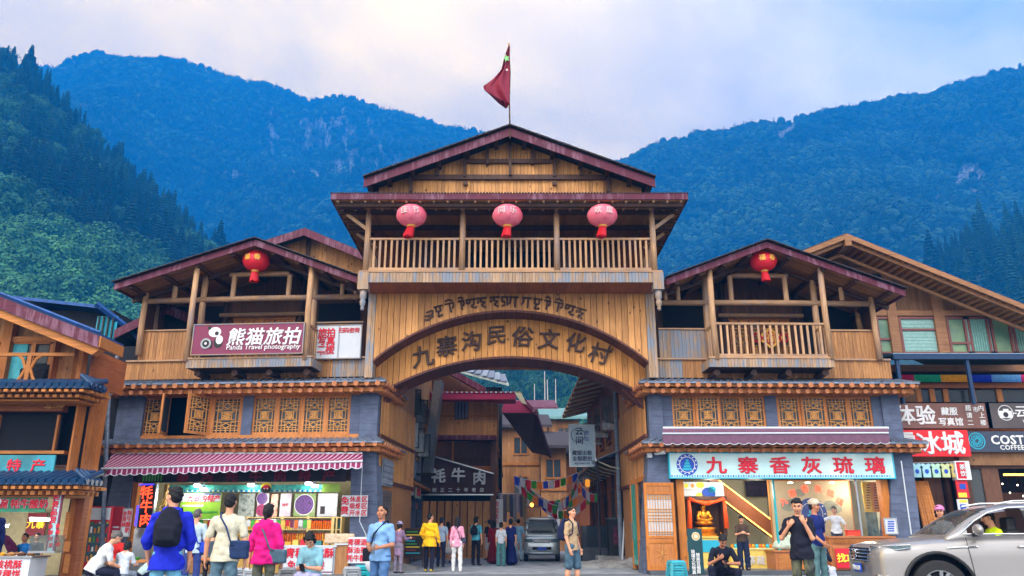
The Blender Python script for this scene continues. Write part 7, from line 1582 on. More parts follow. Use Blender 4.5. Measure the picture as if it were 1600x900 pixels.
for k,(x,z) in enumerate(((.6,4.6),(2.9,4.6),(5.2,4.6),(.8,6.0),(3.6,6.0))):
 w_ = box('window',m_dkglass,x,x + 1.3,-.0,.03,z,z + 1.15,ab); f = MB(); f.box(x - .06,x + 1.36,-.03,.02,z - .08,z); f.box(x - .06,x + 1.36,-.03,.02,z + 1.15,z + 1.22); f.box(x - .06,x,-.03,.02,z,z + 1.15); f.box(x + 1.3,x + 1.36,-.03,.02,z,z + 1.15); f.build('frame',m_board,w_)
 sx = MB(); sx.box(0,.05,0,.04,0,1.1); sx.box(.6,.65,0,.04,0,1.1); sx.box(.05,.6,0,.04,0,.05); sx.box(.05,.6,0,.04,1.05,1.1); so2 = sx.build('open_sash',m_black,ab,loc=(x,-.04,z + .02),rot=(0,0,R(-70))); box('sash_glass',m_glass,.05,.6,.015,.025,.05,1.05,so2)
dd = thing('duct','pale grey ventilation duct rising in front of the alley house','duct',AF.o,R(90)); MB().bar((6.0,-.5,3.9),(7.4,-.8,8.6),.42,.42).build('duct_body',m_steel,dd); box('bracket',m_black,5.6,6.4,-.9,0,3.84,3.92,dd)
dpp = thing('drainpipe','black drainpipe at the corner behind the left pillar','pipe',(-4.3,32.3,0)); MB().cyl((0,0,0),(0,0,7.4),.09,.09,8).build('pipe',m_black,dpp)
for lb_,x0,z0,cl in (('turquoise hanging sign above the first alley shop',.6,2.75,C(60,180,180)),('green and orange sign above the second alley shop',3.3,2.7,C(60,150,90))):
 t = thing('shop_sign',lb_,'sign',AF.o + Vector((0,x0,0)),R(90)); box('board',photo_mat('alley ' + lb_[:9],[cl,C(210,220,210),C(220,120,60)],2.2),0,1.9,-.3,-.24,z0,z0 + .5,t); text('特产超市',.34,m_red,t,(.95,-.31,z0 + .24),bold=.02)
# rolling shutter and lattice ornament on the inner face of the left wing
IL = thing('roller_shutter','grey roller shutter on the alley side of the left wing','shutter',LF.m.inverted() @ Vector((XL(590,650) + .05,.6,0)) + LF.o,LAr + R(90));
for k in range(22): box('shutter_slat',m_steel,.1,1.6,-.06,-.02,.1 + k * .115,.2 + k * .115,IL)
lo_ = thing('carved_screen','grey carved openwork screen high on the alley side of the left wing','ornament',LF.m.inverted() @ Vector((XL(590,650) + .1,.55,2.75)) + LF.o,LAr + R(90)); cs_ = MB()
for i in range(7):
 for j in range(4): cs_.tube([(.15 + i * .2 + .08 * math.cos(t_),-.06,.15 + j * .2 + .08 * math.sin(t_)) for t_ in [k * 1.05 for k in range(6)]],.022,5,True)
cs_.box(.0,1.5,-.03,0,0,.9); cs_.build('screen',m_plaster2,lo_)
# yak meat shop across the bend
YF = Frame((-2.6,41.0,0)); ys = thing('yak_meat_shop','timber house at the bend of the alley with a dark slanted shop board','shop',YF.o); Yk = lambda x,y,yl=0: YF.at(x,y,yl)
def yb(nm,mat,x0,y0,x1,y1,yl=0,dep=.15,par=None): a,b = Yk(x0,y1,yl),Yk(x1,y0,yl); return box(nm,mat,a.x,b.x,yl,yl + dep,a.z,b.z,par or ys)
xL_,xR_ = Yk(640,700).x,Yk(776,700).x
zA = Yk(700,683).z; zB = Yk(700,624).z
MB().boards(xL_,xR_,0,zA,zB,.17).build('upper_boarding',m_plank,ys); yb('mid_rail',m_orange,640,649,776,651.5,-.03,.06)
wn_ = yb('window',m_dkboard,710,626,732,655,-.04,.04);
for k in range(4): yb('shutter_slat',m_plaster2,711 + k * 5.3,627,715 + k * 5.3,654,-.06,.02,wn_)
ym = plain('magenta tiled ridge',C(170,44,86),.5,var=.3); rr_ = MB(); a_,b_ = Yk(640,622,-.9),Yk(806,622,-.9); rr_.box(a_.x,b_.x,-.9,0.6,Yk(700,624,-.9).z,Yk(700,614,-.9).z); rf_ = rr_.build('roof_edge',ym,ys)
for i in range(46): box('ridge_tile',m_signw if i % 2 else ym,a_.x + i * .125,a_.x + i * .125 + .08,-.95,-.7,Yk(700,614,-.9).z,Yk(700,612,-.9).z,rf_)
for s1 in (0,1): MB().prism([(b_.x - .1,-.95,Yk(700,612,-.9).z),(b_.x + .25,-.95,Yk(700,612,-.9).z),(b_.x + .55,-.95,Yk(700,632,-.9).z),(b_.x + .3,-.95,Yk(700,630,-.9).z)][::-1],(0,.1,0)).build('upturned_end',m_cream,ys) if s1 else None
yb('lower_eave',m_barge,640,680,775,687,-.6,.7); yb('recess_wall',m_dkboard,640,687,776,735,1.0,.1)
for px in (650,705,770): yb('post',m_orangez,px,687,px + 4.5,745,0,.14)
yb('parapet',m_soffit,640,728,776,742,.0,.1); zr_ = Yk(700,712).z
for k in range(26): yb('baluster',m_dkboard,660 + k * 4.4,715,661.3 + k * 4.4,729,.05,.05)
yb('top_rail',m_dkboard,640,713,776,715.5,.03,.1)
sb_ = thing('shop_sign','dark brown slanted shop board with silver characters facing down the alley','sign',YF.o + Vector((0,-.6,0))); YS = Frame(YF.o + Vector((0,-.6,0))); P_ = [YS.at(*q,0) for q in ((657,773),(771,773),(771,741),(657,708))]
MB().prism(P_,(0,.35,0)).build('board',wood('dark brown board',C(78,48,48),C(56,34,38),tone=.3),sb_); MB().bar(P_[3] + Vector((0,-.03,.03)),P_[2] + Vector((0,-.03,.03)),.1,.06).build('top_trim',m_steel,sb_); MB().bar(P_[0] + Vector((0,-.03,0)),P_[1] + Vector((0,-.03,0)),.1,.06).build('bottom_trim',m_steel,sb_)
kx = lambda px,py: YS.at(px,py,0)
for ch,px,py,sz in (('牦',685,744,22),('牛',716,743,22),('肉',749,747,21)): p = kx(px,py); text(ch,sz * .033,m_signw,sb_,(p.x,-.03,p.z - .04),bold=.04,ext=.02)
for i,ch in enumerate('树正二十年老店'): p = kx(679 + i * 12.3,766); text(ch,.22,m_signw,sb_,(p.x,-.03,p.z),bold=.03)
yb('door_panel',m_dark,640,774,778,783,.1,.1)
for k in range(9): a_ = Yk(658 + k * 12,884,.15); b_ = Yk(669.6 + k * 12,783,.15); box('plank_door',m_plank,a_.x,b_.x,.12,.2,0,b_.z,ys)
box('upper_wall',m_dkboard,xL_,xR_,1.2,6,0,zB,ys); box('side_post',m_dkboard,xR_ - .3,xR_,-.1,.3,0,zA,ys)
g1 = Yk(690,580,1),Yk(760,610,1); MB().prism([Yk(640,562,1.0),Yk(690,580,1.0),Yk(752,612,1.0),Yk(640,612,1.0)][::-1],(0,.1,0)).build('gable_boarding',m_dkboard,ys)
MB().bar(Yk(640,545,.3),Yk(757,611,.3),.6,.3).build('gable_verge',m_barge,ys)
fr_ = thing('slate_roof_house','house with pale stone slab roof peeping above the yak meat shop','house',(0,45,0)); FR = Frame((0,45,0)); p = [FR.at(*q,yy) for q,yy in (((700,574),0),((795,600),0),((790,588),4),((716,566),4))]; MB().hexa([v - Vector((0,0,.12)) for v in p] + p).build('roof',plain('pale slate',C(160,172,170),.8,var=.5,scale=1.5),fr_)
for k in range(9): u = k / 9; a_,b_ = p[0].lerp(p[1],u),p[3].lerp(p[2],u); MB().bar(a_ + Vector((0,0,.04)),b_ + Vector((0,0,.04)),.6,.05).build('stone_slab',m_plaster2 if k % 2 else m_tin,fr_)
box('house_wall',m_dark,p[0].x + .3,p[1].x - .4,.5,3,3,p[1].z - .1,fr_)
# side of the yak shop running on up the alley with a deep overhanging roof
SFm = Frame((xR_ - 2.6,41.2,0),R(90)); sw_ = thing('alley_house','dark boarded house side running up the alley under a deep black eave','house',SFm.o,R(90)); Ls = 20
for i in range(60): MB().box(i * .33,i * .33 + .32,-.02 - .012 * (i % 2),.1,0,7.6).build('plank',m_dkboard if i % 3 else m_board,sw_)
for z in (3.2,5.2): box('wall_rail',m_soffit,0,Ls,-.12,-.03,z,z + .15,sw_)
for i in range(5):
 x = 1 + i * 3.4; w_ = box('shop_window',m_dkglass,x,x + 2,-.07,-.04,.6,2.5,sw_); box('frame',m_soffit,x - .06,x + 2.06,-.08,-.03,2.5,2.6,w_)
rf2 = thing('overhanging_roof','black underside of a deep roof leaning over the alley with a magenta fascia','roof',(0,0,0)); P2 = [at(784,644,42.5),at(836,645,42.5),at(859,713,47),at(831,707,47.5)]; up3 = Vector((0,.2,.25)); MB().hexa(P2 + [v + up3 for v in P2]).build('roof_slab',m_dkboard,rf2)
MB().prism([at(784,645,42.3),at(836,645,42.3),at(818,626,42.3),at(787,628,42.3)],(0,.12,0)).build('fascia',m_magenta,rf2); MB().bar(at(818,626,42.3),at(836,644,42.3),.3,.2).build('verge',m_barge,rf2); MB().bar(at(837,645,42.3),at(860,713,47),.12,.22).build('verge',m_barge,rf2)
# right side of the alley
BF_ = Frame((4.55,48,0),R(-90)); rb_h = thing('alley_house','brown alley house on the right with glass canopy, open windows and pale eaves','house',BF_.o,R(-90)); Lr = 15.2
box('ground_wall',m_dkboard,0,Lr,.2,.4,0,4.0,rb_h); box('upper_wall',m_board,0,Lr,.02,.4,4.0,9.5,rb_h); box('near_end_wall',m_board,Lr - .05,Lr,.1,4,0,9.5,rb_h)
for i in range(5):
 x = .5 + i * 3; box('pier',m_soffit,x - .25,x + .05,-.03,.25,0,4,rb_h); w_ = box('shop_window',m_dkglass,x + .15,x + 2.5,.1,.16,.5,3.1,rb_h); box('mullion',m_black,x + 1.2,x + 1.28,.05,.12,.5,3.1,w_)
for i in range(5):
 x = .9 + i * 3; w_ = box('window',m_glass,x,x + 1.4,-.02,.01,5.3,6.9,rb_h); box('window_back',m_dkglass,x,x + 1.4,.012,.018,5.3,6.9,w_)
 f = MB(); f.box(x - .07,x,-.06,.02,5.2,7); f.box(x + 1.4,x + 1.47,-.06,.02,5.2,7); f.box(x,x + 1.4,-.06,.02,6.9,7); f.box(x,x + 1.4,-.06,.02,5.2,5.3); f.build('frame',m_soffit,w_)
 sx = MB(); sx.box(0,.06,0,.05,0,1.5); sx.box(.66,.72,0,.05,0,1.5); sx.box(.06,.66,0,.05,0,.06); sx.box(.06,.66,0,.05,1.44,1.5); so2 = sx.build('open_sash',plain('mauve sash',C(124,80,84),.5) if i == 0 else bpy.data.materials['mauve sash'],rb_h,loc=(x + 1.4,-.06,5.35),rot=(0,0,R(-100))); box('sash_glass',m_glass,.06,.66,.02,.03,.06,1.44,so2)
MB().hexa([(0,-1.5,7.9),(Lr - 1,-1.5,7.9),(Lr - 1,.1,8.3),(0,.1,8.3),(0,-1.5,8.0),(Lr - 1,-1.5,8.0),(Lr - 1,.1,8.45),(0,.1,8.45)]).build('upper_eave',m_cream if 0 else m_soffit,rb_h)
for k in range(10): MB().bar((k * 1.5,-1.5,7.85),(k * 1.5,.1,8.25),.07,.1).build('eave_rib',m_cream,rb_h)
cpy = MB().hexa([(0,-1.1,4.05),(Lr,-1.1,4.05),(Lr,.0,4.5),(0,.0,4.5),(0,-1.1,4.1),(Lr,-1.1,4.1),(Lr,.0,4.55),(0,.0,4.55)]).build('canopy',m_plaster2,rb_h)
for k in range(11): MB().tube([(k * 1.5,0,3.7),(k * 1.5,-.5,3.8),(k * 1.5,-1.0,4.02)],.02,5).build('canopy_bracket',m_cream,rb_h)
MB().tube([(0,-1.12,4.07),(Lr,-1.12,4.07)],.06,6).build('gutter',m_steel,rb_h); MB().cyl((Lr - .3,-.2,0),(Lr - .3,-.2,8),.09,.09,8).build('drainpipe',m_plaster2,rb_h)
# hanging portrait-studio sign
s = Sign('hanging_sign','tall pale blue hanging sign with dark characters for costume rental over the alley',WF,891,664,928,728,34,plain('pale blue board',C(184,210,230),.5),m_steel,depth=.15)
s.txt('云\n间',905,681,13,m_navy,.02,1,1.1); s.txt('旅\n拍',916.5,681,7.5,m_bluel,.0,1,1.3); s.txt('藏服出租\n全程跟拍',909.5,712,7.8,m_navy,.02,1,1.12); s.txt('电话13568251835',909.5,724,3.2,m_navy,.01)
s.disc(903,680,11,m_navy,'arc_logo',-.01,.006,10.2,30,.9); MB().tube([(s.w / 2,.07,s.h),(4.4 - s.o.x,.07,s.h + .1)],.03,6).build('arm',m_steel,s.t)
s = Sign('hanging_sign','small white lit sign with two red characters on the left of the alley',WF,813,767,827,790,44,m_signw,m_steel,depth=.12); s.txt('超\n市',820,779,8.5,m_red,.03,1,1.05); MB().cyl((0,.06,-.1),(0,.06,-s.o.z),.03,.03,6).build('pole',m_steel,s.t)
s = Sign('shop_sign','upright white sign with dark red characters right of the plank doors',WF,766,780,786,826,41.0,m_signw,depth=.1); s.txt('鲜\n卤\n牦\n牛',775,802,9.2,m_red,.02,1,1.0)
s = Sign('shop_sign','pale lit upright sign at the far end of the alley behind the van',WF,857,786,874,826,52,m_signw,depth=.1); s.txt('虫\n草',865,800,7,m_red,.02,1,1.05)
# far houses closing the alley
def farhouse(label,x0,y0,x1,y1,Y,mat,roof,rw=6,name='far_house'):
 F = Frame((0,Y,0)); t = thing(name,label,'house',F.o); a,b = F.at(x0,y1,0),F.at(x1,y0,0); MB().boards(a.x,b.x,0,0,b.z,.3,.1).build('wall',mat,t); box('core',m_dark,a.x + .1,b.x - .1,.15,5,0,b.z - .1,t)
 MB().hexa([(a.x - .8,-1,b.z - .1),(b.x + .8,-1,b.z - .1),(b.x + .8,5.5,b.z + 1.6),(a.x - .8,5.5,b.z + 1.6),(a.x - .8,-1,b.z + .1),(b.x + .8,-1,b.z + .1),(b.x + .8,5.5,b.z + 1.8),(a.x - .8,5.5,b.z + 1.8)]).build('roof',roof,t)
 n = max(1,int((b.x - a.x) / 2.2)); zf = b.z
 while zf > 4:
  for i in range(n):
   x = a.x + (b.x - a.x) * (i + .5) / n; w_ = box('window',m_dkglass,x - .5,x + .5,-.05,-.02,zf - 2,zf - .8,t); f = MB(); f.box(x - .6,x - .5,-.09,0,zf - 2.1,zf - .7); f.box(x + .5,x + .6,-.09,0,zf - 2.1,zf - .7); f.box(x - .5,x + .5,-.09,0,zf - .8,zf - .7); f.box(x - .5,x + .5,-.09,0,zf - 2.1,zf - 2); f.box(x - .03,x + .03,-.08,0,zf - 2,zf - .8); f.build('frame',m_orange,w_)
  box('floor_band',m_orange,a.x,b.x,-.12,-.01,zf - 2.9,zf - 2.7,t); zf -= 3
 return t
m_tealr = plain('green grey tin roof',C(96,140,144),.5,var=.25)
farhouse('orange timber house with windows far up the alley',846,700,884,850,56,m_board,m_dkroof); farhouse('house with a green tin roof far beyond the alley',860,655,905,850,70,m_board,m_tealr); farhouse('brown house closing the alley behind the hanging sign',880,712,1010,850,60,m_soffit,m_dkroof); farhouse('dim gabled house on the left far up the alley',780,668,846,850,62,m_board,m_dkroof); farhouse('timber house with plum roof peeping over the alley roofs',800,640,858,850,76,m_board,m_barge)
# tall bare poles on the green hillside
for i,(px,y0,y1) in enumerate(((851,580,648),(857,593,650),(868,592,640),(835,600,648))):
 Y = 120 + i * 6; a_,b_ = at(px + 1,y1 + 60,Y),at(px - (2 if i == 1 else 0),y0,Y); t = thing('prayer_pole',['tallest bare pole above the alley roofs','leaning bare pole just right of the tallest one','short bare pole furthest right above the alley','faint thin pole left of the tallest one'][i],'pole',a_); MB().tube([(0,0,0),(b_ - a_) * .5,b_ - a_],[.13,.11,.07],6).build('shaft',m_dead,t)
# prayer flags
pcol = [plain('flag ' + n_,c,.8,var=.1) for n_,c in (('blue',C(40,70,190)),('white',C(190,190,210)),('red',C(190,20,50)),('green',C(60,150,50)),('orange',C(240,130,30)))]
for k,(p0,p1,sag,n) in enumerate((((803,743,40),(903,738,39),.35,11),((806,748,41),(912,752,39),1.0,12),((822,750,42),(925,768,38),1.2,12),((816,746,43),(903,775,38),.7,12),((903,748,39),(935,770,36),.3,5),((812,742,44),(870,790,37),.3,9),((905,738,38),(880,782,37),.2,6))):
 a_,b_ = at(*p0),at(*p1); t = thing('prayer_flag_string',['topmost string of coloured prayer flags across the alley','second string of prayer flags sagging below the top one','third sagging string of prayer flags reaching the right eave','steep string of prayer flags crossing in the middle','short string of prayer flags at the right end','string of prayer flags falling from the left wall','short steep string of prayer flags near the hanging sign'][k],'prayer flags',a_,0,'prayer flags strung over the alley'); d_ = b_ - a_
 f_ = lambda u: d_ * u - Vector((0,0,4 * sag * u * (1 - u))); MB().tube([f_(i / 16) for i in range(17)],.012,4).build('string',m_signw,t)
 for i in range(n):
  q0,q1 = f_((i + .06) / n),f_((i + .94) / n); h_ = rnd.uniform(.34,.42); fl_ = rnd.uniform(-.08,.08); mb = MB(); mb.grid(lambda u,v: tuple(q0.lerp(q1,u) + Vector((0,fl_ * v + .03 * math.sin(u * 7 + v * 3),-h_ * v))),4,3); mb.build('pennant',pcol[(i + k) % 5],t)
# red lantern-like lamp and clutter on the right
t = thing('hanging_lantern','small glowing yellow lantern under the right canopy','lantern',at(918,755,42)); MB().lathe([(.05,-.2),(.12,-.15),(.13,.15),(.05,.2)],n=6).build('lantern_body',emit('amber glow',C(220,140,40),.8),t); MB().cyl((0,0,.25),(0,0,.6),.02,.02,5).build('hook',m_black,t)
t = thing('wall_lamp','small warm lamp glowing on the left wall of the alley','lamp',at(831,789,46)); MB().lathe([(.001,-.12),(.1,-.05),(.1,.05),(.001,.12)],n=8).build('bulb',emit('amber glow strong',C(255,150,50),6),t)
pv_ = ground(938,33.5); t = thing('sign_post','tall thin dark metal post on the right of the alley','post',pv_); MB().cyl((0,0,0),(0,0,4.2),.05,.05,8).build('shaft',m_dkroof,t); MB().box(-.15,.15,-.15,.15,0,.35).build('base_block',m_stone,t); MB().tube([(0,0,4.15),(1.6,0,4.25)],.03,6).build('arm',m_dkroof,t)
t = thing('display_case','dark glass display case on stone steps at the right of the alley','display case',ground(932,36)); box('case',m_dkglass,-.6,1.6,0,.8,.6,1.5,t); box('base',m_darkstep,-.6,1.6,-.05,.85,0,.6,t); box('light_strip',m_lampc,1.2,1.26,-.04,0,.55,1.9,t)
t = thing('granite_counter','black granite counter with pink writing beside the steps','counter',ground(953,34)); box('body',m_black,0,1.3,0,.6,.35,1.75,t); box('top',m_darkstep,-.05,1.35,-.05,.65,1.75,1.82,t); text('云\n南\n特',.26,m_signp,t,(.3,-.01,1.1),bold=.02)
for k,(px,Y,w_,h_) in enumerate(((925,32.5,1.2,.16),(935,32.9,1.1,.32),(948,33.0,2.4,.3))): p = ground(px,Y); t = thing('stone_step',['lowest rough stone step at the alley edge','middle rough stone step at the alley edge','broad dark stone block under the granite counter'][k],'step',p); box('block',(m_stone,m_stone,m_darkstep)[k],0,w_,0,.6 + .6 * k,0,h_,t)
rp = thing('rubble_mound','low sloping mound of rough concrete beside the right pillar','mound',ground(960,31)); mb = Blob(.06,.15,folds(.05,5)); mb.ell((0,0,0),V3(1.9,1.0,.25)); mb.ell((1.2,-.3,.05),V3(1.1,.7,.35)); mb.build('mound',m_stone,rp)
rp = thing('rubble_mound','small mound of rough concrete at the foot of the left pillar','mound',ground(622,29)); mb = Blob(.05,.15,folds(.04,6)); mb.ell((0,0,0),V3(.7,.5,.2)); mb.ell((-.3,0,.05),V3(.5,.4,.25)); mb.build('mound',m_stone,rp)
t = thing('shelf_stand','small wooden stand stacked with goods before the far right houses','stand',ground(908,40));
for k in range(3): box('shelf_board',m_orange,-.5,.5,0,.4,.5 + .5 * k,.55 + .5 * k,t)
for x in (-.5,.45): box('upright',m_orange,x,x + .05,0,.4,0,1.6,t)
for k in range(8): box('goods',(m_redp,m_signw,m_yell)[k % 3],-.42 + (k % 4) * .22,-.26 + (k % 4) * .22,.1,.3,.55 + .5 * (k // 4),.75 + .5 * (k // 4),t)
t = thing('leaning_pole','pale pole leaning against the right alley wall','pole',ground(972,32.5)); MB().tube([(0,0,0),(.35,.6,2.9)],.035,6).build('pole',m_signw,t)
# side entrance on the inner face of the right wing
IR = thing('side_door','turquoise glazed door on the alley side of the right wing','door',RW(XR(1013,650) - .06,3.6,0),RAr - R(90)); box('glass_leaf',plain('turquoise glass',C(60,170,160),.15),.3,1.3,-.08,-.03,.15,2.9,IR); f = MB(); f.box(.15,.3,-.1,0,0,3.05); f.box(1.3,1.45,-.1,0,0,3.05); f.box(.3,1.3,-.1,0,2.9,3.05); f.build('frame',m_orangez,IR); MB().cyl((.4,-.12,1),(.4,-.12,1.6),.02,.02,6).build('handle',m_steel,IR)
t = thing('side_window','dark shop window framed in wood on the alley side of the right wing','window',RW(XR(1013,650) - .06,2.1,0),RAr - R(90)); box('pane',m_dkglass,.1,1.6,-.06,-.03,1.0,2.9,t); f = MB(); f.box(0,.1,-.1,0,0,2.9); f.box(1.6,1.7,-.1,0,0,2.9); f.box(0,1.7,-.1,0,2.9,3.05); f.box(.1,1.6,-.1,0,.9,1.0); f.build('frame',m_orangez,t); box('panel',m_soffit,.1,1.6,-.05,0,.1,.9,t)
# chalkboard and hanging clothes by the left shops
cbd = thing('chalkboard','black chalkboard easel covered in coloured chalk writing','board',ground(645,31.5)); box('board',m_black,-.38,.38,0,.04,.35,1.35,cbd); f = MB(); f.box(-.42,-.38,-.01,.05,.3,1.4); f.box(.38,.42,-.01,.05,.3,1.4); f.box(-.38,.38,-.01,.05,1.35,1.4); f.box(-.38,.38,-.01,.05,.3,.35); f.build('frame',m_dklog,cbd)
for s1 in (-.38,.38): MB().bar((s1,.02,.35),(s1,-.1,0),.04,.04).build('leg',m_dklog,cbd); MB().bar((s1,.04,1.2),(s1,.5,0),.03,.03).build('leg',m_dklog,cbd)
for k in range(8):
 zz_ = 1.24 - k * .11; box('chalk_line',(m_grn,m_yel,m_magenta,m_cyan)[k % 4],-.3,.3 - rnd.random() * .25,-.01,0,zz_,zz_ + .035,cbd)
t = thing('clothes_rail','rail of grey lilac and white garments outside the shop right of the plank doors','clothes rail',at(786,772,42)); MB().tube([(-.3,0,.02),(1.3,.8,.02)],.02,5).build('rail',m_steel,t)
for k in range(9):
 x = -.25 + k * .17; y = .08 + k * .085; ln_ = .9 + .25 * (k % 3); pts = [(-.05,0),(.05,0),(.2,-.08),(.17,-.3),(.15,-ln_),(-.15,-ln_ + .04),(-.17,-.3),(-.2,-.08)]
 MB().prism([(x + a * .5,y + a * .8,z) for a,z in pts],(.03,-.03,0)).build('garment',cloth(((150,150,160),(190,180,200),(120,110,130),(170,150,120),(90,90,120))[k % 5]),t)
# ================================================================== people
def spot(px,Y,z=1.5): return Vector(((px - 800) / FPX * (Y * CP + (z - CAMH) * SP),Y,0))
SIT = dict(legL=((-.12,1,-.06),(0,.05,-1)),legR=((.12,1,-.06),(0,.05,-1)))
walk = lambda k=1: dict(legL=((-.05,.25 * k,-1),(-.01,-.08 * k,-1)),legR=((.05,-.12 * k,-1),(.02,-.42 * k,-1)))
fine = .011
# left foreground, backs to us
J = person('tall youth in a royal blue hooded jacket and pale blue trousers seen from behind',spot(270,10.6),R(14),h=1.76,head=(55,0),hair='short',top=(30,44,190),hood=1,loose=.035,sleeve='rolled',hem=.12,bot=(104,168,200),armL=((-.3,-.05,-1),(.1,.5,-1)),armR=((.25,.05,-1),(0,.3,-1)),vox=.010)
backpack(J,'big black backpack worn by the youth in the blue jacket',(24,26,40),.95)
J = person('older man in a pale blue shirt with a dark strap facing the shop',spot(307,17.5),R(8),h=1.67,head=(-20,10),hair='crop',grey=True,top=(184,204,218),sleeve='long',hem=.05,bot=(52,66,130),armR=((.2,.1,-1),(-.1,1,.1)),vox=.013); crossbag(J,'blue shoulder bag of the older man in the pale shirt',(40,70,190),1)
J = person('man in a beige tee and grey blue trousers seen from behind',spot(358,12.0),R(3),h=1.74,hair='crop',girth=1.12,top=(200,196,176),sleeve='short',hem=.06,bot=(88,116,134),armL=((-.3,0,-1),(-.05,.15,-1)),armR=((.26,0,-1),(.05,.15,-1)),vox=.010); crossbag(J,'dark blue crossbody bag of the man in beige',(38,56,96),1,-.04,(.13,.05,.12),.5)
J = person('woman in a bright pink hooded top and olive trousers seen from behind',spot(419,13.0),R(-4),h=1.63,female=True,girth=1.06,hair='pony',top=(214,24,128),hood=1,loose=.03,sleeve='rolled',hem=.08,bot=(92,96,84),armL=((-.34,.0,-1),(-.05,.1,-1)),armR=((.3,.0,-1),(.1,.2,-1)),vox=.010); crossbag(J,'grey blue waist bag of the woman in pink',(74,100,118),1,.02,(.14,.05,.09),.3)
# seated woman with phone
J = person('woman in a pale blue tee seated on a stool bent over her phone',spot(491,13.2,1.1),R(172),h=1.6,female=True,pelvis=.56,lean=14,head=(8,38),hair='bob',top=(126,178,196),sleeve='short',bot=(34,40,64),legL=((-.22,.95,-.15),(.1,-.1,-1)),legR=((.5,.8,-.25),(-.5,.1,-.9)),armL=((-.1,.35,-.9),(.55,.75,.3),(0,.3,1)),armR=((.1,.35,-.9),(-.55,.75,.3),(0,.3,1)),curl=1.0,shoe='white')
ph = thing('mobile_phone','dark mobile phone held by the seated woman in pale blue','phone',W_(J,(J['wL'] + J['wR']) / 2 + J['fw'] * .1 + V3(0,0,.03)),R(172)); MB().box(-.036,.036,-.006,.006,-.07,.07).build('casing',m_black,ph); ph.rotation_euler = (R(-40),0,R(172))
cj = thing('draped_jacket','lilac jacket lying over the lap of the seated woman','jacket',W_(J,J['pel'] + V3(0,.2,.06)),R(172)); b_ = Blob(.012,.05,folds(.012,22)); b_.ell((0,0,0),V3(.22,.16,.05)); b_.cap((-.05,.12,0),(-.04,.25,-.32),.07,.05); b_.cap((.08,.12,0),(.1,.26,-.25),.06,.05); b_.build('cloth',cloth((160,160,196)),cj)
# walking man in polo
J = person('man in a light blue polo shirt and jeans walking out with a bottle',spot(597,13.4),R(160),h=1.63,head=(0,-2),hair='crop',skin=1,girth=1.08,top=(120,164,214),collar=(64,96,170),sleeve='short',hem=.04,bot=(74,110,158),armL=((.15,-.02,-1),(.3,.8,-.2)) if 0 else ((-.16,.05,-1),(.5,.75,-.15)),armR=((.2,-.05,-1),(-.45,.75,-.2)),curl=1.1,vox=.010,**walk(.7))
crossbag(J,'black shoulder bag of the man in the light blue polo',(26,28,40),1,0,(.1,.04,.09)); bt = thing('water_bottle','small clear water bottle held by the man in the polo','bottle',W_(J,J['wL'] + J['rt'] * .06 + J['fw'] * .08),R(160)); MB().lathe([(.001,-.1),(.03,-.1),(.032,.05),(.014,.08),(.014,.1),(.001,.1)],n=10).build('bottle_body',glass('clear plastic',(.8,.85,.9,1),.05,.45),bt,smooth=True); MB().cyl((0,0,.1),(0,0,.12),.015,.015,8).build('cap',m_bluel,bt)
# diners by the fridge
J = person('man in a white tee with navy trim sitting hunched beside the fridge',spot(149,16.2,1),R(-55),h=1.72,girth=1.12,pelvis=.55,lean=28,head=(0,12),hair='crop',grey=True,top=(206,210,214),bot=(30,34,54),armL=((-.1,.5,-.8),(.3,1,.2)),armR=((.1,.6,-.7),(-.3,1,.1)),**SIT)
J = person('elderly man in a red top sitting at the snack table',spot(188,19.0,1),R(175),h=1.62,pelvis=.55,lean=18,head=(-15,15),hair='crop',grey=True,skin=1,top=(190,40,36),sleeve='long',bot=(50,50,60),vox=.014,armL=((-.1,.5,-.8),(.2,1,.1)),armR=((.1,.5,-.8),(-.2,1,.1)),**SIT)
J = person('child in a white tee seated with back to us at the snack table',spot(193,16.4,.8),R(0),h=1.25,pelvis=.5,lean=10,head=(0,15),hair='bob',top=(196,204,216),bot=(150,160,176),vox=.012,armL=((-.25,.5,-.8),(.2,1,.1)),armR=((.25,.5,-.8),(-.2,1,.1)),**SIT)
J = person('boy in white and dark tracksuit bending with a hand on his head',spot(226,17.2,.8),R(-60),h=1.4,pelvis=.45,lean=38,head=(0,20),hair='short',top=(176,200,204),sleeve='long',bot=(28,34,66),vox=.013,armL=((-.5,.4,.5),(.5,.1,.8)),armR=((.2,.7,-.6),(-.2,.9,-.2)),**SIT)
# corner stall
person('vendor in a blue shirt sitting behind the snack counter',KF.o + Vector((K(41,850,.6).x,.6,0)),R(175),h=1.6,pelvis=.45,lean=8,hair='crop',skin=1,top=(40,120,200),bot=(40,40,50),vox=.016,**SIT)
person('vendor in a conical straw hat stooping behind the snack counter',KF.o + Vector((K(21,850,.4).x,.4,0)),R(150),h=1.45,lean=40,head=(0,20),hat=('cone',(170,120,80)),hair='crop',top=(90,30,70),sleeve='long',bot=(40,40,50),vox=.016)
person('dark haired helper at the back of the corner stall',KF.o + Vector((K(57,850,1.6).x,1.6,0)),R(185),h=1.5,pelvis=.5,hair='short',top=(70,74,80),bot=(40,40,50),vox=.018,**SIT)
person('person in navy with a white cap cut by the left edge',spot(-13,14.5),R(60),h=1.76,hat=('cap',(206,210,214)),hair='crop',top=(24,34,84),sleeve='long',bot=(40,46,66),vox=.014)
person('dark haired customer bending behind the man in beige',spot(329,20.5,1),R(10),h=1.6,lean=25,hair='bun',top=(60,70,80),sleeve='long',bot=(40,40,50),vox=.016,pelvis=.6,**SIT)
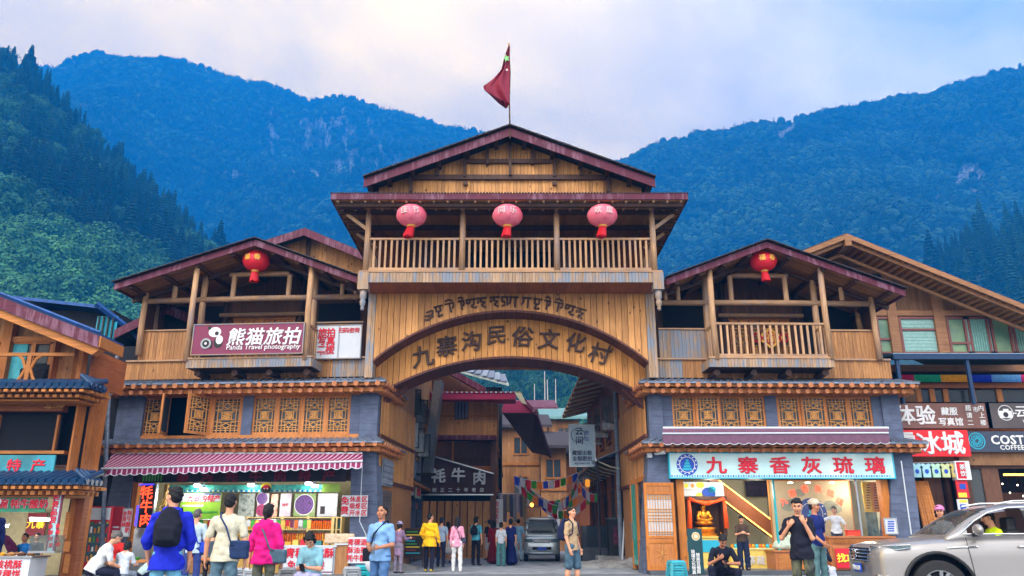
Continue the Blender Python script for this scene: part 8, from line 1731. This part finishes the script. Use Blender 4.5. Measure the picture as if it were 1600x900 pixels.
# alley crowd
f2 = .015
person('child in a lilac hat and coat at the alley shop',spot(624,26.5,1.2),R(-30),h=1.52,female=True,hair='bob',hat=('bucket',(160,150,190)),top=(136,110,140),sleeve='long',hem=.3,bot=(120,110,130),vox=f2,armR=((.1,.5,-.8),(0,1,.1)))
J = person('person in a loose yellow jacket and black trousers walking away',spot(672,27.6),R(-8),h=1.78,head=(-50,0),hair='crop',top=(236,180,20),sleeve='long',loose=.06,hem=.14,bot=(26,26,44),shoe=(200,170,60),vox=.013,armL=((-.4,.1,-1),(.5,.35,-.7)),armR=((.3,-.1,-1),(.2,.3,-1)),**walk(.6))
person('man in a dark cap and white tee walking beside the yellow jacket',spot(690,31),R(-5),h=1.7,hair='crop',hat=('cap',(34,36,50)),top=(150,170,196),bot=(30,34,60),vox=f2,**walk(.8))
person('woman in a red top and white skirt half hidden behind the cap man',spot(700,35),R(5),h=1.6,female=True,hair='long',top=(176,24,34),bot=(200,196,200),botkind='kneeskirt',vox=.018)
J = person('woman in a pink cardigan and white trousers walking up the alley',spot(715,27.4),R(4),h=1.68,female=True,hair='long',top=(222,150,178),sleeve='long',hem=.1,bot=(206,208,210),shoe='white',vox=.013,**walk(.7)); crossbag(J,'small dark shoulder bag of the woman in pink cardigan',(60,56,76),1,-.05,(.11,.04,.08))
J = person('person in a teal tee and black trousers with a black backpack',spot(744,32.5),R(-25),h=1.76,head=(-30,0),hair='bob',top=(70,150,170),bot=(22,22,36),vox=f2); backpack(J,'black backpack of the person in the teal tee',(20,24,40),.72)
person('woman in a long dark red dress in the alley',spot(771,34),R(10),h=1.64,female=True,hair='long',top=(124,20,34),sleeve='long',bot=(112,18,30),botkind='dress',vox=f2)
person('girl in a white top and teal skirt trousers in the alley',spot(783,32),R(-5),h=1.55,female=True,hair='bun',top=(186,192,204),bot=(70,116,120),botkind='wide',vox=f2)
person('woman in a long navy dress walking beside the van',spot(798,32.6),R(-10),h=1.68,female=True,hair='bun',top=(28,34,96),bot=(24,28,84),botkind='dress',vox=f2)
person('man in a pale blue shirt beyond the navy dress',spot(810,37),R(0),h=1.74,hair='crop',top=(130,176,210),bot=(150,180,200),vox=.018)
person('man in a dark tee at the shop front right of the plank doors',spot(764,38.5),R(40),h=1.72,hair='crop',top=(40,30,40),bot=(180,176,180),botkind='shorts',vox=.018)
# man with backpack in the middle right
J = person('young man in a tan tee and grey shorts with a navy backpack',spot(893,18.6),R(-128),h=1.74,head=(0,-4),hair='crop',top=(176,150,118),hem=.05,bot=(70,96,116),botkind='shorts',shoe='white',skin=0,armL=((-.15,-.1,-1),(0,.35,-1)),armR=((.15,0,-1),(0,.35,-1)),vox=.012,**walk(.5)); backpack(J,'bulging navy backpack of the young man in shorts',(26,36,70),.95)
# right shop
J = person('man in a black polo crouching on a low seat looking at his phone',spot(1124,17.4,1),R(176),h=1.76,pelvis=.50,lean=32,head=(5,14),hair='short',skin=1,top=(28,32,50),bot=(24,28,48),armL=((-.45,.45,-.75),(.9,.35,.25),(0,.3,1)),armR=((.3,.6,-.6),(-.6,.4,.75),(0,-1,.2)),curl=1.1,vox=.011,legL=((-.4,.95,.0),(.1,.05,-1)),legR=((.42,.95,.12),(-.1,.05,-1)))
ph = thing('mobile_phone','mobile phone held by the crouching man in black','phone',W_(J,J['wL'] + J['rt'] * .06 + J['fw'] * .07 + V3(0,0,.03)),R(176)); MB().box(-.036,.036,-.006,.006,-.07,.07).build('casing',m_black,ph)
st_ = thing('box_stool','dark low box seat under the crouching man','stool',spot(1124,17.6,1),0); box('seat_box',m_darkstep,-.22,.22,-.2,.22,0,.40,st_)
J = person('woman in a brown tee and dark flared trousers standing in the glass shop',RW(*RF.at(1158,850,-.4)) * Vector((1,1,0)) if 0 else Vector((spot(1158,26.0).x,26.0,.12)),R(172),h=1.58,female=True,girth=1.08,head=(5,25),hair='bun',top=(72,58,50),bot=(28,36,62),botkind='wide',armL=((-.15,.3,-.9),(.6,.75,.2)),armR=((.15,.3,-.9),(-.6,.75,.2)),curl=1.0,vox=.013)
m_camo = photo_mat('camouflage cloth',[C(40,56,50),C(110,112,84),C(30,36,38),C(84,92,70)],7)
J = person('slim man in a black tee and camouflage trousers with a hand at his mouth',spot(1247,13.6),R(140),h=1.74,head=(20,18),hair='short',top=(26,28,44),loose=.02,hem=.08,pmat=m_camo,armL=((-.2,.35,-.9),(.25,.55,1),(.2,-1,0)),armR=((.35,.25,-.9),(-.7,.35,.75),(0,-1,.1)),curl=1.0,vox=.010)
person('man in a white cap and navy tee with hand on hip by the reception desk',spot(1273,17.2),R(-150),h=1.84,head=(20,5),hat=('cap',(190,176,160)),hair='crop',skin=1,top=(26,38,104),bot=(84,118,124),armL=((-.3,-.2,-1),(.6,.5,-.7)),armR=((.2,.3,-.9),(-.2,.7,-.6)),vox=.012)
person('woman in a white tee leaning over the reception desk',Vector((spot(1306,27.4).x,27.4,.3)),R(165),h=1.70,female=True,head=(-20,5),hair='pony',top=(206,216,232),bot=(60,70,90),armL=((-.5,.2,-.85),(.1,.3,-1)),armR=((.9,.3,-.3),(.6,.6,.2)),vox=.014)
J = person('girl with long black hair sitting in a dark jacket and white trousers',spot(1281,20.5,.8),R(178),h=1.52,female=True,pelvis=.42,lean=6,head=(-12,-8),hair='long',top=(30,34,54),sleeve='long',hem=.05,bot=(186,194,212),botkind='wide',armL=((-.15,.5,-.8),(.6,.5,.7)),armR=((.15,.5,-.8),(-.6,.5,.7)),curl=1.0,vox=.012,shoe='white',**SIT)
st_ = thing('low_stool','low dark stool under the girl with long hair','stool',spot(1281,20.6,.8),0); box('seat',m_darkstep,-.18,.18,-.18,.18,.26,.33,st_)
for a_ in (-.14,.14):
 for c_ in (-.14,.14): box('leg',m_darkstep,a_ - .02,a_ + .02,c_ - .02,c_ + .02,0,.26,st_)
person('person in a pink cap standing behind the silver car',spot(1469,16.6,1.6),R(150),h=1.70,female=True,hair='bob',hat=('cap',(200,120,170)),top=(180,190,200),bot=(60,70,90),vox=.012)
# ------------------------------------------------------------------ stools and tables
m_teal2 = plain('worn teal plastic',C(44,150,170),.35,var=.15); stool0 = {}
def stool(loc,mat,key,label,grp=None,rz=0,h=.46,w=.30):
 if key not in stool0:
  t = thing('plastic_stool',label,'stool',loc,rz,grp); b = Blob(.012,.02); a,c = w * .34,w * .5
  s_ = MB(); s_.hexa([(-a - .03,-a - .03,h - .035),(a + .03,-a - .03,h - .035),(a + .03,a + .03,h - .035),(-a - .03,a + .03,h - .035),(-a,-a,h),(a,-a,h),(a,a,h),(-a,a,h)]); s_.build('seat',mat,t)
  for x in (-1,1):
   for y in (-1,1): MB().bar((x * (a + .005),y * (a + .005),h - .03),(x * c,y * c,0),.055,.03,(x,y,0)).build('leg',mat,t)
  for z,k in ((h * .35,.8),(h - .075,.2)):
   q = a + (c - a) * k
   for s1 in (-1,1): box('stretcher',mat,-q,q,s1 * q - .012,s1 * q + .012,z,z + .035,t); box('stretcher',mat,s1 * q - .013,s1 * q + .013,-q,q,z + .001,z + .034,t)
  stool0[key] = t
 else: t = copytree(stool0[key]); t.location = loc; t.rotation_euler = (0,0,rz); t['label'] = label
 if grp: t['group'] = grp
 return t
def stack(px,Y,n,mat,key,where,rz=0):
 p = spot(px,Y,.5); nm = 'teal' if 'teal' in key else 'grey'
 for i in range(n): stool(p + Vector((0,0,.085 * i)),mat,key,f'{nm} plastic stool {("bottom", "second", "third", "fourth", "fifth")[i]} in the stack {where}','plastic stools ' + where,rz)
stack(448,13.6,4,m_greyp,'grey','right of the woman in pink',.2); stack(376,15.5,3,m_greyp,'grey','beside the man in beige',.5); stack(394,15.2,3,m_greyp,'grey','just left of the woman in pink',.1)
stack(549,14.0,4,m_greyp,'grey','left of the man in the polo',.3); stack(565,14.6,4,m_teal,'teal','behind the grey stack near the polo man',.1); stack(1058,14.4,5,m_teal2,'teal right','before the carved folding door',.15)
stool(spot(491,13.2,.4),m_greyp,'grey','grey plastic stool under the seated woman in pale blue'); stool(spot(149,16.2,.4),m_greyp,'grey','grey plastic stool under the man by the fridge')
stool(spot(120,9.6,.4),m_teal,'teal','left one of two teal stools cut by the lower picture edge',None,.1); stool(spot(148,9.7,.4),m_teal,'teal','right one of two teal stools cut by the lower picture edge',None,0)
stool(spot(188,11.5,.4),m_greyp,'grey','grey plastic stool in front of the child in white',None,.2); stool(spot(216,12.0,.4),m_teal,'teal','teal plastic stool in front of the bending boy',None,.1); stool(spot(282,16,.4),m_teal,'teal','teal plastic stool behind the youth in blue',None,.3)
for px,Y,lb_ in ((193,17.6,'low wooden snack table between the child and the elderly man'),(322,18.8,'low snack table behind the older man in the pale shirt')):
 p = spot(px,Y,.6); t = thing('snack_table',lb_,'table',p); box('tabletop',m_frame,-.6,.6,-.35,.35,.66,.70,t)
 for a_ in (-.52,.52):
  for c_ in (-.28,.28): box('leg',m_steel,a_ - .02,a_ + .02,c_ - .02,c_ + .02,0,.66,t)
 for k in range(3): b_ = thing('snack_bowl',f'{"red white green".split()[k]} bowl on the {"first" if px < 200 else "second"} low snack table','bowl',p + Vector((-.35 + k * .33,-.1,.70))); MB().lathe([(.04,0),(.09,.06),(.085,.06),(.001,.02)],n=12).build('bowl_body',(m_redp,m_signw,m_grn)[k],b_)
# ------------------------------------------------------------------ vehicles
def loft(st,n=40,pw=.38,tumble=None):
 """superellipse rings along x.  st: (x, zbottom, ztop, halfwidth)"""
 mb = MB(); xs = np.linspace(st[0][0],st[-1][0],90); S = np.array(st)
 from_ = lambda x,c: float(np.interp(x,S[:,0],S[:,c]))
 def sm(x,c): return (from_(x - .04,c) + from_(x + .04,c) + 2 * from_(x,c)) / 4
 for x in xs:
  zb,zt,hw = sm(x,1),sm(x,2),sm(x,3)
  tt = np.linspace(0,2 * np.pi,1441); cc,ss = np.cos(tt),np.sin(tt); Y_ = hw * np.sign(cc) * np.abs(cc) ** pw; Z_ = (zb + zt) / 2 + (zt - zb) / 2 * np.sign(ss) * np.abs(ss) ** pw
  ar = np.concatenate([[0],np.cumsum(np.hypot(np.diff(Y_),np.diff(Z_)))]); u_ = np.arange(n) / n * ar[-1]; Y_,Z_ = np.interp(u_,ar,Y_),np.interp(u_,ar,Z_)
  for k in range(n):
   y,z = float(Y_[k]),float(Z_[k])
   if tumble: y *= tumble(z)
   mb.v.append((x,y,z))
 for i in range(len(xs) - 1):
  for k in range(n): mb.face(i * n + k,(i + 1) * n + k,(i + 1) * n + (k + 1) % n,i * n + (k + 1) % n)
 mb.face(*range(n)); mb.face(*[(len(xs) - 1) * n + k for k in range(n)][::-1]); return mb
def carve(mb,wheels,r,drop=None):
 f2_,m2_ = [],[]
 for f,m in zip(mb.f,mb.mi):
  c = [sum(mb.v[i][a] for i in f) / len(f) for a in range(3)]
  if len(f) < 10 and any((c[0] - wx_) ** 2 + (c[2] - wz) ** 2 < r * r and abs(c[1]) > .55 * .8 for wx_,wz in wheels): continue
  k = drop(c) if drop and len(f) < 10 else 0
  if k is None: continue
  f2_.append(f); m2_.append(k)
 mb.f,mb.mi = f2_,m2_
def wheel(root,x,y,r,w,mats,sp=5):
 t_,rim_ = mats; s = -1 if y < 0 else 1
 wh = MB().lathe([(r * .66,-w / 2),(r * .93,-w / 2),(r,-w * .36),(r,w * .36),(r * .93,w / 2),(r * .66,w / 2)],(0,0,0),32,'y',caps=False).build('wheel',t_,root,loc=(x,y,r))
 rm = MB().lathe([(.001,-.02),(r * .16,-.03),(r * .18,0)],(0,s * w * .35,0),16,'y')
 for k in range(sp * 2):
  a = (k // 2) * 2 * math.pi / sp + (.16 if k % 2 else -.16); rm.bar((r * .12 * math.cos(a),s * w * .36,r * .12 * math.sin(a)),(r * .66 * math.cos(a + (.06 if k % 2 else -.06)),s * w * .40,r * .66 * math.sin(a + (.06 if k % 2 else -.06))),.05,.035,(0,1,0))
 for a0 in range(28):
  a,b = a0 * 2 * math.pi / 28,(a0 + 1) * 2 * math.pi / 28; rm.hexa([(q * math.cos(g),s * yy,q * math.sin(g)) for yy in (w * .42,w * .2) for q,g in ((r * .62,a),(r * .69,a),(r * .69,b),(r * .62,b))])
 rm.build('rim',rim_,wh); box('brake_disc',m_dark,-.0,.001,0,.001,0,.001,wh) if 0 else MB().cyl((0,s * w * .1,0),(0,s * w * .15,0),r * .62,r * .62,20).build('hub',m_dark,wh); return wh
def paintm(name,c): return plain(name,c,.34,metal=.55,var=.03,scale=2,coat=.6)
m_champ = paintm('champagne car paint',C(150,148,150)); m_tyre = plain('tyre rubber',C(34,34,38),.8); m_rim = plain('alloy rim',C(150,154,160),.3,metal=.7); m_chrome = plain('chrome',C(210,214,220),.12,metal=1,var=.02); m_lens = plain('headlamp lens',C(90,110,120),.08,var=.3,scale=30,coat=1)
m_cglass = glass('car glass',(.25,.32,.36,1),.02,.62); m_plate = plain('blue number plate',C(20,70,190),.4); m_trim = plain('black plastic trim',C(30,32,38),.6)
suv = thing('parked_car','champagne silver suv with chrome grille cut by the right picture edge','car',Vector((6.88,14.15,0)),R(-8))
bst = [(-.93,.50,.92,.64),(-.88,.40,1.02,.80),(-.80,.32,1.075,.89),(-.6,.27,1.11,.94),(-.2,.26,1.155,.975),(.45,.26,1.20,.985),(1.2,.26,1.22,.99),(2.6,.26,1.23,.99),(3.5,.28,1.2,.97),(3.85,.36,1.08,.9),(3.95,.5,.95,.8)]
bm = loft(bst,132,.30); carve(bm,[(0,.42),(2.9,.42)],.535); bm.build('body',m_champ,suv,smooth=True)
cst = [(.20,1.08,1.20,.90),(.42,1.08,1.35,.915),(.66,1.08,1.51,.92),(.90,1.08,1.63,.925),(1.2,1.08,1.70,.93),(1.8,1.08,1.735,.93),(2.7,1.08,1.72,.92),(3.25,1.08,1.64,.90),(3.7,1.08,1.42,.88),(3.88,1.08,1.2,.85)]
def cabmat(c):
 x,y,z = c; zt_ = float(np.interp(x,[q[0] for q in cst],[q[2] for q in cst])); side = abs(y) > .66 * (1 - .28 * (z - 1.2)) and z < zt_ - .09
 if .24 < x < .98 and abs(y) < .74 * (1 - .25 * (z - 1.2)) and z > 1.2 and z > zt_ - .09: return 1
 if side and z > 1.235:
  if .55 < x < 1.42 and z < 1.20 + (x - .30) * .62 - .02 and z < 1.65: return None if y < 0 else 1
  if 1.52 < x < 2.45 and z < 1.65: return 1
  if 2.55 < x < 3.3 and z < 1.60: return 1
  if .55 < x < 3.35 and z < 1.62: return 2
 return 0
cmb_ = loft(cst,88,.42,lambda z: 1 - .34 * max(0,z - 1.2)); carve(cmb_,[],.1,cabmat); cmb_.build('cabin',[m_champ,m_cglass,m_trim],suv,smooth=True)
for s in (-1,1):
 y = s * .945; yt = s * .80
 MB().tube([(.45,s * .915,1.235),(2.0,s * .935,1.245),(3.4,s * .91,1.255)],.011,6).build('window_trim',m_chrome,suv); MB().tube([(.42,s * .905,1.24),(.66,s * .86,1.43),(.92,s * .805,1.57),(1.25,s * .775,1.645),(2.2,s * .765,1.665),(3.0,s * .765,1.645),(3.35,s * .82,1.45)],.013,6).build('window_trim',m_chrome,suv)
 MB().tube([(1.1,s * .66,1.70),(1.4,s * .65,1.75),(2.6,s * .64,1.765),(3.3,s * .66,1.69)],.016,6).build('roof_rail',m_chrome,suv)
 for x0 in (.48,1.48,2.5): MB().tube([(x0 - .02,s * .99,1.19),(x0 + .02,s * .997,.8),(x0 + .05,s * .99,.42)],.0045,4).build('door_seam',m_dark,suv)
 for x0 in (1.32,2.35): b_ = MB().tube([(x0 - .11,s * .995,1.045),(x0 - .08,s * 1.02,1.05),(x0 + .08,s * 1.02,1.05),(x0 + .11,s * .995,1.045)],.016,8).build('door_handle',m_chrome,suv,smooth=True)
 MB().tube([(.16,s * .985,1.02),(.3,s * .99,1.035),(.62,s * .994,1.045)],.014,6).build('wing_strip',m_chrome,suv); MB().tube([(.6,s * .99,.54),(1.5,s * 1.0,.60),(2.5,s * .995,.60)],.028,6).build('sill_strip',m_chrome,suv); MB().tube([(.5,s * .96,.30),(2.42,s * .96,.30)],.05,6).build('sill_trim',m_trim,suv)
 for wx_ in (0,2.9): MB().tube([(wx_ + .535 * math.cos(a),s * .965,.42 + .535 * math.sin(a)) for a in [R(-15 + i * 10) for i in range(22)]],.03,8).build('arch_trim',m_trim,suv,smooth=True); wheel(suv,wx_,s * .86,.42,.26,(m_tyre,m_rim),5)
 for wx_ in (0,2.9): MB().cyl((wx_,s * .62,.42),(wx_,s * .68,.42),.53,.53,24).build('wheel_well',m_dark,suv)
 mr_ = Blob(.012,.03); mr_.ell((.62,s * 1.10,1.30),V3(.07,.13,.09)); mr_.build('mirror',m_chrome if 0 else m_champ,suv); MB().bar((.62,s * .92,1.22),(.62,s * 1.08,1.23),.07,.05).build('mirror_foot',m_trim,suv)
 hl = MB();
 def hx(u,v): x = -.84 + .46 * u ** 1.5; y_ = s * (.60 + .37 * math.sin(min(u * 1.5,1.57))); z = 1.035 - .125 * v * (1 - u * .65) + .035 * u; return (x - .055 * (1 - u),y_ + s * .012,z)
 hl.grid(hx,14,4).build('headlight',m_lens,suv,smooth=True); MB().tube([hx(i / 14,0) for i in range(15)],.008,5).build('headlight_trim',m_chrome,suv); MB().tube([hx(i / 14,1) for i in range(15)],.010,5).build('headlight_trim',m_chrome,suv); MB().lathe([(.04,0),(.045,.02),(.001,.03)],hx(.35,.5),12,'y').build('lamp_unit',m_signw,suv)
 for k in range(3): MB().tube([(-.92 + .02 * k,s * .62,.60 - k * .055),(-.88,s * .80,.60 - k * .055),(-.74,s * .91,.60 - k * .055)],.011,5).build('bumper_grille',m_chrome,suv)
MB().grid(lambda u,v: (-.955 + .05 * (2 * u - 1) ** 2 - .02 * v,-.62 + 1.24 * u,.80 + .22 * v),12,4).build('grille_back',m_dark,suv)
for k in range(4): MB().tube([(-.975 + .06 * (u / 6) ** 2,.64 * u / 6,.82 + k * .055) for u in range(-6,7)],.011,6).build('grille_bar',m_chrome,suv)
em = thing('x','x','x') if 0 else None
e_ = MB();
for i in range(24): a,b = i * 2 * math.pi / 24,(i + 1) * 2 * math.pi / 24; e_.bar((-1.0,.085 * math.cos(a),.91 + .085 * math.sin(a)),(-1.0,.085 * math.cos(b),.91 + .085 * math.sin(b)),.012,.012,(1,0,0))
for q0,q1 in (((-.05,.06),(-.022,-.0)),((-.022,0),(0,.05)),((0,.05),(.022,0)),((.022,0),(.05,.06)),((-.07,.03),(-.035,-.07)),((-.035,-.07),(0,-.005)),((0,-.005),(.035,-.07)),((.035,-.07),(.07,.03))): e_.bar((-1.005,q0[0],.91 + q0[1]),(-1.005,q1[0],.91 + q1[1]),.012,.014,(1,0,0))
e_.build('emblem',m_chrome,suv); MB().box(-.985,-.965,-.22,.22,.62,.76).build('number_plate',m_plate,suv); text('川A·6E281',.1,m_signw,suv,(-.99,0,.685),(R(90),0,R(-90)),bold=.02,name='plate_lettering')
MB().grid(lambda u,v: (-.95 + .06 * (2 * u - 1) ** 2,-.6 + 1.2 * u,.36 + .16 * v),10,2).build('lower_intake',m_dark,suv)
MB().tube([(-.35,-.5,1.035),(.4,-.62,1.115)],.006,4).build('bonnet_crease',m_trim,suv) if 0 else None
for s in (-.38,.38):
 b_ = Blob(.02,.05); b_.box((1.35,s,.95),(.07,.2,.3),.05); b_.box((1.1,s,.62),(.22,.2,.06),.05); b_.box((1.38,s,1.40),(.04,.1,.06),.04); b_.build('seat',m_trim,suv)
MB().tube([(.62 + .02 * math.cos(a),-.38 + .18 * math.cos(a),1.05 + .18 * math.sin(a)) for a in [i * .42 for i in range(15)]],.014,6,True).build('steering_wheel',m_trim,suv); box('dashboard',m_trim,.32,.58,-.8,.8,.8,1.16,suv)
sp = suv.matrix_basis @ Vector((1.18,-.45,.10)); a_ = R(-8) + R(90)
person('driver in a neon yellow vest leaning inside the silver car',Vector((sp.x,sp.y,.24)),a_,h=1.72,pelvis=.56,lean=8,head=(0,10),hair='short',hat=('cap',(30,30,36)),top=(196,226,20),sleeve='short',bot=(30,30,40),vox=.013,armL=((-.1,.6,-.6),(.2,.9,.3)),armR=((.1,.6,-.6),(-.1,.9,.3)),legL=((-.08,1,.1),(0,.6,-1)),legR=((.08,1,.1),(0,.6,-1)))
# van
van = thing('parked_van','silver grey minivan facing down the alley with a blue number plate','van',Vector((ground(845,36.6).x + .05,36.6,0)),R(88))
m_vanp = paintm('pewter van paint',C(168,180,188))
vb = loft([(0,.40,.78,.62),(.05,.30,.90,.72),(.14,.26,1.02,.78),(.4,.25,1.10,.81),(.9,.25,1.12,.82),(3.4,.25,1.14,.82),(3.8,.3,1.1,.78)],40,.3); carve(vb,[(.62,.32),(3.0,.32)],.38); vb.build('body',m_vanp,van,smooth=True)
vc = [(.28,1.0,1.12,.76),(.5,1.0,1.40,.78),(.8,1.0,1.72,.80),(1.1,1.0,1.87,.80),(1.6,1.0,1.92,.80),(3.3,1.0,1.92,.80),(3.75,1.0,1.6,.76)]
def vmat(c):
 x,y,z = c; zt_ = float(np.interp(x,[q[0] for q in vc],[q[2] for q in vc]))
 if .3 < x < .98 and abs(y) < .70 - .14 * (z - 1.1) and z > 1.15 and z > zt_ - .12: return 1
 if abs(y) > .55 and 1.2 < z < 1.68 and z < zt_ - .1 and any(a < x < b for a,b in ((.8,1.4),(1.5,2.4),(2.5,3.4))): return 1
 return 0
v_ = loft(vc,40,.36,lambda z: 1 - .16 * max(0,z - 1.12)); carve(v_,[],.1,vmat); v_.build('cabin',[m_vanp,m_dkglass],van,smooth=True)
for s in (-1,1):
 MB().grid(lambda u,v: (-.03 + .14 * u ** 2,s * (.40 + .38 * u),.80 + .16 * v * (1 - .2 * u) + .03 * u),8,4).build('headlight',m_lens,van,smooth=True); wheel(van,.62,s * .72,.31,.17,(m_tyre,m_rim)); wheel(van,3.0,s * .72,.31,.17,(m_tyre,m_rim))
 b_ = Blob(.02,.03); b_.ell((.5,s * .95,1.22),V3(.05,.09,.12)); b_.build('mirror',m_vanp,van); MB().lathe([(.001,-.02),(.05,-.01),(.05,.02)],(-.0,s * .55,.45),10,'x').build('fog_lamp',m_lens,van)
box('upper_grille',m_dark,-.045,.02,-.36,.36,.80,.93,van); box('lower_grille',m_dark,-.03,.04,-.42,.42,.50,.62,van)
for k in range(3): box('grille_bar',m_chrome,-.055,-.04,-.35,.35,.82 + k * .04,.83 + k * .04,van)
MB().tube([(-.0,-.72,.40),(-.06,-.4,.36),(-.06,.4,.36),(0,.72,.40)],.05,8).build('bumper',m_vanp,van,smooth=True); box('number_plate',m_plate,-.075,-.06,-.2,.2,.48,.62,van)
MB().tube([(.28,-.5,1.17),(.32,-.1,1.22)],.01,4).build('wiper',m_dark,van); MB().tube([(.28,.0,1.17),(.32,.4,1.22)],.01,4).build('wiper',m_dark,van); MB().bar((.82,-.55,1.75),(.82,.55,1.75),.02,.02).build('sun_strip',m_dark,van)
t = thing('shopping_bag','white plastic bag hanging at the side of the man in the polo','bag',spot(583,14.2,.9) + Vector((0,0,.95))); b_ = Blob(.012,.04,folds(.008,30)); b_.ell((0,0,-.18),V3(.13,.07,.17)); b_.cap((0,0,-.05),(0,0,.06),.03,.012); b_.build('bag',m_signw,t)
# ================================================================== lettering curves become plain meshes
dg = bpy.context.evaluated_depsgraph_get()
for o in [o for o in bpy.data.objects if o.type == 'FONT']:
 me = bpy.data.meshes.new_from_object(o.evaluated_get(dg)); me.name = 'lettering'
 n = bpy.data.objects.new(o.name.split('.')[0] + '_',me); LK(n); n.parent = o.parent; n.matrix_basis = o.matrix_basis.copy()
 for ch in list(o.children): ch.parent = n
 nm = o.name; bpy.data.objects.remove(o); n.name = nm
